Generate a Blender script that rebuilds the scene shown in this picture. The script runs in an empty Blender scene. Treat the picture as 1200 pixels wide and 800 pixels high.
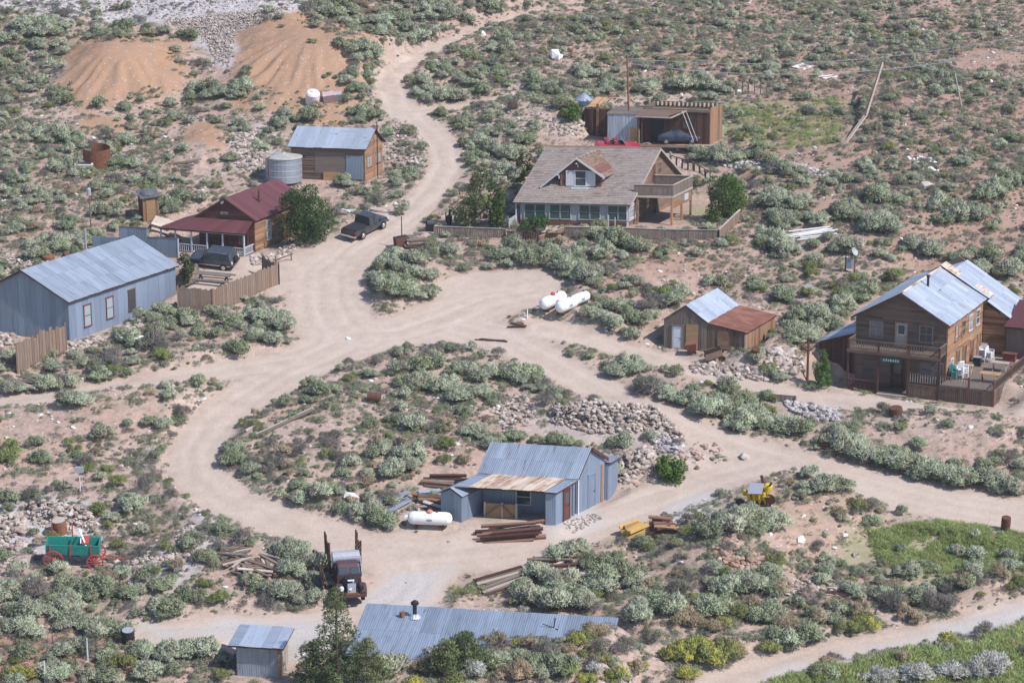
import bpy, bmesh, math, random
import numpy as np
from mathutils import Vector, Matrix
R = math.radians
# ------------------------------------------------------------------ camera, world, sun, exposure
sc = bpy.context.scene
col = sc.collection
F_PX, PITCH = 2700.0, 14.5
ZC, YC, SLOPE = 47.572, 183.948, 0.1745
cd = bpy.data.cameras.new('camera'); cam = bpy.data.objects.new('camera', cd); col.objects.link(cam)
cam.location = (0, 0, ZC); cam.rotation_euler = (R(90 - PITCH), 0, 0)
cd.sensor_width = 36; cd.lens = 36 * F_PX / 1200; cd.clip_start = 1; cd.clip_end = 6000
sc.camera = cam
SUN_EL, SUN_AZ = R(47), math.atan2(0.86, -0.51)      # azimuth clockwise from +Y
w = bpy.data.worlds.new("World"); sc.world = w; w.use_nodes = True
nt = w.node_tree; bg = nt.nodes['Background']
sky = nt.nodes.new('ShaderNodeTexSky'); sky.sky_type = 'NISHITA'; sky.sun_disc = False
sky.sun_elevation = SUN_EL; sky.sun_rotation = SUN_AZ; sky.altitude = 2500
nt.links.new(sky.outputs[0], bg.inputs[0]); bg.inputs[1].default_value = 0.15
sl = bpy.data.lights.new('sun', 'SUN'); sl.energy = 3.9; sl.angle = R(0.5); sl.color = (1, 0.97, 0.93)
so = bpy.data.objects.new('sun', sl); col.objects.link(so)
sdir = Vector((math.sin(SUN_AZ) * math.cos(SUN_EL), math.cos(SUN_AZ) * math.cos(SUN_EL), math.sin(SUN_EL)))
so.rotation_euler = sdir.to_track_quat('Z', 'Y').to_euler()
sc.view_settings.view_transform = 'Standard'; sc.view_settings.look = 'None'
sc.view_settings.exposure = 0.58; sc.view_settings.gamma = 1
sc.cycles.max_bounces = 5; sc.cycles.diffuse_bounces = 3; sc.cycles.transparent_max_bounces = 4

rng = np.random.default_rng(7)
random.seed(7)

def lin(h):
    c = [int(h[i:i+2], 16) / 255 for i in (0, 2, 4)]
    return tuple((x / 12.92 if x <= .04045 else ((x + .055) / 1.055) ** 2.4) for x in c)

# ------------------------------------------------------------------ noise and terrain
def vnoise(x, y, s, seed):
    x = np.asarray(x, float) / s + 1000; y = np.asarray(y, float) / s + 1000
    xi = np.floor(x).astype(np.int64); yi = np.floor(y).astype(np.int64)
    fx = x - xi; fy = y - yi; fx = fx * fx * (3 - 2 * fx); fy = fy * fy * (3 - 2 * fy)
    def h(a, b):
        n = (a * 374761393 + b * 668265263 + seed * 1442695041) & 0x7fffffff
        n = ((n ^ (n >> 13)) * 1274126177) & 0x7fffffff
        return ((n ^ (n >> 16)) & 0xffff) / 65535.0
    return (h(xi, yi) * (1 - fx) * (1 - fy) + h(xi + 1, yi) * fx * (1 - fy) + h(xi, yi + 1) * (1 - fx) * fy + h(xi + 1, yi + 1) * fx * fy) * 2 - 1
def fbm(x, y, s, seed, o=3):
    r = 0; a = 1
    for i in range(o): r = r + a * vnoise(x, y, s / 2 ** i, seed + i * 17); a *= .5
    return r
def sm(t):
    t = np.clip(t, 0, 1); return t * t * (3 - 2 * t)

cp, sp = math.cos(R(PITCH)), math.sin(R(PITCH))
def rays(px, py):
    px = np.asarray(px, float); py = np.asarray(py, float)
    X = (px - 600) / F_PX; U = (400 - py) / F_PX
    return X, cp + U * sp, -sp + U * cp
def plane_pt(px, py):          # a photo point on the plain hillside
    dx, dy, dz = rays(px, py)
    t = (-YC * SLOPE - ZC) / (dz - SLOPE * dy)
    return dx * t, dy * t
def plane_poly(pts):
    a = np.array(pts, float); x, y = plane_pt(a[:, 0], a[:, 1]); return np.stack([x, y], 1)

def poly_sdf(x, y, P):         # negative inside
    d = np.full(x.shape, 1e9); ins = np.zeros(x.shape, bool)
    n = len(P)
    for i in range(n):
        ax, ay = P[i]; bx, by = P[(i + 1) % n]
        ex, ey = bx - ax, by - ay
        t = np.clip(((x - ax) * ex + (y - ay) * ey) / (ex * ex + ey * ey + 1e-9), 0, 1)
        d = np.minimum(d, np.hypot(x - ax - ex * t, y - ay - ey * t))
        c = ((ay > y) != (by > y)) & (x < (bx - ax) * (y - ay) / (by - ay + 1e-12) + ax)
        ins ^= c
    return np.where(ins, -d, d)
RS = .86      # road widths as measured across the worn surface
def line_sdf(x, y, P, rad):
    d = np.full(x.shape, 1e9); rad = np.asarray(rad) * RS
    for i in range(len(P) - 1):
        ax, ay = P[i]; bx, by = P[i + 1]; ex, ey = bx - ax, by - ay
        t = np.clip(((x - ax) * ex + (y - ay) * ey) / (ex * ex + ey * ey + 1e-9), 0, 1)
        r = rad[i] + (rad[i + 1] - rad[i]) * t
        d = np.minimum(d, np.hypot(x - ax - ex * t, y - ay - ey * t) - r)
    return d

# frames: local (a,b,c) -> world; a runs left-right along the front, b away from the viewer
class Frame:
    def __init__(s, x, y, al, be=None, z=None):
        be = al if be is None else be
        s.x, s.y = x, y
        s.z = (y - YC) * SLOPE if z is None else z
        s.u = (math.cos(R(al)), -math.sin(R(al))); s.v = (math.sin(R(be)), math.cos(R(be)))
    def w(s, a, b, c):
        return (s.x + s.u[0] * a + s.v[0] * b, s.y + s.u[1] * a + s.v[1] * b, s.z + c)
    def r(s, a, b, c):
        return (s.u[0] * a + s.v[0] * b, s.u[1] * a + s.v[1] * b, c)
FR = dict(hotel=Frame(34.42, 176.52, 24.1, 27.2), blue=Frame(-36.42, 183.9, 23.5, 27.1), redc=Frame(-23.16, 203.13, 19.1, 21.2),
          woodc=Frame(-14.32, 221.1, 12.2, 18.3), house=Frame(10.68, 209.25, 7, 24.4), shed=Frame(15.92, 182.07, 19.1, 27.1),
          work=Frame(4.6, 154.88, 11, 33), garage=Frame(20.06, 231.66, 13.8, 23.7), box=Frame(12.70, 232.48, 10.8, 13.8),
          privy=Frame(-14.23, 133.9, 9.4, 7.6), low=Frame(-10.29, 132.42, 9.0, 9.3))
FR['hotel_front'] = Frame(34.42, 176.52, 24.1, 27.2, z=FR['hotel'].z - 1.15)
PADS = [('hotel', -8, 4.6, .2, 15.5, 1.2), ('hotel_front', -9.5, 5.4, -3.6, -.3, 1.6), ('blue', -9, .3, -.3, 15.3, 2.0), ('redc', -9.2, .6, -2.3, 10, 2.2), ('woodc', -8, .3, -.2, 5, 1.6),
        ('house', -10.6, 5, -.5, 14, 2.5), ('shed', -3.8, 3.4, -.3, 6.5, 1.6), ('work', -9.2, .3, -3.2, 4, 1.6), ('garage', -13, .4, -1, 4.4, 1.5),
        ('privy', -3.6, .6, -.6, 3, 1.2), ('low', -1, 17, -.5, 7.0, 2.0)]

ROADS = [  # photo points of the centre line with half widths in metres
    [(700, 6, .9), (640, 17, .9), (580, 34, 1.0), (530, 52, .95), (500, 66, 1.3), (473, 84, 1.6), (455, 104, 1.9), (468, 128, 2.1), (500, 150, 2.1), (518, 170, 2.0), (524, 195, 2.0), (508, 222, 2.1),
     (485, 246, 2.2), (455, 268, 2.8), (412, 290, 3.6), (385, 318, 3.8), (382, 350, 4.0), (392, 380, 4.0), (430, 400, 3.5)],
    [(470, 135, 1.5), (540, 125, .9), (600, 116, .8)],
    [(400, 395, 4.0), (470, 392, 4.2), (530, 372, 4.2), (580, 352, 4.0), (625, 345, 3.0)],
    [(540, 385, 3.8), (590, 398, 2.6), (640, 424, 2.2), (700, 455, 2.2), (760, 487, 2.2), (830, 515, 2.2), (900, 535, 2.3), (980, 556, 2.4), (1060, 578, 2.6), (1130, 594, 2.8), (1260, 615, 3)],
    [(640, 388, 2.0), (700, 402, 1.6), (770, 420, 1.4), (850, 444, 1.4), (930, 462, 1.5), (1000, 474, 1.6), (1100, 480, 1.5), (1260, 490, 1.6)],
    [(400, 405, 4.2), (345, 432, 3.4), (295, 465, 2.8), (250, 500, 2.4), (228, 530, 2.2), (232, 560, 2.2), (275, 592, 2.1), (340, 615, 2.3), (410, 640, 2.8), (480, 655, 3.4), (560, 645, 3.6),
     (640, 632, 3.0), (710, 605, 2.6), (780, 580, 2.4), (850, 560, 2.3), (910, 546, 2.3)],
    [(470, 650, 3.6), (490, 680, 3.0), (470, 705, 3.0), (440, 715, 2.4), (360, 735, 2.0), (250, 742, 2.2), (175, 744, 1.4)],
    [(345, 425, 3.0), (290, 432, 2.2), (220, 442, 1.8), (150, 455, 1.5), (80, 468, 1.3), (-60, 478, 1.4)],
    [(840, 812, 1.8), (920, 785, 1.4), (1000, 764, 1.3), (1080, 744, 1.2), (1150, 727, 1.2), (1260, 700, 1.3)],
]
road_w = []
for r_ in ROADS:
    a = np.array(r_, float); x, y = plane_pt(a[:, 0], a[:, 1]); road_w.append((np.stack([x, y], 1), a[:, 2]))
YARDS = [[(212, 332), (250, 312), (330, 298), (400, 285), (380, 330), (320, 350), (300, 322), (215, 345)],
         [(505, 335), (560, 318), (640, 318), (665, 335), (640, 350), (600, 372), (520, 372)]]
yard_w = [plane_poly(p) for p in YARDS]
def road_sdf(x, y):
    d = np.full(np.shape(x), 1e9)
    for P, rd in road_w: d = np.minimum(d, line_sdf(x, y, P, rd))
    for P in yard_w: d = np.minimum(d, poly_sdf(x, y, P))
    return d
# low mounds and hollows: photo point, radii in metres, height, turn
MOUNDS = [(145, 95, 7.0, 8, 3.6, 0), (368, 85, 10.5, 12, 4.2, 0), (240, 176, 4.5, 5, 1.3, 0), (270, 40, 8, 9, 2.0, 0), (120, -10, 40, 20, 9.0, 0),
          (470, 480, 9, 9, .9, 0), (330, 540, 6, 8, .7, 0), (720, 492, 6, 3.2, 1.3, 0), (855, 655, 4.2, 4.5, 1.7, 0), (930, 600, 4.5, 5.5, 1.5, 0), (1050, 655, 7, 7, -.7, 0),
          (1110, 505, 9, 4, 1.2, 0), (180, 475, 7, 4, 1.0, 0), (40, 500, 7, 5, .8, 0), (665, 385, 5, 4, .7, 0), (480, 330, 4.5, 4.5, .5, 0), (720, 320, 7, 6, .7, 0),
          (890, 400, 3.5, 5, 1.1, 0), (60, 640, 6, 6, -.3, 0), (640, 135, 5, 6, 1.0, 0), (1120, 160, 18, 22, 1.5, 0), (700, 60, 20, 20, 1.0, 0),
          (1010, 260, 8, 8, .9, 0), (820, 790, 9, 6, .9, 0), (1110, 690, 9, 3.2, .7, 0), (1090, 800, 9, 4, .8, 0), (240, 680, 6, 6, .5, 0), (740, 720, 6, 5, .6, 0)]
mw = []
for m in MOUNDS:
    x, y = plane_pt(m[0], m[1]); mw.append((float(x), float(y)) + m[2:])
def height_raw(x, y):
    x = np.asarray(x, float); y = np.asarray(y, float)
    yy = np.where(y > 420, 420 + 300 * (1 - np.exp(-(y - 420) / 300)), y)
    yy = np.where(yy < 60, 60 + (yy - 60) * .25, yy)
    base = (yy - YC) * SLOPE
    far = sm((np.hypot(x, y - 200) - 170) / 300)
    base = base + far * fbm(x, y, 260, 5, 3) * 14
    rel = 0
    for (mx, my, rx, ry, h, t) in mw:
        q = ((x - mx) / rx) ** 2 + ((y - my) / ry) ** 2
        rel = rel + h * np.exp(-(q ** 1.5) * .8)
    gul = 0
    for i_ in (0, 1, 2):
        mx, my, rx, ry, h_, t = mw[i_]; q = ((x - mx) / rx) ** 2 + ((y - my) / ry) ** 2; an = np.arctan2(y - my, x - mx)
        gul = gul - np.exp(-((np.sqrt(q) - .8) / .45) ** 2) * (.6 * np.abs(vnoise(an * 9, np.sqrt(q) * 1.5, 1, 41 + i_)) + .4 * np.abs(vnoise(an * 21, np.sqrt(q) * 2.5, 1, 51 + i_)))
    rd = road_sdf(x, y)
    off = sm((rd + .2) / 2.2)
    n = fbm(x, y, 9, 11, 2) * .32 + fbm(x, y, 2.6, 23, 3) * .13
    # soil piled up and cut along the road edges
    bank = .35 * np.exp(-((rd - 1.1) / 1.0) ** 2) * (1 + vnoise(x, y, 6, 77))
    h = base + gul + rel * (.35 + .65 * off) + (n + bank) * off + fbm(x, y, 3, 31, 2) * .03
    for (nm, a0, a1, b0, b1, bl) in PADS:
        f = FR[nm]; det = f.u[0] * f.v[1] - f.u[1] * f.v[0]
        dx = x - f.x; dy = y - f.y
        a = (dx * f.v[1] - dy * f.v[0]) / det; b = (f.u[0] * dy - f.u[1] * dx) / det
        q = np.hypot(np.maximum(np.maximum(a0 - a, a - a1), 0), np.maximum(np.maximum(b0 - b, b - b1), 0))
        t = sm(q / bl)
        h = h * t + (f.z - .02) * (1 - t)
        if nm == 'low':      # spoil heap that has slid over the near corner of the roof
            s_ = (a - 3.0) * .45 - (b + .2) * .893 + vnoise(x, y, 2.5, 3) * .35
            g = sm((s_ + .3) / 1.3) * (1 - sm((s_ - 5) / 7)) * sm((a + .5) / 3) * (1 - sm((a - 15.5) / 4))
            hz = f.z + 2.35 + .145 * np.clip(b, -2, 7.2) + .35 * np.tanh(s_) + fbm(x, y, 3, 13, 3) * .14
            h = h * (1 - g) + np.maximum(h, hz) * g
    return h
X0, X1, Y0, Y1, ST = -84., 84., 108., 322., .35
gx = np.arange(X0, X1 + ST / 2, ST); gy = np.arange(Y0, Y1 + ST / 2, ST)
def grow(v, n, lim):
    out = []; s = ST
    while abs(v - n) < lim: s *= 1.22; v += s if lim > 0 else -s; out.append(v)
    return out
def stretch(a, lo, hi):
    L = [a[0]]; s = ST
    while L[-1] > lo: s *= 1.2; L.append(L[-1] - s)
    H_ = [a[-1]]; s = ST
    while H_[-1] < hi: s *= 1.2; H_.append(H_[-1] + s)
    return np.array(L[:0:-1] + list(a) + H_[1:])
ax_, ay_ = stretch(gx, -2200, 2200), stretch(gy, -900, 3200)
GX, GY = np.meshgrid(ax_, ay_)
GZ = height_raw(GX, GY)
GRD = road_sdf(GX, GY)
centre = np.full(GX.shape, 1e9)
for P_, rd_ in road_w: centre = np.minimum(centre, line_sdf(GX, GY, P_, np.zeros(len(rd_))))
wob_ = fbm(GX, GY, 7, 19, 2) * .25
RUT = (np.exp(-((centre - .85 + wob_) / .28) ** 2) + .6 * np.exp(-((centre - 2.0 + wob_ * 2) / .25) ** 2)) * sm(-GRD / .5)
GZ = GZ - RUT * .07
def gsample(G, x, y):
    i = np.clip(np.searchsorted(ax_, x) - 1, 0, len(ax_) - 2); j = np.clip(np.searchsorted(ay_, y) - 1, 0, len(ay_) - 2)
    fx = np.clip((x - ax_[i]) / (ax_[i + 1] - ax_[i]), 0, 1); fy = np.clip((y - ay_[j]) / (ay_[j + 1] - ay_[j]), 0, 1)
    return (G[j, i] * (1 - fx) + G[j, i + 1] * fx) * (1 - fy) + (G[j + 1, i] * (1 - fx) + G[j + 1, i + 1] * fx) * fy
def H(x, y): return gsample(GZ, np.asarray(x, float), np.asarray(y, float))
def H1(x, y): return float(H(x, y))
def at_many(px, py):
    dx, dy, dz = rays(px, py)
    ts = np.arange(118, 420, .5)
    x = dx[:, None] * ts; y = dy[:, None] * ts; z = ZC + dz[:, None] * ts
    under = z < H(x, y)
    k = np.argmax(under, 1); k = np.maximum(k, 1)
    lo = ts[k - 1]; hi = ts[k]
    for _ in range(14):
        m = (lo + hi) / 2; u = ZC + dz * m < H(dx * m, dy * m)
        hi = np.where(u, m, hi); lo = np.where(u, lo, m)
    return dx * hi, dy * hi, ZC + dz * hi
def at(px, py):
    x, y, z = at_many(np.array([px], float), np.array([py], float)); return Vector((float(x[0]), float(y[0]), float(z[0])))
def pxm(p):      # photo pixels per metre at a point
    return F_PX / ((p[1]) * cp - (p[2] - ZC) * sp)
def project(p):
    t = p[1] * cp - (p[2] - ZC) * sp; u = p[1] * sp + (p[2] - ZC) * cp
    return 600 + F_PX * p[0] / t, 400 - F_PX * u / t
def normal(x, y, e=.8):
    return Vector((-(H1(x + e, y) - H1(x - e, y)) / (2 * e), -(H1(x, y + e) - H1(x, y - e)) / (2 * e), 1)).normalized()

# ------------------------------------------------------------------ materials
MATS = {}
class N:
    def __init__(s, name, rough=.9):
        s.m = bpy.data.materials.new(name); s.m.use_nodes = True; s.t = s.m.node_tree
        s.b = s.t.nodes['Principled BSDF']; s.b.inputs['Roughness'].default_value = rough
        s.b.inputs['Specular IOR Level'].default_value = .25
        MATS[name] = s.m
    def n(s, typ, **k):
        x = s.t.nodes.new(typ)
        for a, v in k.items(): setattr(x, a, v)
        return x
    def l(s, a, b): s.t.links.new(a, b)
    def tex(s, kind='Object'):
        return s.n('ShaderNodeTexCoord').outputs[kind]
    def mapping(s, src, scale):
        m = s.n('ShaderNodeMapping'); s.l(src, m.inputs[0]); m.inputs['Scale'].default_value = scale; return m.outputs[0]
    def noise(s, src, scale, detail=3, rough=.55, dist=0):
        x = s.n('ShaderNodeTexNoise'); s.l(src, x.inputs['Vector']); x.inputs['Scale'].default_value = scale
        x.inputs['Detail'].default_value = detail; x.inputs['Roughness'].default_value = rough; x.inputs['Distortion'].default_value = dist
        return x.outputs[0]
    def ramp(s, src, a, b, ca=(0, 0, 0), cb=(1, 1, 1)):
        x = s.n('ShaderNodeValToRGB'); s.l(src, x.inputs[0]); e = x.color_ramp.elements
        e[0].position = a; e[1].position = b; e[0].color = (*ca, 1); e[1].color = (*cb, 1); return x.outputs[0]
    def mix(s, f, a, b, mode='MIX'):
        x = s.n('ShaderNodeMix', data_type='RGBA', blend_type=mode)
        for i, v in ((0, f), (6, a), (7, b)):
            if hasattr(v, 'links'): s.l(v, x.inputs[i])
            elif i == 0: x.inputs[0].default_value = v
            else: x.inputs[i].default_value = (*v, 1)
        return x.outputs[2]
    def math(s, op, a, b=0.):
        x = s.n('ShaderNodeMath', operation=op)
        for i, v in ((0, a), (1, b)):
            if hasattr(v, 'links'): s.l(v, x.inputs[i])
            else: x.inputs[i].default_value = v
        return x.outputs[0]
    def attr(s, name, out='Fac'):
        x = s.n('ShaderNodeAttribute'); x.attribute_name = name; return x.outputs[out]
    def objrnd(s): return s.n('ShaderNodeObjectInfo').outputs['Random']
    def bump(s, h, st, dist=.05):
        x = s.n('ShaderNodeBump'); s.l(h, x.inputs['Height']); x.inputs['Strength'].default_value = st; x.inputs['Distance'].default_value = dist
        s.l(x.outputs[0], s.b.inputs['Normal'])
    def out(s, c):
        if hasattr(c, 'links'): s.l(c, s.b.inputs['Base Color'])
        else: s.b.inputs['Base Color'].default_value = (*c, 1)

def sc_(c, k): return tuple(min(1, x * k) for x in c)
WOODP = {}
def upright(m):      # the same timber with its grain running up the board
    if m.name.endswith('_upright') or m.name not in WOODP: return m
    if m.name + '_upright' not in MATS: wood(m.name + '_upright', *WOODP[m.name], up=True)
    return MATS[m.name + '_upright']
def wood(name, base, var=.35, grey=None, rough=.9, gmix=.5, up=False):
    WOODP[name] = (base, var, grey, rough, gmix)
    k = N(name, rough); o = k.tex()
    loc = k.attr('loc', 'Vector')
    g = k.noise(k.mapping(loc, (2.5, 2.5, .25) if up else (.35, .35, 2.5)), 1.2, 4)
    fine = k.noise(k.mapping(loc, (9, 9, .5) if up else (.5, .5, 9)), 3, 3)
    rr = k.attr('rnd')
    c = k.mix(rr, sc_(base, 1 - var), sc_(base, 1 + var))
    if grey: c = k.mix(k.ramp(g, .5 - gmix * .3, .62), c, grey)
    c = k.mix(k.math('MULTIPLY', k.ramp(fine, .35, .75), .35), c, sc_(base, .45))
    k.out(c); k.bump(fine, .4, .02); return k.m
def metal(name, base, rust=None, ramt=.0, rough=.45, met=.35, axis=0, tint=None, streak=.25):
    k = N(name, rough)
    loc = k.attr('loc', 'Vector')
    s_ = [0.25, 0.25, 0.25]; s_[axis] = 3.0
    st = k.noise(k.mapping(loc, s_), 2.2, 4, .6)
    bl = k.noise(loc, .9, 4, .6)
    rr = k.objrnd()
    c = k.mix(rr, sc_(base, .84), sc_(base, 1.12))
    c = k.mix(k.math('MULTIPLY', k.ramp(st, .42, .7), streak), c, sc_(base, .5))
    if tint: c = k.mix(k.ramp(bl, .45, .62), c, tint)
    if rust: c = k.mix(k.ramp(k.math('ADD', k.math('MULTIPLY', st, .6), k.math('MULTIPLY', bl, .4)), .62 - ramt * .3, .70 - ramt * .2), c, rust)
    k.out(c); k.b.inputs['Metallic'].default_value = met
    wv = k.n('ShaderNodeTexWave', wave_type='BANDS', bands_direction='XYZ'[axis]); k.l(loc, wv.inputs[0]); wv.inputs['Scale'].default_value = 2.1
    k.bump(wv.outputs[0], .35, .04); return k.m
def plain(name, c, rough=.7, met=0, var=.15, scale=4, spec=.25):
    k = N(name, rough); nz = k.noise(k.tex(), scale, 3)
    k.out(k.mix(nz, sc_(c, 1 - var), sc_(c, 1 + var))); k.b.inputs['Metallic'].default_value = met; k.b.inputs['Specular IOR Level'].default_value = spec
    return k.m
def glass(name, c=(.05, .06, .07)):
    k = N(name, .08); k.out(c); k.b.inputs['Specular IOR Level'].default_value = .6; return k.m
def foliage(name, a, b, hv=.06, dead=None, damt=.3):
    k = N(name, .85)
    rr = k.attr('rnd'); ob = k.objrnd()
    c = k.mix(rr, a, b)
    hs = k.n('ShaderNodeHueSaturation'); k.l(c, hs.inputs['Color'])
    k.l(k.math('ADD', k.math('MULTIPLY', ob, hv), .5 - hv / 2), hs.inputs['Hue'])
    k.l(k.math('ADD', k.math('MULTIPLY', k.math('FRACT', k.math('MULTIPLY', ob, 7.31)), .42), .88), hs.inputs['Value'])
    c = hs.outputs[0]
    if dead:
        c = k.mix(k.ramp(k.attr('rnd2'), 1 - damt - .02, 1 - damt + .02), c, dead)
    k.out(c); k.b.inputs['Specular IOR Level'].default_value = .15
    tr = k.n('ShaderNodeBsdfTranslucent'); k.l(c, tr.inputs[0]); mx = k.n('ShaderNodeMixShader'); mx.inputs[0].default_value = .32
    k.l(k.b.outputs[0], mx.inputs[1]); k.l(tr.outputs[0], mx.inputs[2]); k.l(mx.outputs[0], k.t.nodes['Material Output'].inputs[0]); return k.m

galv = metal('galvanised_roofing', (.40, .44, .52), rust=(.20, .11, .07), ramt=.08, axis=0, rough=.5)
galv_low = metal('slate_blue_sheeting', (.27, .315, .39), rust=(.16, .11, .10), ramt=.1, axis=0, rough=.55, streak=.5)
galv_b = metal('galvanised_roofing_worn', (.46, .50, .57), rust=(.26, .17, .13), ramt=.16, axis=1, rough=.45)
galv_blue = metal('blue_grey_sheeting', (.30, .34, .41), rust=(.16, .11, .10), ramt=.1, axis=1, rough=.55, streak=.45)
galv_wall = metal('grey_wall_sheeting', (.23, .275, .34), axis=0, rough=.6, rust=(.15, .10, .08), ramt=.02)
galv_wall_b = metal('blue_wall_sheeting', (.25, .295, .385), axis=1, rough=.6)
rusty_roof = metal('rust_red_sheeting', (.21, .085, .06), tint=(.26, .12, .08), axis=1, rough=.8, met=.1)
rust_pale = metal('pale_rusty_sheeting', (.58, .47, .38), rust=(.28, .14, .08), ramt=.5, axis=0, rough=.7, met=.1)
maroon = metal('maroon_roofing', (.115, .04, .045), axis=1, rough=.6, met=.0, streak=.15)
white_m = plain('white_enamel', (.70, .69, .68), .45, var=.13, scale=1.6)
tank_pink = plain('faded_white_plastic', (.70, .60, .60), .5, var=.08)
rust_m = plain('rusty_iron', (.12, .055, .04), .85, .2, var=.5, scale=6)
rust_l = plain('light_rust', (.22, .10, .06), .9, .1, var=.5, scale=5)
dark_m = plain('dark_iron', (.03, .03, .035), .7, .3)
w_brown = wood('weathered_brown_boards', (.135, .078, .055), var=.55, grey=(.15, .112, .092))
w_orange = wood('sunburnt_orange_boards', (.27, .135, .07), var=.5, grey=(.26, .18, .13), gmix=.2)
w_grey = wood('grey_weathered_boards', (.18, .14, .118), grey=(.17, .13, .11))
w_dark = wood('dark_red_brown_boards', (.085, .04, .032))
w_pale = wood('pale_bare_timber', (.44, .36, .29), grey=(.36, .31, .28))
w_maroon = wood('red_brown_painted_timber', (.13, .055, .045))
w_ply = wood('orange_plywood', (.42, .25, .13), var=.15, grey=(.30, .19, .11), gmix=.1)
w_yellow = wood('yellow_cut_timber', (.62, .38, .12), var=.2)
w_white = plain('white_trim_paint', (.46, .46, .48), .6, var=.15)
w_beam = wood('red_brown_beams', (.24, .125, .09))
shingle = wood('cedar_shingles', (.24, .19, .17), var=.28, grey=(.28, .235, .215))
shingle_r = wood('red_brown_shingles', (.20, .135, .10), var=.3)
pane_m = glass('window_glass')
pane_l = glass('curtained_window_glass', (.30, .33, .36))
green_pane = glass('porch_window_glass', (.045, .075, .07))
tyre_m = plain('tyre_rubber', (.02, .02, .02), .9)
chrome = plain('chrome', (.6, .6, .62), .25, .9, var=.02)
canvas_m = plain('corroded_grey_sheet', (.33, .33, .37), .6, .2)
stone_m = None
def stone_mat(name, a, b):
    k = N(name, .95); rr = k.attr('rnd'); nz = k.noise(k.tex(), 3, 4)
    c = k.mix(rr, a, b); c = k.mix(k.math('MULTIPLY', k.ramp(nz, .4, .7), .3), c, sc_(a, .6)); k.out(c); k.bump(nz, .6, .04); return k.m
stone_m = stone_mat('pale_limestone', (.24, .18, .15), (.52, .44, .39))
stone_g = stone_mat('mauve_grey_rubble', (.26, .22, .215), (.52, .47, .46))
stone_r = stone_mat('red_brown_rock', (.26, .15, .11), (.44, .32, .26))
stone_w = stone_mat('white_rock', (.62, .60, .60), (.80, .78, .78))

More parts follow.
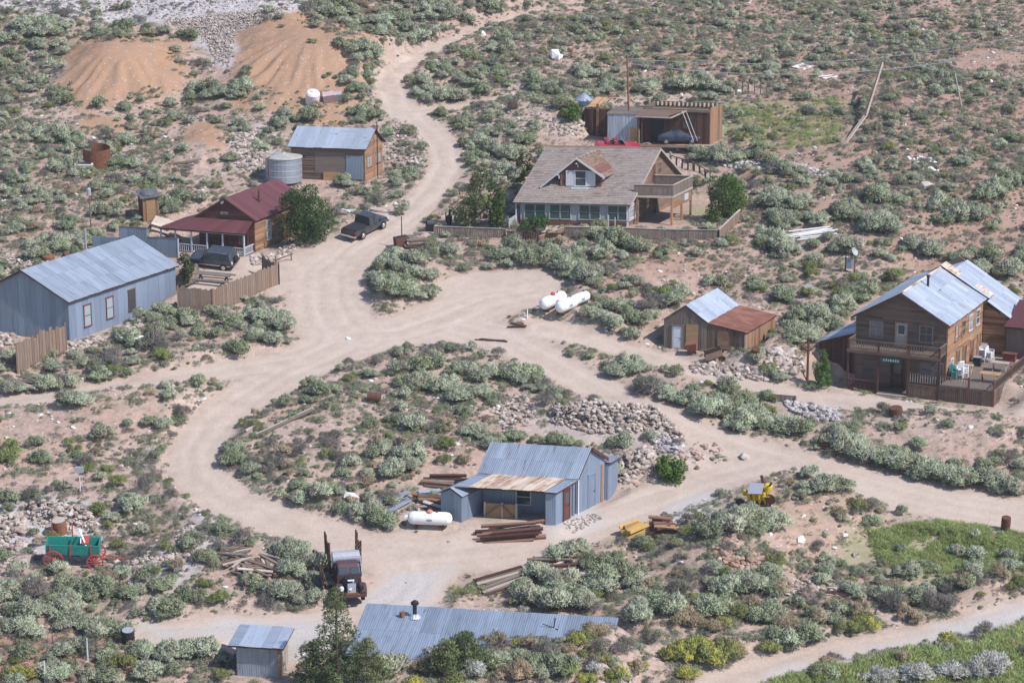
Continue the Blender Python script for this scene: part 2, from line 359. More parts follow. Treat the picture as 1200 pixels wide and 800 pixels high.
# ------------------------------------------------------------------ mesh builder
class MB:
    def __init__(s): s.v = []; s.f = []; s.r = []; s.loc = []
    def add(s, vs, fs, rnd=None):
        n = len(s.v); r = random.random() if rnd is None else rnd
        s.v += [tuple(v) for v in vs]; s.r += [r] * len(vs)
        s.f += [tuple(n + i for i in f) for f in fs]
        return s
    def hexa(s, p, rnd=None):      # p: bottom 4 (ccw seen from above), top 4
        return s.add(p, [(3, 2, 1, 0), (4, 5, 6, 7), (0, 1, 5, 4), (1, 2, 6, 5), (2, 3, 7, 6), (3, 0, 4, 7)], rnd)
    def box(s, a0, a1, b0, b1, c0, c1, rnd=None):
        return s.hexa([(a0, b0, c0), (a1, b0, c0), (a1, b1, c0), (a0, b1, c0), (a0, b0, c1), (a1, b0, c1), (a1, b1, c1), (a0, b1, c1)], rnd)
    def slab(s, q, t, rnd=None):   # q: 4 points of the top face, t: thickness straight down along the normal
        q = [Vector(x) for x in q]; n = (q[1] - q[0]).cross(q[3] - q[0]).normalized() * t
        return s.hexa([x - n for x in q] + q, rnd)
    def prism(s, prof, b0, b1, axis='b', rnd=None):   # profile in (a,c) pulled along b, or in (b,c) pulled along a
        n = len(prof)
        if axis == 'b': P = [(x, b0, z) for x, z in prof] + [(x, b1, z) for x, z in prof]
        else: P = [(b0, x, z) for x, z in prof] + [(b1, x, z) for x, z in prof]
        return s.add(P, [tuple(range(n))[::-1], tuple(range(n, 2 * n))] + [(i, (i + 1) % n, n + (i + 1) % n, n + i) for i in range(n)], rnd)
    def tube(s, p0, p1, r0, r1=None, n=8, rnd=None, cap=True):
        p0 = Vector(p0); p1 = Vector(p1); r1 = r0 if r1 is None else r1
        d = (p1 - p0).normalized(); x = d.orthogonal().normalized(); y = d.cross(x)
        P = [p0 + (x * math.cos(t) + y * math.sin(t)) * r0 for t in [2 * math.pi * i / n for i in range(n)]] + \
            [p1 + (x * math.cos(t) + y * math.sin(t)) * r1 for t in [2 * math.pi * i / n for i in range(n)]]
        F = [(i, (i + 1) % n, n + (i + 1) % n, n + i) for i in range(n)]
        if cap: F += [tuple(range(n))[::-1], tuple(range(n, 2 * n))]
        return s.add(P, F, rnd)
    def beam(s, p0, p1, w_, h_, rnd=None):
        p0 = Vector(p0); p1 = Vector(p1); d = (p1 - p0).normalized()
        side = d.cross(Vector((0, 0, 1)))
        side = Vector((1, 0, 0)) if side.length < .05 else side.normalized()
        upv = side.cross(d).normalized()
        a = side * w_ / 2; b = upv * h_ / 2
        return s.hexa([p0 - a - b, p0 + a - b, p1 + a - b, p1 - a - b, p0 - a + b, p0 + a + b, p1 + a + b, p1 - a + b], rnd)
    def lathe(s, prof, n=16, c=(0, 0, 0), rnd=None):   # profile of (r, z)
        P = []; F = []; m = len(prof)
        for r, z in prof:
            for i in range(n):
                t = 2 * math.pi * i / n; P.append((c[0] + r * math.cos(t), c[1] + r * math.sin(t), c[2] + z))
        for j in range(m - 1):
            for i in range(n): F.append((j * n + i, j * n + (i + 1) % n, (j + 1) * n + (i + 1) % n, (j + 1) * n + i))
        F += [tuple(range(n))[::-1], tuple((m - 1) * n + i for i in range(n))]
        return s.add(P, F, rnd)
    def rock(s, c, r, rnd=None, flat=.7):
        t = (1 + 5 ** .5) / 2
        V = [(-1, t, 0), (1, t, 0), (-1, -t, 0), (1, -t, 0), (0, -1, t), (0, 1, t), (0, -1, -t), (0, 1, -t), (t, 0, -1), (t, 0, 1), (-t, 0, -1), (-t, 0, 1)]
        Fc = [(0, 11, 5), (0, 5, 1), (0, 1, 7), (0, 7, 10), (0, 10, 11), (1, 5, 9), (5, 11, 4), (11, 10, 2), (10, 7, 6), (7, 1, 8), (3, 9, 4), (3, 4, 2), (3, 2, 6), (3, 6, 8), (3, 8, 9), (4, 9, 5), (2, 4, 11), (6, 2, 10), (8, 6, 7), (9, 8, 1)]
        sx, sy, sz = r * random.uniform(.7, 1.25) / 1.9, r * random.uniform(.7, 1.25) / 1.9, r * flat * random.uniform(.7, 1.2) / 1.9
        q = Matrix.Rotation(random.uniform(0, 6.28), 3, 'Z') @ Matrix.Rotation(random.uniform(-.5, .5), 3, 'X')
        P = []
        for v in V:
            k = random.uniform(.72, 1.15); P.append(q @ Vector((v[0] * sx * k, v[1] * sy * k, v[2] * sz * k)) + Vector(c))
        return s.add(P, Fc, rnd)
    def mesh(s, name, mat, frame=None, smooth=False, recalc=True):
        me = bpy.data.meshes.new(name)
        V = [frame.r(*v) for v in s.v] if frame else s.v
        me.from_pydata(V, [], s.f)
        if recalc:
            bm = bmesh.new(); bm.from_mesh(me); bmesh.ops.recalc_face_normals(bm, faces=bm.faces[:]); bm.to_mesh(me); bm.free()
        a = me.attributes.new('rnd', 'FLOAT', 'POINT'); a.data.foreach_set('value', np.array(s.r, 'f'))
        a = me.attributes.new('loc', 'FLOAT_VECTOR', 'POINT'); a.data.foreach_set('vector', np.array(s.v, 'f').ravel())
        me.materials.append(mat)
        if smooth: me.shade_smooth()
        return me
    def build(s, name, mat, parent=None, frame=None, smooth=False, kind=None):
        o = bpy.data.objects.new(name, s.mesh(name, mat, frame, smooth)); col.objects.link(o)
        if parent: o.parent = parent
        if kind: o['kind'] = kind
        return o
def tag(o, label, cat, group=None, kind=None):
    o['label'] = label; o['category'] = cat
    if group: o['group'] = group
    if kind: o['kind'] = kind
    return o
def thing(name, label, cat, loc, group=None, rz=0, align=None):
    o = bpy.data.objects.new(name, None); col.objects.link(o); o.location = loc; o.empty_display_size = .3
    q = Matrix.Rotation(rz, 3, 'Z')
    if align is not None:
        z = align; x = q @ Vector((1, 0, 0)); x = (x - z * x.dot(z)).normalized(); y = z.cross(x)
        q = Matrix((x, y, z)).transposed()
    o.rotation_euler = q.to_euler()
    return tag(o, label, cat, group)
def fthing(fr, name, label, cat, group=None):
    return thing(name, label, cat, (fr.x, fr.y, fr.z), group)
def copy_tree(o, parent=None):
    c = o.copy(); col.objects.link(c)
    if parent: c.parent = parent
    for ch in o.children: copy_tree(ch, c)
    return c

# ------------------------------------------------------------------ terrain mesh
nx, ny = len(ax_), len(ay_)
me = bpy.data.meshes.new('hillside')
co = np.stack([GX, GY, GZ], -1).reshape(-1, 3).astype('f')
idx = np.arange(nx * ny).reshape(ny, nx)
q = np.stack([idx[:-1, :-1], idx[:-1, 1:], idx[1:, 1:], idx[1:, :-1]], -1).reshape(-1, 4).astype('i')
me.vertices.add(len(co)); me.vertices.foreach_set('co', co.ravel())
me.loops.add(q.size); me.loops.foreach_set('vertex_index', q.ravel())
me.polygons.add(len(q)); me.polygons.foreach_set('loop_start', np.arange(0, q.size, 4, dtype='i')); me.polygons.foreach_set('loop_total', np.full(len(q), 4, 'i'))
me.update(); me.validate(); me.shade_smooth()
def soft(px_poly, edge=1.0, seed=3, wob=1.2):
    a = np.array(px_poly, float); x_, y_, z_ = at_many(a[:, 0], a[:, 1]); P = np.stack([x_, y_], 1)
    d = poly_sdf(GX, GY, P) + fbm(GX, GY, 3.5, seed, 3) * wob
    return sm(.5 - d / (2 * edge))
roadv = sm(.5 - (GRD + fbm(GX, GY, 1.6, 9, 3) * .35) / .9)
near = np.exp(-np.maximum(GRD, 0) / 1.8) * .55
roadv = np.maximum(roadv, near * (1 - roadv) * .8)
orange = np.zeros_like(GX)
for p in [[(82, 46), (222, 44), (228, 92), (190, 122), (105, 130), (60, 104)], [(300, 28), (345, 14), (450, 20), (475, 40), (455, 60), (435, 80), (425, 112), (330, 118), (275, 100), (280, 50)],
          [(212, 142), (262, 140), (264, 182), (235, 178), (208, 160)], [(100, 135), (150, 135), (150, 155), (100, 152)], [(262, 105), (330, 102), (460, 130), (380, 148), (280, 130)],
          [(285, 95), (400, 104), (390, 118), (290, 112)]]:
    orange = np.maximum(orange, soft(p, .8))
for p in [[(480, 355), (520, 320), (540, 345), (500, 372)], [(700, 260), (850, 290), (840, 330), (700, 330)], [(905, 575), (1000, 565), (1010, 600), (960, 660), (900, 640)],
          [(740, 385), (780, 370), (785, 405), (735, 412)], [(980, 290), (1200, 230), (1200, 300), (1050, 330)], [(960, 60), (1200, 40), (1200, 330), (1040, 300)], [(120, 470), (210, 480), (210, 520), (120, 510)],
          [(590, 40), (880, 20), (880, 80), (640, 110)]]:
    orange = np.maximum(orange, soft(p, 3.0) * .3)
scree = np.zeros_like(GX)
for p in [[(-80, -40), (380, -40), (370, 6), (300, 14), (190, 26), (60, 22), (-80, 14)], [(190, 22), (345, 5), (320, 20), (275, 40), (266, 80), (250, 72), (235, 45)], [(268, 150), (318, 140), (318, 205), (275, 195)],
          [(620, 470), (800, 480), (830, 540), (720, 560), (640, 520)], [(-40, 580), (110, 585), (120, 640), (-40, 650)], [(230, 600), (260, 615), (255, 660), (200, 680), (130, 660), (160, 640)]]:
    scree = np.maximum(scree, soft(p, .9, 5) * (.35 if p[0][0] == 620 else 1))
green = np.zeros_like(GX)
for p, k in [([(1000, 625), (1060, 610), (1230, 608), (1230, 680), (1100, 678), (1020, 668)], .6), ([(850, 125), (990, 110), (985, 180), (900, 180), (855, 160)], .8),
          ([(830, 830), (980, 778), (1100, 756), (1230, 730), (1230, 830)], .8), ([(820, 230), (860, 235), (850, 265), (810, 260)], .6), ([(700, 600), (800, 600), (820, 640), (700, 650)], .35)]:
    green = np.maximum(green, soft(p, 1.5, 8, 2.2) * k)
gravel = np.zeros_like(GX)
for p in [[(175, 735), (400, 725), (400, 770), (330, 770), (260, 745), (180, 750)], [(1000, 762), (1250, 700), (1250, 725), (850, 830), (830, 810)], [(780, 590), (840, 575), (830, 615), (780, 610)], [(640, 595), (700, 590), (700, 615), (640, 620)],
          [(460, 670), (520, 665), (500, 700), (430, 710)]]:
    gravel = np.maximum(gravel, soft(p, .8, 12, .8))
darks = soft([(-60, 750), (130, 745), (170, 775), (160, 830), (-60, 830)], 1.0, 14)
for p, k in [([(700, 10), (1260, -30), (1260, 330), (1080, 320), (980, 270), (860, 230), (880, 100), (700, 90)], .55), ([(540, 300), (880, 285), (900, 330), (700, 350), (540, 320)], .4), ([(420, -20), (700, -20), (690, 60), (560, 120), (520, 90)], .35), ([(90, 200), (200, 190), (220, 300), (60, 300)], .25)]:
    darks = np.maximum(darks, soft(p, 3.0, 33, 2.5) * k)
za = me.attributes.new('zone_a', 'FLOAT_COLOR', 'POINT'); zb = me.attributes.new('zone_b', 'FLOAT_COLOR', 'POINT')
ra = me.attributes.new('rut', 'FLOAT', 'POINT'); ra.data.foreach_set('value', (RUT * sm((fbm(GX, GY, 6, 29, 2) + .7))).astype('f').ravel())
one = np.ones_like(GX)
me.attributes['zone_a'].data.foreach_set('color', np.stack([roadv, orange, scree, one], -1).astype('f').ravel())
me.attributes['zone_b'].data.foreach_set('color', np.stack([green, gravel, darks, one], -1).astype('f').ravel())
k = N('desert_soil', .95)
k.b.inputs['Specular IOR Level'].default_value = .1
o_ = k.tex()
A = k.n('ShaderNodeSeparateColor'); k.l(k.attr('zone_a', 'Color'), A.inputs[0]); B = k.n('ShaderNodeSeparateColor'); k.l(k.attr('zone_b', 'Color'), B.inputs[0])
big = k.noise(o_, .12, 4); mid = k.noise(o_, .7, 5, .65); fin = k.noise(o_, 5, 5, .7)
vo = k.n('ShaderNodeTexVoronoi'); k.l(o_, vo.inputs['Vector']); vo.inputs['Scale'].default_value = 3.6
vc = k.n('ShaderNodeSeparateColor'); k.l(vo.outputs['Color'], vc.inputs[0])
pm = k.math('MULTIPLY', k.math('LESS_THAN', vo.outputs['Distance'], .32), k.math('GREATER_THAN', vc.outputs[0], .84))
litter = k.noise(o_, 1.9, 5, .75)
c = k.ramp(big, .35, .65, (.40, .265, .215), (.44, .325, .275))
c = k.mix(k.math('MULTIPLY', k.ramp(litter, .48, .58), .5), c, (.20, .165, .13))
c = k.mix(k.math('MULTIPLY', k.ramp(mid, .46, .60), .42), c, k.ramp(litter, .4, .6, (.20, .17, .15), (.185, .18, .115)))
c = k.mix(A.outputs[1], c, k.ramp(litter, .40, .62, (.36, .205, .12), (.30, .205, .15)))
c = k.mix(A.outputs[2], c, k.ramp(litter, .4, .6, (.34, .30, .305), (.48, .44, .435)))
c = k.mix(B.outputs[0], c, k.ramp(mid, .4, .6, (.20, .225, .10), (.30, .285, .16)))
c = k.mix(B.outputs[2], c, (.29, .17, .135))
rdc = k.mix(k.math('MULTIPLY', k.attr('rut'), .38), k.ramp(mid, .3, .7, (.47, .375, .315), (.39, .305, .25)), (.53, .44, .38))
c = k.mix(A.outputs[0], c, rdc)
c = k.mix(B.outputs[1], c, k.ramp(fin, .35, .65, (.36, .325, .305), (.48, .44, .42)))
pm = k.math('MULTIPLY', pm, k.math('SUBTRACT', .7, k.math('MULTIPLY', A.outputs[0], .6)))
c = k.mix(pm, c, (.50, .44, .41))
c = k.mix(k.math('MULTIPLY', k.ramp(fin, .5, .7), .25), c, (.20, .15, .12))
k.out(c)
hh = k.math('ADD', k.math('MULTIPLY', fin, .5), k.math('ADD', litter, pm))
k.bump(hh, .55, .10)
me.materials.append(k.m)
hill = bpy.data.objects.new('hillside', me); col.objects.link(hill); hill['kind'] = 'structure'
# ------------------------------------------------------------------ building helpers
def pt(A, B, t, c, out=0.):
    dx, dy = B[0] - A[0], B[1] - A[1]; L = math.hypot(dx, dy); dx /= L; dy /= L
    return (A[0] + dx * t + dy * out, A[1] + dy * t - dx * out, c)
def ptop(prof, t):
    for (t0, z0), (t1, z1) in zip(prof, prof[1:]):
        if t0 <= t <= t1: return z0 + (z1 - z0) * (t - t0) / (t1 - t0 + 1e-9)
    return prof[-1][1] if t > prof[-1][0] else prof[0][1]
def prof_of(A, B, top):
    L = math.hypot(B[0] - A[0], B[1] - A[1])
    if not isinstance(top, (list, tuple)): return [(0, top), (L, top)], L
    return [(a * L, z) for a, z in top], L
def wall_boards(root, fr, A, B, c0, top, mat, horiz=True, bw=.2, name='siding_boards', inner=None):
    """boards along one wall, laid on a backing wall; A->B runs left to right seen from outside"""
    prof, L = prof_of(A, B, top); mb = MB()
    if not horiz: mat = upright(mat)
    if horiz:
        z = c0; zmax = max(p[1] for p in prof)
        while z < zmax - .02:
            z1 = min(z + bw - .012, zmax); ends = []
            for zz in (z, z1):
                ts = [t for t in np.linspace(0, L, 161) if ptop(prof, t) >= zz - 1e-6]
                ends.append((ts[0], ts[-1]) if ts else None)
            if ends[0] is None: break
            if ends[1] is None: ends[1] = ((ends[0][0] + ends[0][1]) / 2,) * 2
            cuts = [0, 1]
            if L > 3: cuts = sorted([0, 1] + [random.uniform(.2, .8)])
            for s0, s1 in zip(cuts, cuts[1:]):
                o1 = .02 + random.uniform(0, .02); o0 = o1 + .035
                f = lambda e, s: e[0] + (e[1] - e[0]) * s
                g = .004
                P = [pt(A, B, f(ends[0], s0) + g, z, o0), pt(A, B, f(ends[0], s1) - g, z, o0), pt(A, B, f(ends[0], s1) - g, z, 0), pt(A, B, f(ends[0], s0) + g, z, 0),
                     pt(A, B, f(ends[1], s0) + g, z1, o1), pt(A, B, f(ends[1], s1) - g, z1, o1), pt(A, B, f(ends[1], s1) - g, z1, 0), pt(A, B, f(ends[1], s0) + g, z1, 0)]
                mb.hexa(P)
            z += bw
    else:
        t = 0
        while t < L - .02:
            t1 = min(L, t + bw * random.uniform(.75, 1.25)); o1 = .03 + random.uniform(0, .02); g = .006
            mids = [p for p in prof if t < p[0] < t1]
            z0_, z1_ = ptop(prof, t), ptop(prof, t1)
            mb.hexa([pt(A, B, t + g, c0, o1), pt(A, B, t1 - g, c0, o1), pt(A, B, t1 - g, c0, 0), pt(A, B, t + g, c0, 0),
                     pt(A, B, t + g, z0_, o1), pt(A, B, t1 - g, z1_, o1), pt(A, B, t1 - g, z1_, 0), pt(A, B, t + g, z0_, 0)])
            t = t1
    back_wall(root, fr, A, B, c0, prof, mat if inner is None else inner)
    return mb.build(name, mat, root, fr, kind='stuff')
def back_wall(root, fr, A, B, c0, prof, mat, name='wall'):
    pts = [(p[0], p[1]) for p in prof]; n = len(pts); th = .12
    P = [pt(A, B, t, c0, .005) for t in (pts[0][0], pts[-1][0])] + [pt(A, B, t, z - .01, .005) for t, z in pts[::-1]]
    Q = [pt(A, B, t, c0, -th) for t in (pts[0][0], pts[-1][0])] + [pt(A, B, t, z - .01, -th) for t, z in pts[::-1]]
    m = len(P); mb = MB().add(P + Q, [tuple(range(m)), tuple(range(m, 2 * m))[::-1]] + [(i, (i + 1) % m, m + (i + 1) % m, m + i) for i in range(m)])
    return mb.build(name, mat, root, fr)
def wall_sheets(root, fr, A, B, c0, top, mat, sw=.8, name='wall_sheet'):
    prof, L = prof_of(A, B, top); back_wall(root, fr, A, B, c0, prof, mat)
    n = max(1, round(L / sw)); ks = sorted(set([L * i / n for i in range(n + 1)] + [p[0] for p in prof]))
    for i, (t, t1) in enumerate(zip(ks, ks[1:])):
        if t1 - t < .02: continue
        o1 = .018 + (.012 if i % 2 else 0) + random.uniform(0, .006); g = -.02 if i % 2 else .0
        e = .03 * 0
        mb = MB().hexa([pt(A, B, t + g * e, c0, o1), pt(A, B, t1 - .006, c0, o1), pt(A, B, t1 - .006, c0, .006), pt(A, B, t, c0, .006),
                   pt(A, B, t, ptop(prof, t), o1), pt(A, B, t1 - .006, ptop(prof, t1), o1), pt(A, B, t1 - .006, ptop(prof, t1), .006), pt(A, B, t, ptop(prof, t), .006)])
        mb.build(name, mat, root, fr)
def lerp(p, q_, t): return tuple(a + (b - a) * t for a, b in zip(p, q_))
def roof_sheets(root, fr, q_, mats, sw=.8, rows=1, th=.02, name='roof_sheet', under=None, lift=.012):
    """q_: eave-left, eave-right, ridge-right, ridge-left; sheets run up the slope, each its own piece"""
    EL, ER, RR, RL = q_; L = math.dist(EL, ER); n = max(1, round(L / sw))
    nrm = (Vector(ER) - Vector(EL)).cross(Vector(RL) - Vector(EL)).normalized()
    if nrm.z < 0: nrm = -nrm
    MB().slab([Vector(x) - nrm * .03 for x in q_], .06).build('roof_deck', under or w_dark, root, fr)
    for j in range(rows):
        v0, v1 = j / rows, (j + 1) / rows + (.02 if j < rows - 1 else 0)
        for i in range(n):
            u0 = i / n + (random.uniform(-.1, .1) / n if i and 0 else 0); u1 = (i + 1) / n
            up_ = lift * (j + (i % 2)) + random.uniform(0, .005)
            P = []
            for (uu, vv) in ((u0, v0), (u1 - .004 / L, v0), (u1 - .004 / L, v1), (u0, v1)):
                p = lerp(lerp(EL, ER, uu), lerp(RL, RR, uu), vv); P.append(Vector(p) + nrm * (.005 + th + up_ + (random.uniform(0, .03) if vv == v0 and j == 0 else 0)) + (Vector(EL) - Vector(RL)).normalized() * (random.uniform(-.01, .06) if vv == v0 and j == 0 else 0))
            m = mats if not isinstance(mats, list) else mats[random.randrange(len(mats))]
            MB().slab(P, th).build(name, m, root, fr)
def shingles(root, fr, q_, mat, course=.24, wd=.35, name='shingles', kind='stuff'):
    EL, ER, RR, RL = [Vector(x) for x in q_]
    nrm = (ER - EL).cross(RL - EL).normalized()
    if nrm.z < 0: nrm = -nrm
    MB().slab([x - nrm * .02 for x in (EL, ER, RR, RL)], .08).build('roof_deck', mat, root, fr)
    H_ = ((RL - EL).length + (RR - ER).length) / 2; n = max(2, int(H_ / course)); mb = MB()
    for j in range(n):
        v0, v1 = j / n, min(1, (j + 1.25) / n)
        L0 = EL.lerp(RL, v0); R0 = ER.lerp(RR, v0); L1 = EL.lerp(RL, v1); R1 = ER.lerp(RR, v1)
        W = (R0 - L0).length; m = max(1, int(W / wd)); off = random.random()
        us = [0] + [min(1, max(0, (i + off) / m + random.uniform(-.2, .2) / m)) for i in range(m)] + [1]
        for u0, u1 in zip(us, us[1:]):
            if u1 - u0 < .002: continue
            lo = .030 + random.uniform(0, .02)
            mb.add([L0.lerp(R0, u0 + .001) + nrm * lo, L0.lerp(R0, u1 - .001) + nrm * lo, L1.lerp(R1, u1 - .001) + nrm * .006, L1.lerp(R1, u0 + .001) + nrm * .006,
                    L0.lerp(R0, u0 + .001) - nrm * .01, L0.lerp(R0, u1 - .001) - nrm * .01], [(0, 1, 2, 3), (4, 5, 1, 0), (4, 0, 3), (5, 2, 1)])
    return mb.build(name, mat, root, fr, kind=kind)
def window(root, fr, A, B, t, c0, wd, hg, frame_m, pane=None, mull=(1, 1), name='window', depth=.05):
    mb = MB(); fw_ = .09
    def bx(t0, t1, z0, z1, o0, o1):
        return [pt(A, B, t0, z0, o1), pt(A, B, t1, z0, o1), pt(A, B, t1, z0, o0), pt(A, B, t0, z0, o0), pt(A, B, t0, z1, o1), pt(A, B, t1, z1, o1), pt(A, B, t1, z1, o0), pt(A, B, t0, z1, o0)]
    o = .02; e = o + depth + .03
    mb.hexa(bx(t - fw_, t, c0, c0 + hg, o, e)); mb.hexa(bx(t + wd, t + wd + fw_, c0, c0 + hg, o, e))
    mb.hexa(bx(t - fw_ - .03, t + wd + fw_ + .03, c0 + hg, c0 + hg + fw_, o, e + .02)); mb.hexa(bx(t - fw_ - .03, t + wd + fw_ + .03, c0 - .07, c0, o, e + .05))
    for i in range(1, mull[0]): mb.hexa(bx(t + wd * i / mull[0] - .02, t + wd * i / mull[0] + .02, c0, c0 + hg, o, e - .022))
    for i in range(1, mull[1]): mb.hexa(bx(t, t + wd, c0 + hg * i / mull[1] - .025, c0 + hg * i / mull[1] + .025, o, e - .02))
    w_ = mb.build(name, frame_m, root, fr)
    MB().hexa(bx(t, t + wd, c0, c0 + hg, o, o + depth - .012)).build('pane', pane or pane_m, w_, fr)
    return w_
def door(root, fr, A, B, t, c0, wd, hg, frame_m, leaf_m, glassy=False, name='door'):
    def bx(t0, t1, z0, z1, o0, o1):
        return [pt(A, B, t0, z0, o1), pt(A, B, t1, z0, o1), pt(A, B, t1, z0, o0), pt(A, B, t0, z0, o0), pt(A, B, t0, z1, o1), pt(A, B, t1, z1, o1), pt(A, B, t1, z1, o0), pt(A, B, t0, z1, o0)]
    mb = MB(); mb.hexa(bx(t - .1, t, c0, c0 + hg, .02, .11)); mb.hexa(bx(t + wd, t + wd + .1, c0, c0 + hg, .02, .11)); mb.hexa(bx(t - .13, t + wd + .13, c0 + hg, c0 + hg + .12, .02, .13))
    d = mb.build(name, frame_m, root, fr)
    m2 = MB(); m2.hexa(bx(t + .005, t + wd - .005, c0, c0 + hg - .005, .02, .065))
    for z0, z1 in ((.08, .45), (.52, .94)):
        m2.hexa(bx(t + wd * .15, t + wd * .85, c0 + hg * z0, c0 + hg * z1, .066, .085))
    m2.build('door_leaf', leaf_m, d, fr)
    if glassy: MB().hexa(bx(t + wd * .2, t + wd * .8, c0 + hg * .55, c0 + hg * .92, .086, .095)).build('pane', pane_m, d, fr)
    MB().hexa(bx(t + wd * .86, t + wd * .92, c0 + hg * .46, c0 + hg * .5, .066, .13)).build('handle', dark_m, d, fr)
    return d
def gz(fr, a, b):     # ground height under a local point, in local z
    x, y, _ = fr.w(a, b, 0); return H1(x, y) - fr.z
def bargeboard(root, fr, pts, b, mat, w_=.16, t=.05, name='bargeboard'):
    for (a0, c0), (a1, c1) in zip(pts, pts[1:]):
        MB().hexa([(a0, b, c0 - w_), (a1, b, c1 - w_), (a1, b + t, c1 - w_), (a0, b + t, c0 - w_), (a0, b, c0), (a1, b, c1), (a1, b + t, c1), (a0, b + t, c0)]).build(name, mat, root, fr)

# ------------------------------------------------------------------ hotel
w_frame = wood('pale_brown_trim', (.27, .19, .145), var=.2)
pane_g = glass('grey_window_glass', (.12, .14, .16))
def build_hotel():
    fr = FR['hotel']; W, D, h, hr = 7.35, 9.84, 4.6, 6.88; m = -W / 2
    t = fthing(fr, 'hotel', 'two-storey brown timber hotel with a front balcony and patched metal gable roof', 'building')
    sl_ = (hr - h) / (W / 2 + .35); wt = h + .3 * sl_
    gable = [(0, wt), (.5, hr - .12), (1, wt)]
    wall_boards(t, fr, (-W, 0), (0, 0), -1.35, gable, w_brown, True, .19)
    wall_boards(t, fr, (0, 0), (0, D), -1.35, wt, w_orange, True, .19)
    wall_boards(t, fr, (0, D), (-W, D), -.1, gable, w_brown, True, .3)
    wall_boards(t, fr, (-W, D), (-W, 0), -.1, wt, w_brown, True, .3)
    oe, of = .35, .55
    roof_sheets(t, fr, [(oe, -of, h), (oe, D, h), (m, D, hr), (m, -of, hr)], [galv_b, galv_b, galv_b, galv], .8, 3)
    roof_sheets(t, fr, [(-W - oe, D, h), (-W - oe, -of, h), (m, -of, hr), (m, D, hr)], [galv_b, galv], .8, 3)
    bargeboard(t, fr, [(-W - oe, h - .02), (m, hr - .02)], -of - .03, w_dark); bargeboard(t, fr, [(m, hr - .02), (oe, h - .02)], -of - .03, w_dark)
    MB().prism([(m - .12, hr + .04), (m, hr + .13), (m + .12, hr + .04)], -of, D).build('ridge_cap', rust_pale, t, fr)
    # raised strip and rear wing
    roof_sheets(t, fr, [(oe + .15, D, h + .05), (oe + .15, D + 1.6, h + .05), (m, D + 1.6, hr + .2), (m, D, hr + .2)], [galv_b, rust_pale, galv_b], .6, 3)
    A_ = [(0, h), (.5, hr - .1), (1, h)]
    wall_boards(t, fr, (0, D + .01), (0, D + 5.6), -.1, h - .1, w_orange, True, .25)
    wall_boards(t, fr, (0, D + 5.6), (-W, D + 5.6), -.1, A_, w_brown, True, .3)
    wall_boards(t, fr, (2.0, D + .2), (2.0, D + 5.4), -.1, 3.0, w_orange, True, .25)
    wall_boards(t, fr, (.1, D + .2), (2.0, D + .2), -.1, [(0, 4.2), (1, 3.1)], w_orange, True, .25)
    roof_sheets(t, fr, [(2.3, D + 1.6, 3.15), (2.3, D + 5.8, 3.15), (m + .6, D + 5.8, hr - .45), (m + .6, D + 1.6, hr - .45)], [galv_b, galv_b, galv], .7, 3)
    roof_sheets(t, fr, [(2.3, D, 3.15), (2.3, D + 1.6, 3.15), (.36, D + 1.6, 4.42), (.36, D, 4.42)], [galv_b, galv_b, galv], .7, 1)
    roof_sheets(t, fr, [(-W - .3, D + 5.8, h), (-W - .3, D, h), (m + .6, D, hr - .45), (m + .6, D + 5.8, hr - .45)], galv_b, .9, 2)
    MB().tube((m + .7, 4.2, hr - .6), (m + .7, 4.2, hr + .45), .1).tube((m + .7, 4.2, hr + .45), (m + .7, 4.2, hr + .6), .16).build('stove_pipe', dark_m, t, fr)
    # front windows, upper door, doorway
    F0, F1 = (-W, 0), (0, 0)
    window(t, fr, F0, F1, 1.15, 3.0, .95, 1.25, w_frame, pane_g, (2, 2)); window(t, fr, F0, F1, 5.2, 3.0, .95, 1.25, w_frame, pane_m, (2, 2))
    door(t, fr, F0, F1, 3.25, 2.42, .85, 1.9, w_frame, w_pale, True)
    window(t, fr, F0, F1, 5.2, .1, 1.0, 1.2, w_grey, pane_g, (1, 2)); window(t, fr, F0, F1, 6.4, .1, .7, 1.2, w_grey, pane_g, (1, 2)); window(t, fr, F0, F1, .7, -.2, 1.1, 1.25, w_brown, pane_m, (1, 2))
    door(t, fr, F0, F1, 3.0, -0.95, 1.0, 2.1, w_dark, w_dark, True)
    sg = MB().box(-4.9, -3.3, -1.2, -1.15, 1.32, 1.68).build('sign_board', plain('sign_teal', (.05, .16, .17), .6), t, fr)
    for i, x in enumerate(np.linspace(-4.7, -3.55, 7)): MB().box(x, x + .1, -1.212, -1.202, 1.42, 1.56 + (i % 2) * .03).build('sign_lettering', white_m, sg, fr)
    S0, S1 = (0, 0), (0, D)
    for b in (2.05, 3.95, 5.9, 8.0): window(t, fr, S0, S1, b, 2.75, .8, 1.2, w_orange if b < 5 else w_white, pane_l if b in (2.05, 5.9) else pane_m, (1, 2))
    window(t, fr, S0, S1, 1.1, .35, .55, 1.1, w_white, pane_l, (1, 2))
    for b in (2.65, 4.5, 6.6, 8.6): door(t, fr, S0, S1, b, .1, .8, 1.65, w_orange, w_brown if b < 7 else w_orange)
    MB().box(.03, .08, 0, D, 2.28, 2.4).build('string_board', w_orange, t, fr)
    MB().box(-.06, .07, -.07, .0, -.1, h).build('corner_board', w_orange, t, fr); MB().box(-W - .07, -W + .06, -.07, .0, -.1, h).build('corner_board', w_brown, t, fr)
    # porch and balcony
    bf = -1.87
    mbp = MB()
    for i in range(int((W + .1) / .2)): MB_a = -W - .05 + i * .2; mbp.box(MB_a, MB_a + .19, bf - .1, -.09, 2.2, 2.27)
    mbp.build('balcony_floorboards', w_brown, t, fr, kind='stuff')
    MB().box(-W - .1, .1, bf - .16, bf - .1, 2.05, 2.28).build('balcony_fascia', w_brown, t, fr)
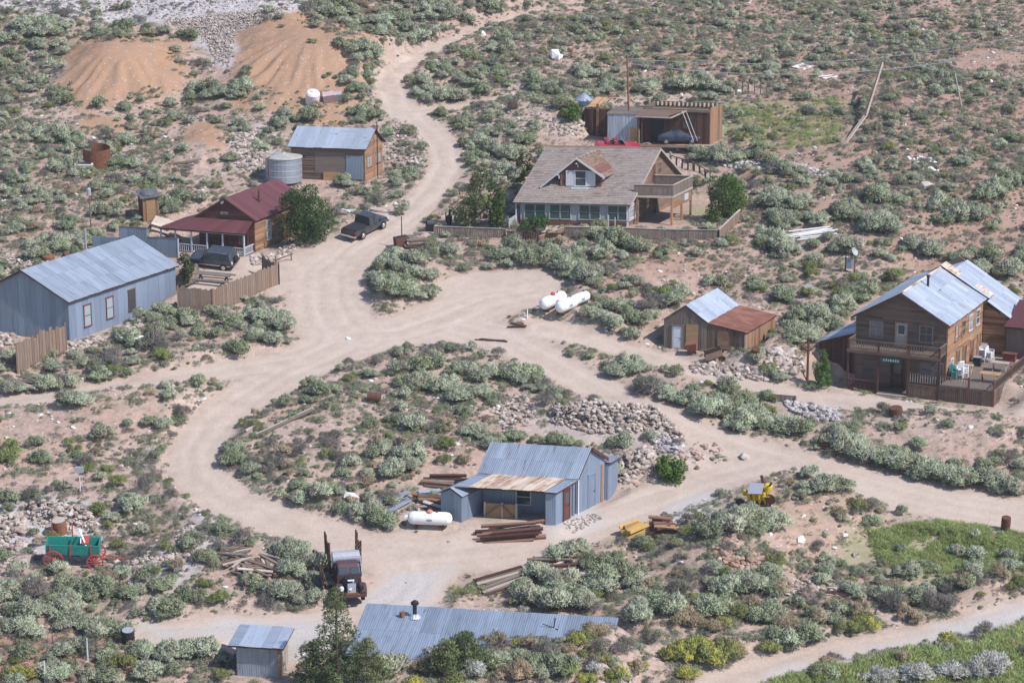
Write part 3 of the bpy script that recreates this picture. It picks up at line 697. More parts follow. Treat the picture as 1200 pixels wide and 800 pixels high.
    for a in (-W, -W + 2.45, -2.45, .0):
        MB().box(a - .07, a + .07, bf - .07, bf + .07, gz(fr, a, bf) - .1, 3.1).build('porch_post', w_dark, t, fr)
    rail(t, fr, (-W, bf), (0, bf), 2.3, .78, w_grey, w_brown); rail(t, fr, (0, bf), (0, -.1), 2.3, .78, w_grey, w_brown); rail(t, fr, (-W, bf), (-W, -.1), 2.3, .78, w_grey, w_brown)
    floor_(t, fr, -W - .1, -.02, bf - .05, -.06, -1.0, w_brown, 'porch_floorboards')
    rail(t, fr, (-W, bf), (-W + 2.45, bf), -.98, .8, w_maroon, w_maroon)
    for i in range(2): MB().box(-W + 2.5, -2.5, bf - .35 - .35 * i, bf - .08 - .35 * i, -1.2 - .1 * i, -1.04 - .1 * i).build('porch_step', w_pale, t, fr)
    # deck on the sunny side
    dx, d1 = 4.4, 7.6
    floor_(t, fr, .06, dx, bf, d1, .03, w_grey, 'deck_floorboards')
    sk = MB()
    for x in np.arange(-2.4, dx, .16): sk.box(x, x + .13, bf - .06, bf - .03, gz(fr, x, bf) - .1, -.02)
    for y in np.arange(bf, d1, .16): sk.box(dx, dx + .03, y, y + .13, gz(fr, dx, y) - .1, -.02)
    sk.build('deck_skirt_boards', w_brown, t, fr, kind='stuff')
    rail(t, fr, (-2.45, bf), (dx, bf), .03, .8, w_pale, w_brown); rail(t, fr, (dx, bf), (dx, d1), .03, .8, w_brown, w_brown)
    for p in ((dx, bf), (dx * .55, bf), (dx, 3), (dx, d1)): MB().box(p[0] - .07, p[0] + .07, p[1] - .07, p[1] + .07, gz(fr, *p) - .1, 1.0).build('deck_post', w_maroon, t, fr)
    # low side lean-to in the shade
    q = fthing(fr, 'lean_to_shed', 'dark lean-to shed with a blue metal roof on the shaded left side of the hotel', 'shed')
    wall_boards(q, fr, (-W - 3.1, .7), (-W - .1, .7), -1.5, [(0, 2.0), (1, 3.0)], w_dark, False, .22)
    wall_boards(q, fr, (-W - 3.1, 6.0), (-W - 3.1, .7), -1.5, 2.0, w_dark, False, .22)
    roof_sheets(q, fr, [(-W - 3.35, 6.2, 1.95), (-W - 3.35, .4, 1.95), (-W - .02, .4, 3.1), (-W - .02, 6.2, 3.1)], [galv_blue, galv], .8, 1)
    # grey shed with maroon roof behind the deck
    q = fthing(fr, 'board_shed', 'grey vertical-board shed with a maroon metal roof behind the hotel deck', 'shed')
    a0, b0 = 2.25, 9.3
    wall_boards(q, fr, (a0, b0), (a0 + 5, b0), -.1, 2.6, w_grey, False, .22)
    wall_boards(q, fr, (a0 + 5, b0), (a0 + 5, b0 + 4), -.1, 2.4, w_grey, False, .22)
    roof_sheets(q, fr, [(a0 - .1, b0 - .5, 2.65), (a0 + 5.2, b0 - .5, 2.65), (a0 + 5.2, b0 + 4, 4.0), (a0 - .1, b0 + 4, 4.0)], maroon, .8, 1)
    MB().box(a0 + 3.0, a0 + 4.6, b0 - .06, b0 - .045, 0, 2.3).build('doorway', dark_m, q, fr)
def rail(t, fr, A, B, c, h_, bal_m, top_m, step=.2):
    dx, dy = B[0] - A[0], B[1] - A[1]; L = math.hypot(dx, dy)
    MB().beam((A[0], A[1], c + h_), (B[0], B[1], c + h_), .1, .07).build('handrail', top_m, t, fr)
    MB().beam((A[0], A[1], c + .1), (B[0], B[1], c + .1), .06, .06).build('bottom_rail', top_m, t, fr)
    n = int(L / step); me_ = None
    for i in range(1, n):
        f = i / n; x, y = A[0] + dx * f, A[1] + dy * f
        if me_ is None:
            me_ = MB().box(-.028, .028, -.028, .028, .13, h_ - .04).mesh('baluster', bal_m, fr)
        o = bpy.data.objects.new('baluster', me_); col.objects.link(o); o.parent = t; o.location = fr.r(x, y, c)
def floor_(t, fr, a0, a1, b0, b1, c, mat, name):
    mb = MB(); y = b0
    while y < b1 - .02:
        mb.box(a0, a1, y, min(y + .185, b1), c - .07, c + random.uniform(0, .008)); y += .195
    mb.build(name, mat, t, fr, kind='stuff')
build_hotel()

# ------------------------------------------------------------------ blue-grey long building
def build_blue():
    fr = FR['blue']; W, D, h, hr = 8.6, 15.04, 3.41, 5.68; m = -W / 2
    t = fthing(fr, 'long_metal_building', 'long blue-grey corrugated metal hall with three brown-framed windows', 'building')
    sl_ = (hr - h) / (W / 2 + .25); wt = h + .18 * sl_
    wall_sheets(t, fr, (-W, 0), (0, 0), -.6, [(0, wt), (.5, hr - .1), (1, wt)], galv_wall, .62)
    wall_sheets(t, fr, (0, 0), (0, D), -.5, wt, galv_wall_b, .85)
    wall_sheets(t, fr, (0, D), (-W, D), -.1, [(0, wt), (.5, hr - .1), (1, wt)], galv_wall, .9)
    wall_sheets(t, fr, (-W, D), (-W, 0), -.5, wt, galv_wall_b, .9)
    roof_sheets(t, fr, [(.25, -.3, h), (.25, D + .25, h), (m, D + .25, hr), (m, -.3, hr)], galv_blue, .85, 3)
    roof_sheets(t, fr, [(-W - .25, D + .25, h), (-W - .25, -.3, h), (m, -.3, hr), (m, D + .25, hr)], galv_blue, .85, 3)
    bargeboard(t, fr, [(m, hr), (.25, h)], -.34, w_dark, .1); bargeboard(t, fr, [(-W - .25, h), (m, hr)], -.34, w_dark, .1)
    MB().box(.2, .26, -.3, D + .25, h - .12, h - .02).build('eave_board', w_dark, t, fr)
    for b, k in ((1.95, 0), (5.0, 0), (8.1, 1)): window(t, fr, (0, 0), (0, D), b, .85, .85, 1.75, w_maroon, pane_m if k else pane_l, (2, 2) if k else (1, 2))
build_blue()
def false_front():
    t = thing('metal_screen_wall', 'blue-grey sheet metal screen wall stepping up behind the long metal building', 'wall', at(172, 300))
    fr = Frame(t.location.x, t.location.y, 14, z=t.location.z)
    segs = []
    def P(px, py, b): # local a of a photo column at depth b
        return 0
    wall_sheets(t, fr, (-5.2, 0), (-2.6, 0), -.8, 1.55, galv_wall, .85); wall_sheets(t, fr, (-2.55, -.04), (.1, -.04), -.8, 2.55, galv_wall, .85); wall_sheets(t, fr, (.15, 0), (3.0, 0), -.8, 1.7, galv_wall, .85)
    MB().box(-2.6, .15, -.1, .02, 2.55, 2.63).build('cap_board', w_brown, t, fr); MB().box(.15, 3.05, -.05, .04, 1.7, 1.78).build('cap_board', w_brown, t, fr)
    MB().box(3.0, 3.1, -.06, .05, -1.2, 1.75).build('post', w_white, t, fr)
false_front()

# ------------------------------------------------------------------ red-roofed cabin
def build_redc():
    fr = FR['redc']; W, D, h, hr = 5.5, 9.99, 2.92, 4.82; m = -W / 2
    t = fthing(fr, 'porch_cabin', 'timber cabin with maroon metal roof and a wide front porch', 'house')
    sl_ = (hr - h) / (W / 2 + .3); wt = h + .2 * sl_; A_ = [(0, wt), (.5, hr - .1), (1, wt)]
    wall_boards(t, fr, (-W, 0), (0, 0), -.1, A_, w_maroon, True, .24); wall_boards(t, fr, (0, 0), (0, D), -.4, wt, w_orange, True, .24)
    wall_boards(t, fr, (0, D), (-W, D), -.1, A_, w_brown, True, .3); wall_boards(t, fr, (-W, D), (-W, 0), -.1, wt, w_brown, True, .3)
    roof_sheets(t, fr, [(.3, -.3, h), (.3, D + .2, h), (m, D + .2, hr), (m, -.3, hr)], maroon, .85, 1)
    roof_sheets(t, fr, [(-W - .3, D + .2, h), (-W - .3, -.3, h), (m, -.3, hr), (m, D + .2, hr)], maroon, .85, 1)
    bargeboard(t, fr, [(m, hr), (.3, h)], -.34, w_dark, .12); bargeboard(t, fr, [(-W - .3, h), (m, hr)], -.34, w_dark, .12)
    bf = -1.9; al_ = -W - 3.0; pl = 2.05
    roof_sheets(t, fr, [(al_, bf - .2, pl), (.15, bf - .2, pl), (.0, -.32, h - .05), (-W - .2, -.32, h - .05)], maroon, .85, 1)
    roof_sheets(t, fr, [(al_, 3.5, pl), (al_, bf - .2, pl), (-W - .2, -.32, h - .05), (-W - .2, 3.5, h - .05)], maroon, .85, 1)
    for a in (al_ + .15, al_ + 1.6, -5.3, -3.75, -2.2, -.1):
        MB().box(a - .06, a + .06, bf - .05, bf + .07, gz(fr, a, bf) - .1, pl - .08).build('porch_post', w_white, t, fr)
    MB().box(al_ + .1, 0, bf - .05, bf + .05, pl - .17, pl - .06).build('porch_beam', w_pale, t, fr)
    rail(t, fr, (al_ + .15, bf), (-3.75, bf), 0, .7, w_white, w_white); rail(t, fr, (-2.2, bf), (-.1, bf), 0, .7, w_white, w_white); rail(t, fr, (-.1, bf), (-.1, -.1), 0, .75, w_white, w_white)
    floor_(t, fr, al_, 0, bf, -.05, .0, w_grey, 'porch_floorboards')
    door(t, fr, (-W, 0), (0, 0), 2.1, .02, .85, 1.9, w_maroon, w_maroon); window(t, fr, (-W, 0), (0, 0), .6, .7, .8, 1.1, w_maroon, pane_m, (2, 1)); window(t, fr, (-W, 0), (0, 0), 4.0, .7, .8, 1.1, w_maroon, pane_m, (2, 1))
    window(t, fr, (0, 0), (0, D), 2.3, .7, .75, 1.7, w_white, pane_l, (1, 2))
    window(t, fr, (-W, 0), (0, 0), 2.35, 3.35, .5, .08, w_pale, pane_m)
    # round white lamp disc in the gable
    d = MB().tube((m - .35, -.16, 4.42), (m - .35, -.1, 4.42), .18, n=14).build('white_disc', white_m, t, fr)
    p = MB().tube((.0 - 1.2, 3.4, 3.6), (-1.2, 3.4, 4.9), .09).tube((-1.2, 3.4, 4.9), (-1.2, 3.4, 5.0), .12).tube((-1.45, 3.4, 3.9), (-1.2, 3.4, 4.85), .025).tube((-1.2, 3.7, 3.8), (-1.2, 3.4, 4.85), .025).build('stove_pipe', rust_m, t, fr)
    MB().slab([(-1.45, 3.15, 3.98 - .02), (-.9, 3.15, 3.6), (-.9, 3.65, 3.6), (-1.45, 3.65, 3.98 - .02)], .03).build('pipe_flashing', galv, t, fr)
build_redc()

# ------------------------------------------------------------------ old cabin with tin roof, upper left
def build_woodc():
    fr = FR['woodc']; W, D, h, hr = 7.4, 4.63, 3.17, 4.80
    t = fthing(fr, 'tin_roofed_cabin', 'old timber cabin with patchwork tin roof beside the round water tank', 'cabin')
    wt = h + .15; G = [(0, wt), (.5, hr - .1), (1, wt)]
    wall_boards(t, fr, (-W, 0), (0, 0), -.1, wt, w_brown, True, .25); wall_boards(t, fr, (0, 0), (0, D), -.1, G, w_orange, True, .25)
    wall_boards(t, fr, (0, D), (-W, D), -.1, wt, w_brown, True, .3); wall_boards(t, fr, (-W, D), (-W, 0), -.1, G, w_brown, True, .3)
    q_ = [(-W - .3, -.3, h), (.3, -.3, h), (.3, D / 2, hr), (-W - .3, D / 2, hr)]
    roof_sheets(t, fr, q_, [galv, galv, galv_b, galv], .85, 1); roof_sheets(t, fr, [(.3, D + .3, h), (-W - .3, D + .3, h), (-W - .3, D / 2, hr), (.3, D / 2, hr)], galv, .85, 1)
    MB().slab([(-4.2, .2, 3.52), (-2.8, .2, 3.52), (-2.8, 1.5, 4.33), (-4.2, 1.5, 4.33)], .03).build('roof_patch', w_grey, t, fr)
    MB().hexa([(-5.0, -.07, .75), (-1.95, -.07, .75), (-1.95, -.04, .75), (-5.0, -.04, .75), (-5.0, -.07, 2.75), (-1.95, -.07, 2.75), (-1.95, -.04, 2.75), (-5.0, -.04, 2.75)]).build('grey_board_panel', w_grey, t, fr)
    MB().box(-1.85, -.1, -.09, -.06, .15, 2.5).build('metal_panel', galv_wall, t, fr)
    MB().box(-4.15, -2.5, -.16, -.1, .0, .8).build('plywood_panel', w_ply, t, fr)
    for b in (.5, 2.9): window(t, fr, (0, 0), (0, D), b, 1.3, 1.2, 1.0, w_orange, pane_l, (2, 1))
    MB().tube((.45, 2.2, 0), (.45, 2.2, 5.6), .05).build('pipe_mast', dark_m, t, fr)
    # round galvanised tank
    p = at(333, 212); k = thing('water_tank', 'round galvanised water tank with a low conical lid beside the tin-roofed cabin', 'tank', p)
    MB().lathe([(1.78, 0), (1.78, 2.35)], 28).build('shell', metal('tank_sheeting', (.34, .36, .40), axis=2, rough=.4, streak=.15), k)
    MB().lathe([(1.86, 2.33), (1.86, 2.42), (1.72, 2.50), (.25, 2.72), (.2, 2.8), (.02, 2.82)], 28).build('lid', plain('weathered_tank_lid', (.36, .34, .31), .7, .1, var=.3, scale=2), k)
    MB().box(-1.0, -.3, -.3, .3, 2.6, 2.8).build('hatch', galv, k)
    MB().tube((-1.2, -.5, 2.5), (-1.3, -1.9, 2.6), .05).tube((-1.3, -1.87, 2.6), (-1.3, -1.87, .1), .05).build('pipe', rust_m, k)
    for i in range(3): MB().lathe([(1.79, .6 + .6 * i), (1.81, .62 + .6 * i), (1.79, .64 + .6 * i)], 28).build('hoop', galv, k)
build_woodc()

# ------------------------------------------------------------------ large shingled house
w_side = wood('house_side_shaded_boards', (.20, .11, .07), var=.5, grey=(.15, .11, .09))  # weathered boards, colour darkened for the roof overhang's shade on the gable wall
w_trim = plain('grey_trim_eave_shade', (.27, .28, .29), .6, var=.15)  # grey trim, its tone lowered for the shade beneath the eaves
def build_house():
    fr = FR['house']; W, D, h, hr = 10.2, 14.0, 2.12, 6.2; rb = 7.3
    t = fthing(fr, 'shingled_house', 'large house with steep shingled roof, front dormer, glazed porch and side balcony', 'house')
    G = [(0, 2.3), (rb / D, hr - .15), (1, 2.2)]
    # glazed porch front
    wall_boards(t, fr, (-W + .2, 0), (0, 0), -.4, .45, w_maroon, True, .15)
    MB().box(-W + .2, -.02, .05, .15, .45, 2.1).build('porch_wall', w_trim, t, fr)
    for a in (-9.5, -8.5, -7.15, -6.15, -4.4, -3.4, -1.75, -.8):
        w2 = .88; window(t, fr, (-W, .06), (0, .06), a + W - .05, .62, w2, 1.3, w_trim, green_pane, (1, 2))
    MB().box(-W + .2, 0, -.08, .04, 1.98, 2.14).build('porch_header', w_white, t, fr)
    MB().box(-.08, .06, -.06, .1, -.1, 2.15).build('corner_post', w_white, t, fr)
    # side gable wall
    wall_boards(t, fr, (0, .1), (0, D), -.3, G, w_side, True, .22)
    wall_boards(t, fr, (-W + .2, D), (-W + .2, .1), -.3, [(0, 2.2), (1 - rb / D, hr - .15), (1, 2.3)], w_brown, True, .3)
    wall_boards(t, fr, (0, D), (-W + .2, D), -.3, 2.0, w_brown, True, .3)
    window(t, fr, (0, 0), (0, D), .35, .75, 2.2, 1.0, w_white, pane_l, (4, 1)); MB().box(.05, .13, .1, 2.9, .5, .62).build('white_trim', w_white, t, fr); MB().box(.05, .13, .1, 2.9, 1.9, 2.02).build('white_trim', w_white, t, fr)
    window(t, fr, (0, 0), (0, D), 4.6, .8, .9, 1.1, w_grey, pane_m, (1, 2)); door(t, fr, (0, 0), (0, D), 6.4, 0, .9, 1.9, w_grey, w_dark)
    door(t, fr, (0, 0), (0, D), 6.0, 3.05, .9, 1.8, w_orange, w_dark); window(t, fr, (0, 0), (0, D), 7.6, 3.7, .9, 1.0, w_orange, pane_m, (1, 2))
    # roofs
    shingles(t, fr, [(-W - .35, -.4, h), (.4, -.4, h), (.4, rb, hr), (-W - .35, rb, hr)], shingle, .25, .4)
    shingles(t, fr, [(.4, D + 1.2, 1.75), (-W - .35, D + 1.2, 1.75), (-W - .35, rb, hr), (.4, rb, hr)], shingle_r, .28, .45)
    for b0, c0, b1, c1 in ((-.4, h, rb, hr), (rb, hr, D + 1.2, 1.75)):
        MB().hexa([(.4, b0, c0 - .2), (.46, b0, c0 - .2), (.46, b1, c1 - .2), (.4, b1, c1 - .2), (.4, b0, c0 + .02), (.46, b0, c0 + .02), (.46, b1, c1 + .02), (.4, b1, c1 + .02)]).build('bargeboard', w_pale, t, fr)
    MB().prism([(rb - .12, hr), (rb, hr + .1), (rb + .12, hr)], -W - .35, .42, 'a').build('ridge_cap', shingle_r, t, fr)
    # dormer
    bd = 1.9; a0, a1 = -6.95, -3.2; ac = -5.35; zc_ = 6.1; z0 = 3.1; ez = 4.75
    dm = MB().add([(a0, bd, z0), (a1, bd, z0), (a1, bd, ez), (ac, bd, zc_ - .12), (a0, bd, ez), (a0, bd + 3.5, z0), (a1, bd + 3.5, z0), (a1, bd + 3.5, ez), (ac, bd + 3.5, zc_ - .12), (a0, bd + 3.5, ez)],
                  [(0, 1, 2, 3, 4), (9, 8, 7, 6, 5), (0, 4, 9, 5), (1, 6, 7, 2), (2, 7, 8, 3), (3, 8, 9, 4), (0, 5, 6, 1)]).build('dormer', w_maroon, t, fr)
    wall_b = MB()
    for z in np.arange(z0 + .05, 4.7, .2): wall_b.box(a0 + .02, a1 - .02, bd - .045, bd - .005, z, z + .185)
    wall_b.build('siding_boards', w_maroon, dm, fr, kind='stuff')
    MB().box(a0 - .02, a0 + .1, bd - .07, bd - .046, z0, ez).build('corner_board', w_orange, dm, fr)
    yr = 2 * 1
    def droof(e, r, nm, mat, e2b, r2b):
        shingles_(dm, fr, [(e[0], bd - .45, e[1]), (r[0], bd - .45, r[1]), (r[0], r2b, r[1]), (e[0], e2b, e[1])], mat)
    def shingles_(root, fr, q_, mat):
        EL, RL, RR, ER = q_; shingles(root, fr, [EL, ER, RR, RL], mat, .25, .4)
    droof((a1 + .5, ez - .45), (ac, zc_), 'r', shingle_r, bd + 2.6, bd + 5.0)
    droof((a0 - 1.75, 3.3), (ac, zc_), 'l', shingle, bd + .35, bd + 5.0)
    for (x0, c0_), (x1, c1_) in (((a0 - 1.75, 3.3), (ac, zc_)), ((ac, zc_), (a1 + .5, ez - .45))):
        MB().hexa([(x0, bd - .52, c0_ - .14), (x1, bd - .52, c1_ - .14), (x1, bd - .46, c1_ - .14), (x0, bd - .46, c0_ - .14), (x0, bd - .52, c0_ + .05), (x1, bd - .52, c1_ + .05), (x1, bd - .46, c1_ + .05), (x0, bd - .46, c0_ + .05)]).build('bargeboard', w_white, dm, fr)
    for x, z in ((a0 - .15, 4.75), (ac, 5.85), (a1 + .2, 4.75)): MB().box(x - .05, x + .05, bd - .5, bd, z - .35, z - .22).box(x - .05, x + .05, bd - .1, bd, z - .7, z - .25).build('bracket', w_white, dm, fr)
    wd_ = window(dm, fr, (-W, bd - .05), (0, bd - .05), W - 5.55, 3.45, .95, 1.35, w_white, pane_m, (1, 2))
    for s in (-6.45, -4.5): MB().box(s, s + .8, bd - .12, bd - .06, 3.4, 4.85).build('shutter', w_white, dm, fr)
    MB().box(-5.85, -4.3, bd - .45, bd - .13, 3.08, 3.32).build('window_box', w_white, dm, fr)
    # balcony on posts, running back along the gable side
    c, A1, b0, b1 = 2.75, 3.7, 1.3, 6.6
    floor_(t, fr, .1, A1, b0, b1, c, w_grey, 'balcony_floorboards')
    for p0, p1 in (((.1, b0), (A1, b0)), ((A1, b0), (A1, b1)), ((.1, b1), (A1, b1))):
        L = math.dist(p0, p1); n = int(L / .2); mb = MB()
        MB().beam((*p0, c + 1.02), (*p1, c + 1.02), .14, .07).build('handrail', w_pale, t, fr)
        MB().beam((*p0, c - .1), (*p1, c - .1), .1, .2).build('balcony_fascia', w_pale, t, fr)
        for i in range(n):
            x0, y0 = lerp(p0, p1, (i + .04) / n); x1, y1 = lerp(p0, p1, (i + .96) / n)
            mb.beam((x0, y0, c + .5), (x1, y1, c + .5), .03, .92)
        mb.build('parapet_boards', w_grey, t, fr, kind='stuff')
    for p in ((A1 - .1, b0 + .1), (A1 - .1, b0 + 2.7), (A1 - .1, b1 - .1), (.4, b0 + .1)):
        MB().box(p[0] - .09, p[0] + .09, p[1] - .09, p[1] + .09, gz(fr, *p) - .1, c - .1).build('balcony_post', w_orange, t, fr)
    MB().box(A1 - .12, A1 - .05, b0 + .2, b1 - .2, 1.5, 2.5).build('side_screen', w_orange, t, fr)
    MB().box(A1 - .04, A1 + .02, b0 + 3.2, b0 + 4.2, 1.75, 2.35).build('screen_window', w_white, t, fr)
    MB().tube((-10.35, -.1, 2.0), (-10.35, -.1, 0.1), .05).build('downpipe', w_white, t, fr)
    for i in range(2): MB().tube((-1.3 + i * .6, -1.2, -.6), (-1.3 + i * .6, -1.2, 1.3 - i * .2), .035).build('white_handrail_post', w_white, t, fr)
build_house()

# ------------------------------------------------------------------ board shed with tin and rust roof
def build_shed():
    fr = FR['shed']; W, D, h, hr, w2, h2 = 3.64, 6.65, 2.4, 3.72, 3.19, 1.8; m = -W / 2
    t = fthing(fr, 'storage_shed', 'weathered plank shed whose roof is half bright tin and half red rust', 'shed')
    A_ = [(0, h), (.5, hr - .08), (1, h)]
    wall_boards(t, fr, (-W, 0), (0, 0), -.2, A_, w_grey, False, .2); wall_boards(t, fr, (-W, D), (-W, 0), -.2, h, w_brown, False, .25)
    wall_boards(t, fr, (.02, 0), (w2, 0), -.6, [(0, h - .05), (1, h2)], w_brown, False, .2)
    wall_boards(t, fr, (w2, 0), (w2, D), -.6, h2, w_orange, False, .25); wall_boards(t, fr, (w2, D), (-W, D), -.1, [(0, h2), (.47, h), (.73, hr - .1), (1, h)], w_brown, False, .25)
    roof_sheets(t, fr, [(.05, -.12, h + .02), (.05, D + .1, h + .02), (m, D + .1, hr), (m, -.12, hr)], [galv_b, galv], .75, 2)
    roof_sheets(t, fr, [(-W - .2, D + .1, h - .05), (-W - .2, -.12, h - .05), (m, -.12, hr), (m, D + .1, hr)], galv_b, .8, 1)
    roof_sheets(t, fr, [(w2 + .15, -.12, h2), (w2 + .15, D + .1, h2), (.06, D + .1, h - .02), (.06, -.12, h - .02)], rusty_roof, .7, 1)
    door(t, fr, (-W, 0), (0, 0), .72, -.05, .8, 1.95, w_grey, plain('white_panel_door', (.55, .58, .62), .6, var=.1))
    MB().box(-1.75, -.75, -.08, -.055, .1, 2.15).build('plywood_panel', w_ply, t, fr); MB().box(.9, 1.8, -.08, -.055, .3, 1.8).build('plywood_panel', w_orange, t, fr)
    MB().box(w2 - .05, w2 + .07, -.08, -.04, -.6, h2).build('corner_board', w_pale, t, fr)
build_shed()

# ------------------------------------------------------------------ corrugated workshop, centre
def build_work():
    fr = FR['work']; W, rd_, D, h, hr, pd, ph, hb = 7.04, 1.66, 3.7, 2.59, 4.44, 2.82, 2.38, 3.14
    t = fthing(fr, 'metal_workshop', 'blue-grey corrugated workshop with a rust-streaked porch roof beside the lower road', 'building')
    wall_sheets(t, fr, (0, 0), (0, D), -.3, [(0, h), (rd_ / D, hr - .08), (1, hb)], galv_wall_b, .75)
    wall_sheets(t, fr, (0, D), (-W, D), -.1, hb, galv_wall, .8); wall_sheets(t, fr, (-W, D), (-W, -pd), -.3, [(0, hb), (1 - (rd_ + pd) / (D + pd) , hr - .08), (1 - pd / (D + pd), h), (1, ph)], galv_wall_b, .8)
    b_ = -.45
    wall_sheets(t, fr, (-W, b_), (0, b_), -.2, h, galv_wall, .62)
    wall_sheets(t, fr, (-.02, -pd), (-.02, -.75), -.4, [(0, ph), (1, h)], galv_wall_b, .7); wall_sheets(t, fr, (-.75, -pd + .02), (-.02, -pd + .02), -.4, ph, galv_wall, .7)
    roof_sheets(t, fr, [(-W - .1, -.1, h), (.15, -.1, h), (.15, rd_, hr), (-W - .1, rd_, hr)], galv_low, .75, 2)
    roof_sheets(t, fr, [(.2, D + .15, hb), (-W - .1, D + .15, hb), (-W - .1, rd_, hr), (.2, rd_, hr)], galv_blue, .8, 1)
    roof_sheets(t, fr, [(-W - .1, -pd - .2, ph), (-W + .9, -pd - .2, ph), (-W + .9, -.12, h - .05), (-W - .1, -.12, h - .05)], galv_blue, .8, 1)
    roof_sheets(t, fr, [(-W + .92, -pd - .2, ph + .03), (-.75, -pd - .2, ph + .03), (-.75, -.12, h), (-W + .92, -.12, h)], rust_pale, .62, 1)
    roof_sheets(t, fr, [(-.73, -pd - .2, ph), (.15, -pd - .2, ph), (.15, -.12, h - .05), (-.73, -.12, h - .05)], galv_blue, .8, 1)
    for b0, c0, b1, c1 in ((rd_, hr, D + .15, hb),):
        MB().hexa([(.2, b0, c0 - .22), (.26, b0, c0 - .22), (.26, b1, c1 - .22), (.2, b1, c1 - .22), (.2, b0, c0 + .04), (.26, b0, c0 + .04), (.26, b1, c1 + .04), (.2, b1, c1 + .04)]).build('bargeboard', w_dark, t, fr)
    window(t, fr, (-W, b_), (0, b_), 3.0, .65, .95, 1.05, w_white, pane_m, (1, 2))
    door(t, fr, (0, -pd), (0, 0), .95, 0, .7, 2.15, w_maroon, w_maroon, True)
    door(t, fr, (0, 0), (0, D), 1.45, -.1, .85, 2.5, galv_wall_b, galv_wall_b)
    MB().box(.04, .1, D - .55, D - .25, -.1, 2.8).build('orange_trim', w_orange, t, fr)
    MB().tube((.08, .03, -.1), (.08, .03, 2.55), .04).build('white_pipe', white_m, t, fr)
    # plywood trestle leaning in the porch
    k = thing('plywood_crate', 'orange plywood crate with cross braces standing under the workshop porch', 'crate', fr.w(-4.3, -1.9, gz(fr, -4.3, -1.9)))
    MB().box(-1.2, 1.1, -.1, .0, 0, 1.05).build('panel', w_ply, k, fr)
    for a in (-1.25, .0, 1.0): MB().box(a, a + .12, -.2, -.11, 0, 1.15).build('brace', w_pale, k, fr)
    MB().beam((-1.2, -.25, .1), (-.1, -.25, 1.0), .1, .06).beam((.1, -.25, 1.0), (1.0, -.25, .1), .1, .06).build('cross_brace', w_beam, k, fr)
    # little gabled annexe at the left
    f2 = Frame(*fr.w(-W - .05, -2.0, 0)[:2], 20, 20, z=fr.z)
    p = at(541, 612); f2 = Frame(p.x, p.y, 33, 33, z=p.z)
    q = thing('gabled_annexe', 'small blue-grey metal hut with a gable roof at the left end of the workshop', 'shed', p)
    w_, d_ = 1.75, 2.5
    wall_sheets(q, f2, (-w_, 0), (0, 0), -.2, [(0, 1.95), (.5, 2.35), (1, 1.95)], galv_wall, .6); wall_sheets(q, f2, (0, 0), (0, d_), -.2, 1.95, galv_wall_b, .8); wall_sheets(q, f2, (-w_, d_), (-w_, 0), -.2, 1.95, galv_wall_b, .8); wall_sheets(q, f2, (0, d_), (-w_, d_), -.2, 1.95, galv_wall, .8)
    roof_sheets(q, f2, [(.12, -.12, 1.93), (.12, d_, 1.93), (-w_ / 2, d_, 2.42), (-w_ / 2, -.12, 2.42)], galv_blue, .8, 1); roof_sheets(q, f2, [(-w_ - .12, d_, 1.93), (-w_ - .12, -.12, 1.93), (-w_ / 2, -.12, 2.42), (-w_ / 2, d_, 2.42)], galv_blue, .8, 1)
    # rear box
    q = fthing(fr, 'rear_metal_closet', 'narrow metal closet with a blue lid behind the right end of the workshop', 'shed')
    wall_sheets(q, fr, (.25, D + .1), (.25, D + 1.4), -.2, 2.75, galv_wall_b, .7); wall_sheets(q, fr, (-.8, D + .1), (.25, D + .1), -.2, 2.75, galv_wall, .7)
    roof_sheets(q, fr, [(-.9, D, 2.8), (.5, D, 2.8), (.5, D + 1.6, 2.9), (-.9, D + 1.6, 2.9)], galv_blue, .8, 1)
build_work()

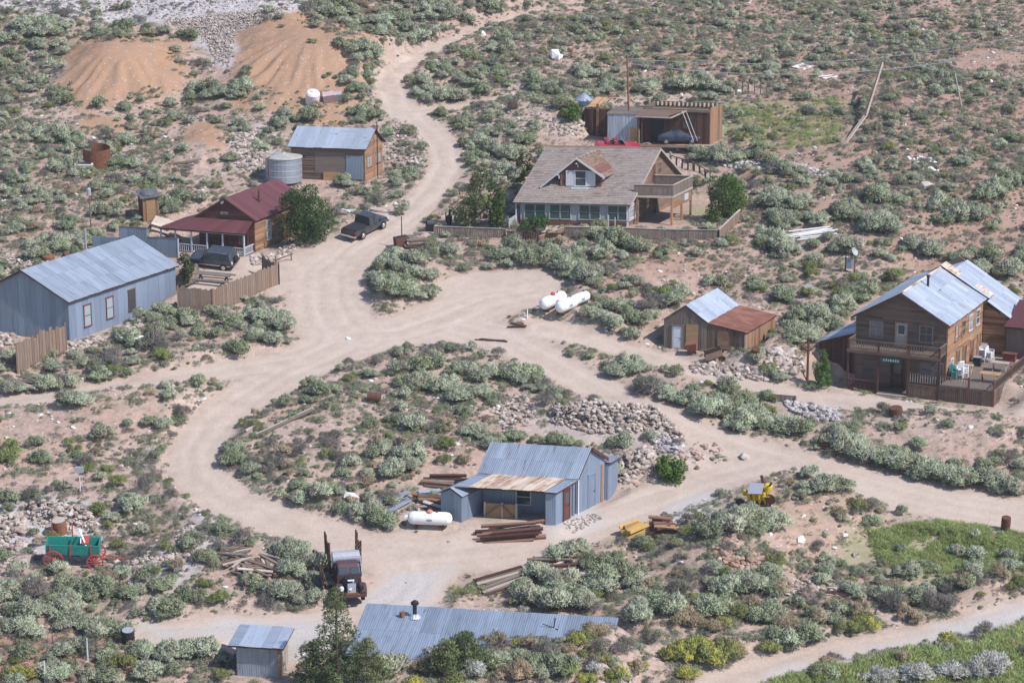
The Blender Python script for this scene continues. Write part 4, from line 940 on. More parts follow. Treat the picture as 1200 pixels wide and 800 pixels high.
# ------------------------------------------------------------------ garage group, upper right
def build_garage():
    fr = FR['garage']; W, D, h = 6.9, 3.74, 3.65
    t = fthing(fr, 'open_front_garage', 'flat-roofed brown timber garage with an orange end wall and exposed rafters', 'garage')
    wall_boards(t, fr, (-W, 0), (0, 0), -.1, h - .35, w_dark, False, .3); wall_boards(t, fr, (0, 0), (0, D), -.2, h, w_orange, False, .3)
    wall_boards(t, fr, (0, D), (-W - 1, D), -.1, h, w_brown, False, .3); wall_boards(t, fr, (-W, D), (-W, 0), -.1, h, w_brown, False, .3)
    MB().box(-W, -.02, -.14, -.06, h - .42, h - .12).build('front_fascia', w_grey, t, fr)
    MB().slab([(-W, .02, h - .5), (-.1, .02, h - .5), (-.1, D, h - .5), (-W, D, h - .5)], .06).build('roof_deck', w_ply, t, fr)
    for i in range(17):
        a = -W - .6 + i * .44; MB().box(a, a + .09, D - .5, D - .12, h - .35, h + .02).build('rafter', w_pale, t, fr)
    for b in (.0, D - .1): MB().box(-W - .8, .0, b, b + .09, h - .1, h + .04).build('roof_beam', w_dark if b else w_grey, t, fr)
    MB().box(-W + .9, -W + 2.2, -.08, -.05, -.1, 2.6).build('doorway', dark_m, t, fr); window(t, fr, (-W, 0), (0, 0), W - 2.65, 1.6, 1.1, .85, w_dark, pane_m)
    # carport roof frame
    MB().beam((-W - .2, -1.8, 2.85), (-3.4, -1.8, 2.85), .1, .14).build('carport_beam', w_pale, t, fr); MB().beam((-3.4, -1.8, 2.85), (-2.4, -.1, h - .3), .1, .14).build('carport_beam', w_pale, t, fr)
    MB().slab([(-W - .2, -1.8, 2.95), (-3.9, -1.8, 2.95), (-2.6, -.15, h - .25), (-W, -.15, h - .25)], .05).build('carport_roof', w_brown, t, fr)
    for a in (-W + .1, -W + .5): MB().box(a - .05, a + .05, -1.75, -1.65, gz(fr, a, -1.7) - .1, 2.8).build('carport_post', w_dark, t, fr)
    MB().beam((-2.6, -.8, h - .2), (-.95, -2.1, .65), .06, .05).beam((-2.25, -.8, h - .1), (-.55, -2.1, .65), .06, .05).build('ladder_rails', w_pale, t, fr)
    MB().box(-W - .9, -W + .2, -1.5, -1.42, .1, 1.6).build('plywood_panel', w_ply, t, fr)
    fr = FR['box']; t = fthing(fr, 'metal_box_shed', 'pale grey sheet-metal box shed with a flat timber roof beside the garage', 'shed')
    W, D, h = 3.0, 5.0, 2.75
    wall_sheets(t, fr, (-W, 0), (0, 0), -.3, h, metal('silver_sheeting', (.42, .46, .52), rust=(.25, .23, .24), ramt=.2, axis=0, streak=.5), .5)
    wall_sheets(t, fr, (0, 0), (0, D), -.2, h, metal('light_blue_sheeting', (.50, .56, .66), axis=1), .9); wall_sheets(t, fr, (-W, D), (-W, 0), -.2, h, galv_wall_b, .9); wall_sheets(t, fr, (0, D), (-W, D), -.2, h, galv_wall, .9)
    floor_(t, fr, -W - .1, .1, -.1, D, h + .08, w_grey, 'roof_boards')
    # dark board pen with raw timber roof frame at the left
    p = at(700, 160); f2 = Frame(p.x, p.y, 14, 20, z=p.z); t = thing('timber_lean_to', 'dark red-brown board lean-to with an unfinished timber frame left of the box shed', 'shed', p)
    wall_boards(t, f2, (-1.4, 0), (1.1, 0), -.3, [(0, 2.75), (1, 2.85)], w_dark, False, .25); wall_boards(t, f2, (-1.4, 4), (-1.4, 0), -.3, 2.7, w_dark, False, .25)
    for a in (-1.3, -.5, .3): MB().beam((a, 0, 2.9), (a + .1, 3.6, 3.6), .1, .14).build('rafter', w_orange, t, f2)
    MB().beam((-1.4, .1, 2.85), (1.2, .1, 2.95), .1, .14).beam((-1.4, 3.6, 3.7), (1.2, 3.6, 3.7), .1, .14).build('roof_plate', w_orange, t, f2)
    MB().slab([(-1.3, .4, 3.0), (0, .4, 3.05), (0, 3.4, 3.6), (-1.3, 3.4, 3.6)], .04).build('roof_boards', w_ply, t, f2)
    MB().box(-.1, .15, -.12, -.05, .0, 3.4).build('door_post', w_orange, t, f2)
    # small domed tank on legs
    p = at(684, 140); t = thing('domed_tank', 'small grey metal tank with a conical lid on legs behind the lean-to', 'tank', p)
    MB().lathe([(.55, 1.3), (.55, 1.9), (1.0, 2.0), (1.0, 2.06), (.35, 2.6), (.08, 2.75)], 16).build('drum', galv_blue, t)
    for i in range(3): MB().tube((.6 * math.cos(i * 2.1), .6 * math.sin(i * 2.1), 0), (.45 * math.cos(i * 2.1), .45 * math.sin(i * 2.1), 1.35), .05).build('leg', w_pale, t)
build_garage()

# ------------------------------------------------------------------ foreground: low metal roof and little shed
def build_low():
    fr = FR['low']
    t = fthing(fr, 'low_metal_building', 'low building with a wide blue-grey metal roof in the foreground', 'building')
    W, D = 16.2, 6.23
    zf, zb = 2.3, 3.35
    wall_sheets(t, fr, (.2, .2), (W - .2, .2), -.8, zf, galv_wall, .9); wall_sheets(t, fr, (.2, D - .2), (.2, .2), -.8, [(0, zb), (1, zf)], galv_wall_b, .9)
    wall_sheets(t, fr, (W - .2, .2), (W - .2, D - .2), -.8, [(0, zf), (1, zb)], galv_wall_b, .9); wall_sheets(t, fr, (W - .2, D - .2), (.2, D - .2), -.8, zb, galv_wall, .9)
    roof_sheets(t, fr, [(0, 0, zf + .06), (W, 0, zf + .06), (W, D, zb + .06), (0, D, zb + .06)], galv_low, .8, 2)
    for (nm, px, py, r, hh, m_) in (('stove_pipe', 487, 724, .13, 1.0, dark_m), ('vent_pipe', 471, 724, .17, .45, rust_l)):
        # pipes stand through the roof
        best = None
        for a in np.arange(.5, 8, .1):
            for b in np.arange(.5, 7, .1):
                x, y, z = fr.w(a, b, zf + (zb - zf) * b / D); q = project((x, y, z)); e = (q[0] - px) ** 2 + (q[1] - py) ** 2
                if best is None or e < best[0]: best = (e, a, b)
        a, b = best[1:]; z = zf + (zb - zf) * b / D
        pm_ = MB().tube((a, b, z - .2), (a, b, z + hh), r)
        if nm == 'stove_pipe': pm_.tube((a, b, z + hh - .05), (a, b, z + hh + .1), .26, .26).tube((a, b, z + hh + .12), (a, b, z + hh + .22), .22, .1)
        pm_.build(nm, m_, t, fr)
        if nm == 'stove_pipe': MB().lathe([(.42, .0), (.2, .22), (.14, .24)], 12, (a, b, z + .08)).build('pipe_flashing', galv, t, fr)
    x, b = 12.3, 4.6; z = zf + (zb - zf) * b / D
    MB().tube((x, b, z), (x + .1, b, z + .75), .04).tube((x, b, z + .1), (x - .7, b, z + .3), .03).tube((x, b, z + .05), (x + .3, b - .3, z + .12), .03).build('bent_bracket', dark_m, t, fr)
    fr = FR['privy']; W, D = 3.2, 2.4
    t = fthing(fr, 'metal_outhouse', 'small grey sheet-metal shed with an overhanging tin roof in the bottom left foreground', 'shed')
    wall_sheets(t, fr, (-W + .2, 0), (-.3, 0), -.4, 2.0, metal('grey_patch_sheeting', (.30, .33, .38), rust=(.2, .2, .22), ramt=.2, axis=0, streak=.5), .7)
    wall_boards(t, fr, (-.3, 0), (-.3, D), -.4, 2.05, w_pale, False, .28); wall_boards(t, fr, (-.3, D), (-W + .2, D), -.4, 2.05, w_grey, False, .28); wall_boards(t, fr, (-W + .2, D), (-W + .2, 0), -.4, 2.05, w_grey, False, .28)
    roof_sheets(t, fr, [(-W - .25, -.45, 2.12), (.12, -.45, 2.12), (.12, D + .3, 2.3), (-W - .25, D + .3, 2.3)], [galv, galv_blue], .7, 1)
    MB().box(-.34, -.2, -.1, .04, -.4, 2.05).build('corner_post', w_orange, t, fr)
build_low()
# ------------------------------------------------------------------ vehicles
def loft(mb, secs, rnd=.5, caps=True):
    n = len(secs[0]); P = [p for s_ in secs for p in s_]; F = []
    for j in range(len(secs) - 1):
        for i in range(n): F.append((j * n + i, j * n + (i + 1) % n, (j + 1) * n + (i + 1) % n, (j + 1) * n + i))
    if caps: F += [tuple(range(n))[::-1], tuple((len(secs) - 1) * n + i for i in range(n))]
    return mb.add(P, F, rnd)
def body_sec(x, zb, zs, hw, crown=.03):
    return [(x, -hw * .88, zb), (x, -hw, zb + .18), (x, -hw, zs - .14), (x, -hw * .94, zs - .02), (x, -hw * .5, zs + crown), (x, hw * .5, zs + crown), (x, hw * .94, zs - .02), (x, hw, zs - .14), (x, hw, zb + .18), (x, hw * .88, zb)]
def cab_sec(x, z0, z1, w0, w1):
    return [(x, -w0, z0), (x, -w0, z0 + .02), (x, -w1, z1 - .05), (x, -w1 * .85, z1), (x, w1 * .85, z1), (x, w1, z1 - .05), (x, w0, z0 + .02), (x, w0, z0)]
def wheel(root, x, y, r, w_, rim_m):
    t = MB().tube((x, y - w_ / 2, r), (x, y + w_ / 2, r), r, n=20).build('wheel', tyre_m, root)
    s = 1 if y > 0 else -1; e = y + s * w_ / 2
    MB().tube((x, e - .02 * s, r), (x, e + .015 * s, r), r * .62, r * .55, n=16).build('rim', rim_m, t)
    MB().tube((x, e + .01 * s, r), (x, e + .035 * s, r), r * .18, n=8).build('hub_cap', chrome, t)
def paint(name, c, rough=.3):
    k = N(name, rough); nz = k.noise(k.tex(), 2, 3); dust = k.mix(k.ramp(nz, .35, .75), c, tuple(x * .8 + .03 for x in c)); k.out(dust)
    k.b.inputs['Specular IOR Level'].default_value = .5; k.b.inputs['Coat Weight'].default_value = .3; k.b.inputs['Coat Roughness'].default_value = .15; return k.m
def place(name, label, cat, px, py, deg, group=None, s=1.0):
    p = at(px, py); t = thing(name, label, cat, p, group, R(deg), normal(p.x, p.y)); t.scale = (s, s, s); return t
red_l = plain('tail_lamp_red', (.35, .02, .02), .3); clear_l = plain('headlamp_glass', (.7, .7, .7), .15)
def suv():
    t = place('sport_utility_vehicle', 'dark charcoal estate four-by-four parked in front of the porch cabin', 'car', 251, 310, 162, s=.93)
    c = paint('charcoal_paint', (.035, .04, .055)); b = MB()
    loft(b, [body_sec(*q) for q in [(-2.28, .5, .95, .80), (-2.22, .35, 1.02, .88), (-1.5, .3, 1.05, .92), (.6, .3, 1.05, .92), (1.3, .3, 1.02, .9), (1.9, .32, .96, .87), (2.2, .38, .85, .80), (2.3, .5, .75, .72)]])
    b.build('body', c, t, smooth=False)
    g = MB(); loft(g, [cab_sec(*q) for q in [(-2.2, 1.0, 1.12, .86, .84), (-2.0, 1.0, 1.66, .86, .70), (.2, 1.0, 1.70, .86, .72), (1.05, 1.0, 1.1, .82, .74)]]); g.build('windows', pane_m, t)
    MB().box(-2.02, .25, -.69, .69, 1.66, 1.73).build('roof', c, t); 
    for y in (-.62, .62): MB().box(-1.8, .1, y - .025, y + .025, 1.76, 1.8).build('roof_rack_bar', chrome, t)
    for x in (-1.35, -.3, .55):
        for s in (-1, 1): MB().hexa([(x - .05, s * .87 - .02, 1.0), (x + .05, s * .87 - .02, 1.0), (x + .05, s * .87 + .02, 1.0), (x - .05, s * .87 + .02, 1.0), (x - .05, s * .72 - .02, 1.68), (x + .05, s * .72 - .02, 1.68), (x + .05, s * .72 + .02, 1.68), (x - .05, s * .72 + .02, 1.68)]).build('pillar', c, t)
    for x in (-1.4, 1.4):
        for y in (-.84, .84): wheel(t, x, y, .37, .24, chrome)
    MB().box(-2.4, -2.25, -.85, .85, .42, .62).build('rear_bumper', c, t); MB().box(2.25, 2.38, -.8, .8, .42, .62).build('front_bumper', c, t)
    for y in (-.75, .75): MB().box(-2.3, -2.24, y - .08, y + .08, .75, 1.0).build('tail_light', clear_l, t); MB().box(2.2, 2.3, y * .85 - .13, y * .85 + .13, .68, .82).build('headlight', clear_l, t)
    MB().tube((-2.3, 0, .95), (-2.5, 0, .95), .34, n=18).build('spare_wheel', tyre_m, t)
    for s in (-1, 1): MB().box(-2.1, 2.1, s * .925 - .015, s * .925 + .015, .5, .58).build('side_moulding', chrome, t)
suv()
def pickup():
    t = place('pickup_truck', 'black pickup truck parked nose uphill beside the dark round tree', 'pickup truck', 428, 272, 57, s=.97)
    c = paint('black_paint', (.02, .022, .03)); b = MB()
    loft(b, [body_sec(*q) for q in [(-2.6, .5, 1.0, .86), (-2.55, .42, 1.05, .92), (-.6, .36, 1.06, .94), (-.55, .36, 1.06, .94)]]); b.build('cargo_bed', c, t)
    MB().box(-2.5, -.75, -.78, .78, .9, 1.125).build('bed_cover', dark_m, t)
    b = MB(); loft(b, [body_sec(*q) for q in [(-.53, .36, 1.06, .94), (1.1, .36, 1.08, .94), (1.9, .4, 1.05, .9), (2.45, .45, .95, .84), (2.6, .55, .8, .76)]]); b.build('body', c, t)
    g = MB(); loft(g, [cab_sec(*q) for q in [(-.5, 1.05, 1.12, .88, .84), (-.35, 1.05, 1.72, .88, .72), (.75, 1.05, 1.76, .88, .74), (1.35, 1.05, 1.12, .84, .78)]]); g.build('windows', pane_m, t)
    MB().box(-.4, .8, -.72, .72, 1.72, 1.8).build('roof', c, t)
    for x in (-.42, .3):
        for s in (-1, 1): MB().hexa([(x - .06, s * .89 - .02, 1.05), (x + .06, s * .89 - .02, 1.05), (x + .06, s * .89 + .02, 1.05), (x - .06, s * .89 + .02, 1.05), (x - .06, s * .75 - .02, 1.74), (x + .06, s * .75 - .02, 1.74), (x + .06, s * .75 + .02, 1.74), (x - .06, s * .75 + .02, 1.74)]).build('pillar', c, t)
    for x in (-1.55, 1.65):
        for y in (-.86, .86): wheel(t, x, y, .4, .26, chrome)
    MB().box(-2.8, -2.58, -.9, .9, .45, .62).build('rear_bumper', chrome, t); MB().box(2.58, 2.72, -.85, .85, .45, .65).build('front_bumper', chrome, t)
    MB().box(-2.83, -2.8, -.25, .25, .48, .6).build('number_plate', plain('plate', (.5, .5, .5), .5), t)
    MB().box(-2.64, -2.6, -.7, .7, .66, 1.0).build('tailgate', c, t)
    for y in (-.8, .8): MB().box(-2.66, -2.58, y - .07, y + .07, .66, .98).build('tail_light', red_l, t); MB().box(2.5, 2.62, y * .85 - .13, y * .85 + .13, .72, .88).build('headlight', clear_l, t)
    for s in (-1, 1): MB().box(1.0, 1.12, s * 1.02 - .1, s * 1.02 + .1, 1.1, 1.28).build('wing_mirror', c, t)
pickup()
def red_car():
    t = place('red_convertible', 'bright red open car parked behind the ridge of the shingled house', 'car', 724, 178, 8)
    c = paint('bright_red_paint', (.33, .015, .035)); b = MB()
    loft(b, [body_sec(*q) for q in [(-2.3, .5, .85, .8), (-2.1, .35, .95, .88), (.6, .3, .95, .9), (1.6, .32, .9, .88), (2.2, .4, .75, .78)]]); b.build('body', c, t)
    MB().box(-1.2, .5, -.7, .7, .9, 1.0).build('cabin_opening', dark_m, t)
    for x in (-1.1, -.3):
        for y in (-.4, .4): MB().box(x - .25, x + .1, y - .25, y + .25, .9, 1.3).build('seat', c, t)
    MB().hexa([(.6, -.75, .95), (.65, -.75, .95), (.65, .75, .95), (.6, .75, .95), (.3, -.68, 1.38), (.34, -.68, 1.38), (.34, .68, 1.38), (.3, .68, 1.38)]).build('windscreen', pane_l, t)
    for s in (-1, 1): MB().box(-2.0, 2.0, s * .9 - .015, s * .9 + .015, .72, .80).build('white_stripe', white_m, t)
    for x in (-1.4, 1.35):
        for y in (-.8, .8): wheel(t, x, y, .33, .2, chrome)
red_car()
def dark_car():
    t = place('dark_sedan', 'dark navy fastback car parked in front of the open garage', 'car', 795, 168, 2)
    c = paint('navy_paint', (.012, .025, .06)); b = MB()
    loft(b, [body_sec(*q) for q in [(-2.2, .5, .8, .78), (-2.0, .35, .92, .86), (-.5, .3, .98, .9), (.8, .3, .95, .9), (1.7, .32, .85, .86), (2.1, .4, .68, .76)]]); b.build('body', c, t)
    g = MB(); loft(g, [cab_sec(*q) for q in [(-1.9, .9, .97, .76, .7), (-.9, .92, 1.38, .8, .62), (.1, .92, 1.42, .82, .64), (.95, .92, .98, .8, .7)]]); g.build('windows', pane_m, t)
    MB().box(-.95, .15, -.6, .6, 1.37, 1.45).build('roof', c, t)
    for x in (-1.35, 1.3):
        for y in (-.8, .8): wheel(t, x, y, .33, .2, chrome)
    for y in (-.6, .6): MB().box(2.02, 2.1, y - .12, y + .12, .58, .7).build('headlight', clear_l, t)
    k = place('flatbed_trailer', 'low dark flatbed trailer standing in front of the navy car at the garage', 'trailer', 770, 176, -9); k.rotation_euler = (0, 0, R(-9))
    MB().box(-2.0, 5.5, -.7, .7, .38, .46).build('deck', w_brown, k)
    for x in (-1.2, 4.4):
        for y in (-.8, .8): wheel(k, x, y, .25, .16, rust_m)
dark_car()
def old_truck():
    t = place('vintage_flatbed_truck', 'rusted brown antique truck facing the camera with a grey tank behind its cab', 'truck', 409, 697, 0, s=1.06)
    t.rotation_euler = (0, 0, R(-79))
    c = plain('truck_oxide_paint', (.075, .038, .045), .5, .1, var=.35, scale=3); L = lambda q: loft(MB(), q)
    # x forward
    MB().box(-3.6, 1.9, -.4, .4, .55, .72).build('chassis', rust_m, t)
    L([cab_sec(*q) for q in [(-1.0, .8, 1.75, .78, .66), (-.92, .75, 2.02, .82, .68), (-.1, .75, 2.06, .82, .68), (.22, .75, 1.6, .80, .70), (.26, .75, 1.45, .78, .74)]]).build('cab', c, t, smooth=False)
    for s in (-1, 1):
        MB().hexa([(.1, s * .37 - .28, 1.52), (.27, s * .37 - .28, 1.5), (.27, s * .37 + .28, 1.5), (.1, s * .37 + .28, 1.52), (-.02, s * .36 - .27, 1.86), (.12, s * .36 - .27, 1.86), (.12, s * .36 + .27, 1.86), (-.02, s * .36 + .27, 1.86)]).build('windscreen_pane', pane_m, t)
        MB().box(-.75, -.15, s * .79 - .02, s * .79 + .02, 1.35, 1.8).build('side_window', pane_m, t)
        L([[(x, s * .72 + dy * w_, z) for dy, z in ((-1, z0), (-1, z1 - .1), (-.6, z1), (.6, z1), (1, z1 - .1), (1, z0))] for x, z0, z1, w_ in ((-.1, .45, .6, .16), (.35, .55, .95, .22), (.8, .62, 1.12, .25), (1.3, .6, 1.05, .25), (1.6, .45, .8, .2))]).build('front_fender', c, t)
        MB().tube((1.45, s * .62, 1.02), (1.6, s * .62, 1.02), .15, .13, 14).build('headlight', dark_m if s > 0 else clear_l, t)
        wheel(t, .95, s * .74, .42, .2, rust_m); wheel(t, -2.7, s * .8, .46, .3, rust_m)
        MB().box(-.9, .1, s * .95 - .14, s * .95 + .14, .42, .48).build('running_board', c, t)
    L([[(x, -w_, .7), (x, -w_, z - .25), (x, -w_ * .6, z - .05), (x, 0, z), (x, w_ * .6, z - .05), (x, w_, z - .25), (x, w_, .7)] for x, w_, z in ((.25, .52, 1.42), (.8, .44, 1.38), (1.4, .30, 1.3))]).build('bonnet', dark_m, t)
    MB().hexa([(1.42, -.28, .65), (1.52, -.24, .62), (1.52, .24, .62), (1.42, .28, .65), (1.40, -.26, 1.3), (1.44, -.22, 1.3), (1.44, .22, 1.3), (1.40, .26, 1.3)]).build('grille', canvas_m, t)
    MB().beam((1.55, -.1, .9), (1.1, .15, 1.38), .12, .05).beam((1.2, -.2, 1.42), (1.2, .2, 1.42), .16, .04).build('loose_bonnet_strip', white_m, t)
    MB().box(1.7, 1.78, -.9, .9, .5, .66).build('front_bumper', rust_m, t)
    MB().tube((-1.42, -.85, 2.02), (-1.42, .85, 2.02), .42, n=20).build('tank', canvas_m, t)
    MB().box(-1.9, -1.05, -.8, .8, .8, 1.62).build('tank_cradle', rust_m, t)
    MB().box(-4.2, -1.1, -.95, .95, .78, .9).build('bed', w_brown, t)
    MB().hexa([(-2.0, .82, .95), (-.9, .95, .9), (-.9, 1.0, .9), (-2.0, .87, .95), (-2.2, .8, 2.0), (-1.3, .86, 2.2), (-1.3, .9, 2.2), (-2.2, .84, 2.0)]).build('side_panel', galv, t)
    for s in (-1, 1):
        st = MB()
        for x in np.linspace(-4.0, -1.6, 5): st.beam((x, s * .95, .8), (x - .1, s * 1.0, 2.75 + .2 * math.sin(x * 3)), .09, .09)
        st.build('stakes', w_dark, t)
        for z in (1.15, 1.5, 1.85, 2.2, 2.5): MB().beam((-4.1, s * .97, z), (-1.55, s * .97, z + .04), .04, .13).build('side_rail', w_beam if z != 1.85 else w_pale, t)
    k = place('fallen_stake_rack', 'dark broken slatted side rack leaning against the left of the antique truck', 'rack', 385, 690, -83)
    for i in range(5): MB().beam((-1.2 + i * .1, -.6, .1 + .32 * i), (1.1, -.5 + .05 * i, .05 + .35 * i), .05, .12).build('slat', w_dark if i != 2 else w_beam, k)
    for x in (-1.0, .9): MB().beam((x, -.6, 0), (x + .15, -.4, 1.7), .1, .08).build('stake', w_dark, k)
    MB().box(-1.0, .8, -.45, -.38, .0, 1.2).build('dark_panel', dark_m, k)
old_truck()
def wagon():
    t = place('farm_wagon', 'teal green buckboard wagon with red spoked wheels standing on the lower left slope', 'wagon', 86, 660, 4, s=1.15)
    teal = plain('teal_paint', (.02, .20, .17), .6, var=.25); redp = plain('red_wheel_paint', (.36, .06, .05), .65, var=.25)
    for s in (-1, 1): MB().hexa([(-1.5, s * .52 - .03, .85), (1.55, s * .52 - .03, .85), (1.55, s * .52 + .03, .85), (-1.5, s * .52 + .03, .85), (-1.55, s * .58 - .03, 1.5), (1.6, s * .58 - .03, 1.5), (1.6, s * .58 + .03, 1.5), (-1.55, s * .58 + .03, 1.5)]).build('side_board', teal, t)
    MB().box(-1.5, 1.55, -.5, .5, .8, .86).build('floor', teal, t); MB().box(-1.56, -1.5, -.5, .5, .86, 1.5).build('end_board', teal, t); MB().box(1.52, 1.58, -.5, .5, .86, 1.5).build('end_board', teal, t)
    for x in (-1.3, -.1, 1.1):
        for s in (-1, 1): MB().box(x - .035, x + .035, s * .62 - .03, s * .62 + .03, .8, 2.35 if s > 0 and x < 1 else 1.55).build('stake', redp, t)
    MB().box(.55, .95, -.5, .5, 1.55, 1.62).build('seat', redp, t); MB().beam((.5, -.5, 1.6), (.45, .5, 2.0), .05, .05).beam((.85, -.55, 1.4), (.35, .2, 2.2), .08, .05).build('seat_strut', white_m, t)
    MB().box(-.3, .4, -.15, .15, .55, .75).build('reach', rust_m, t)
    for x, r in ((-1.1, .60), (1.35, .50)):
        MB().box(x - .06, x + .06, -.7, .7, r - .06, r + .06).build('axle', redp, t)
        for s in (-1, 1):
            m = MB(); n = 28
            for i in range(n):
                a0, a1 = 2 * math.pi * i / n, 2 * math.pi * (i + 1) / n
                P = []
                for yy in (s * .74 - .035, s * .74 + .035):
                    for aa, rr in ((a0, r - .07), (a1, r - .07), (a1, r), (a0, r)): P.append((x + rr * math.cos(aa), yy, r + rr * math.sin(aa)))
                m.add(P, [(0, 1, 2, 3), (7, 6, 5, 4), (0, 4, 5, 1), (2, 6, 7, 3)], .5)
            wl = m.build('wheel', redp, t)
            for i in range(12):
                a = 2 * math.pi * i / 12; MB().tube((x, s * .74, r), (x + (r - .06) * math.cos(a), s * .74, r + (r - .06) * math.sin(a)), .028, n=5).build('spoke', redp, wl)
            MB().tube((x, s * .66, r), (x, s * .84, r), .09, n=10).build('hub', redp, wl)
    MB().tube((1.7, -.1, .45), (4.2, -.3, .55), .045).tube((1.7, .3, .45), (3.2, -.2, .5), .03).tube((3.9, -.8, .55), (3.9, .4, .55), .04).build('tongue', redp, t)
wagon()
def machine():
    t = place('yellow_machine', 'old yellow engine on skids with a grey top plate beside the gravel road', 'machine', 889, 590, -18)
    yl = plain('worn_yellow_paint', (.62, .42, .03), .6, .1, var=.3, scale=8)
    for y in (-.5, .5): MB().box(-.9, 1.0, y - .06, y + .06, .0, .14).build('skid', rust_m, t)
    MB().box(-.6, .75, -.5, .5, .14, .3).build('base', dark_m, t)
    for x in (-.55, -.18, .2, .6): MB().tube((x, -.42, .2), (x, -.42, 1.0), .1, n=10).build('cylinder_block', yl, t)
    MB().box(-.7, .75, -.1, .42, .3, .95).build('engine_block', yl, t)
    MB().slab([(-.55, -.6, 1.05), (.45, -.6, 1.02), (.5, .3, 1.5), (-.5, .3, 1.55)], .08).build('top_plate', canvas_m, t)
    MB().lathe([(.3, 0), (.36, .3), (.2, .45), (.1, .5)], 14, (.72, .25, .95)).build('gear_housing', yl, t)
    MB().tube((.45, .35, 1.4), (.35, .35, 2.0), .12).tube((.9, .1, 1.3), (1.15, -.1, 1.65), .08).build('exhaust_pipe', rust_m, t)
    MB().tube((1.0, -.55, .55), (1.0, -.45, .55), .38, n=16).build('flywheel', rust_m, t); MB().tube((-.85, -.2, .9), (-.85, .1, .9), .2, n=12).build('air_filter', yl, t)
    MB().tube((-1.15, -.7, .35), (-1.15, -.5, .35), .34, n=14).build('belt_wheel', dark_m, t)
    MB().tube((.9, -.3, .3), (.95, -.4, 1.1), .06).box(.5, 1.0, -.6, -.5, .75, .82).build('guard_rail', yl, t)
machine()
# ------------------------------------------------------------------ tanks and drums
seam_m = plain('grimy_weld', (.55, .53, .50), .6)
def gas_tank(px, py, deg, label, L=3.0, r=.5, group=None, dome='red', tilt=0):
    t = place('propane_tank', label, 'gas tank', px, py, deg, group); q0 = thing('x', '', '', t.location, None, R(deg), Vector((0, -SLOPE, 1)).normalized()); t.rotation_euler = q0.rotation_euler; bpy.data.objects.remove(q0)
    prof = [(-L / 2, .02), (-L / 2 + .06, r * .55), (-L / 2 + .2, r * .86), (-L / 2 + .42, r), (L / 2 - .42, r), (L / 2 - .2, r * .86), (L / 2 - .06, r * .55), (L / 2, .02)]
    m = MB(); n = 20; P = []; F = []
    for x, rr in prof:
        for i in range(n): a = 2 * math.pi * i / n; P.append((x, rr * math.cos(a), rr * math.sin(a) + r + .22))
    for j in range(len(prof) - 1):
        for i in range(n): F.append((j * n + i, j * n + (i + 1) % n, (j + 1) * n + (i + 1) % n, (j + 1) * n + i))
    m.add(P, F, .5).build('shell', white_m, t, smooth=True)
    for x in (-L / 2 + .42, 0, L / 2 - .42): MB().tube((x - .012, 0, r + .22), (x + .012, 0, r + .22), r + .006, n=20).build('weld_seam', seam_m, t)
    MB().box(-.18, .18, -r - .012, -r + .03, r + .2, r + .38).build('data_plate', canvas_m, t); MB().tube((.5, 0, 2 * r + .2), (.5, 0, 2 * r + .34), .05).build('relief_valve', dark_m, t); MB().tube((.28, .05, 2 * r + .2), (.3, .3, r), .02).build('gas_line', dark_m, t)
    for x in (-L * .3, L * .3): MB().box(x - .06, x + .06, -r * .7, r * .7, 0, .45).build('saddle', rust_m, t)
    if dome: MB().lathe([(.2, 0), (.2, .14), (.12, .2)], 12, (0, 0, 2 * r + .2)).build('valve_dome', plain('red_valve_dome', (.42, .06, .05)) if dome == 'red' else plain('orange_valve_dome', (.55, .2, .12)), t)
    return t
gas_tank(504, 617, -4, 'single white propane tank with an orange valve cap beside the gabled metal annexe', 3.15, .47, dome='orange')
gas_tank(648, 361, 46, 'left one of the clustered white propane tanks, with a red valve cap', 2.9, .52, 'white propane tanks by the road', 'red')
gas_tank(664, 366, 46, 'middle one of the clustered white propane tanks, nearest the sagebrush below', 2.3, .52, 'white propane tanks by the road', None)
gas_tank(679, 358, 44, 'rightmost and farthest of the clustered white propane tanks', 2.2, .46, 'white propane tanks by the road', None)
def drum(px, py, label, m, r=.3, h=.9, lay=None, lid=None, name='oil_drum', cat='drum', group=None):
    t = place(name, label, cat, px, py, 0 if lay is None else lay, group)
    if lay is None:
        MB().lathe([(r * .96, 0), (r, .03), (r, h * .33), (r * 1.04, h * .345), (r, h * .36), (r, h * .65), (r * 1.04, h * .665), (r, h * .68), (r, h), (r * .95, h + .01)], 16).build('shell', m, t)
        MB().lathe([(r * .93, h), (r * .93, h + .03)], 16).build('lid', lid or m, t)
    else:
        MB().tube((-h / 2, 0, r), (h / 2, 0, r), r, n=16).build('shell', m, t)
        for x in (-h / 6, h / 6): MB().tube((x - .02, 0, r), (x + .02, 0, r), r * 1.04, n=16).build('hoop', m, t)
    return t
drum(885, 419, 'rusty barrel by the right corner of the tin-and-rust shed', rust_m, .33, 1.0)
drum(1178, 621, 'dark rusty barrel on the grassy flat at the right edge', rust_m, .33, 1.0)
drum(438, 470, 'rust brown drum lying on its side in the brush below the road junction', rust_m, .38, 1.0, lay=-10)
drum(71, 624, 'rusty drum with a pale wooden lid behind the green wagon', rust_l, .5, 1.0, lid=w_pale)
drum(603, 127, 'small rusty barrel on the bank left of the dark lean-to', rust_m, .35, .85)
drum(1050, 486, 'squat rusty tub with a bent wire on the verge below the hotel', rust_m, .5, .6)
drum(151, 752, 'dark drum with a grey rim among the brush in the bottom left', dark_m, .4, .9, lid=canvas_m)
drum(74, 305, 'rusty round cap pipe behind the long blue building', rust_m, .35, .8)
drum(57, 304, 'low rusty dome lying left of the rusty pipe behind the long blue building', rust_l, .55, .35, name='rusty_dome', cat='scrap')
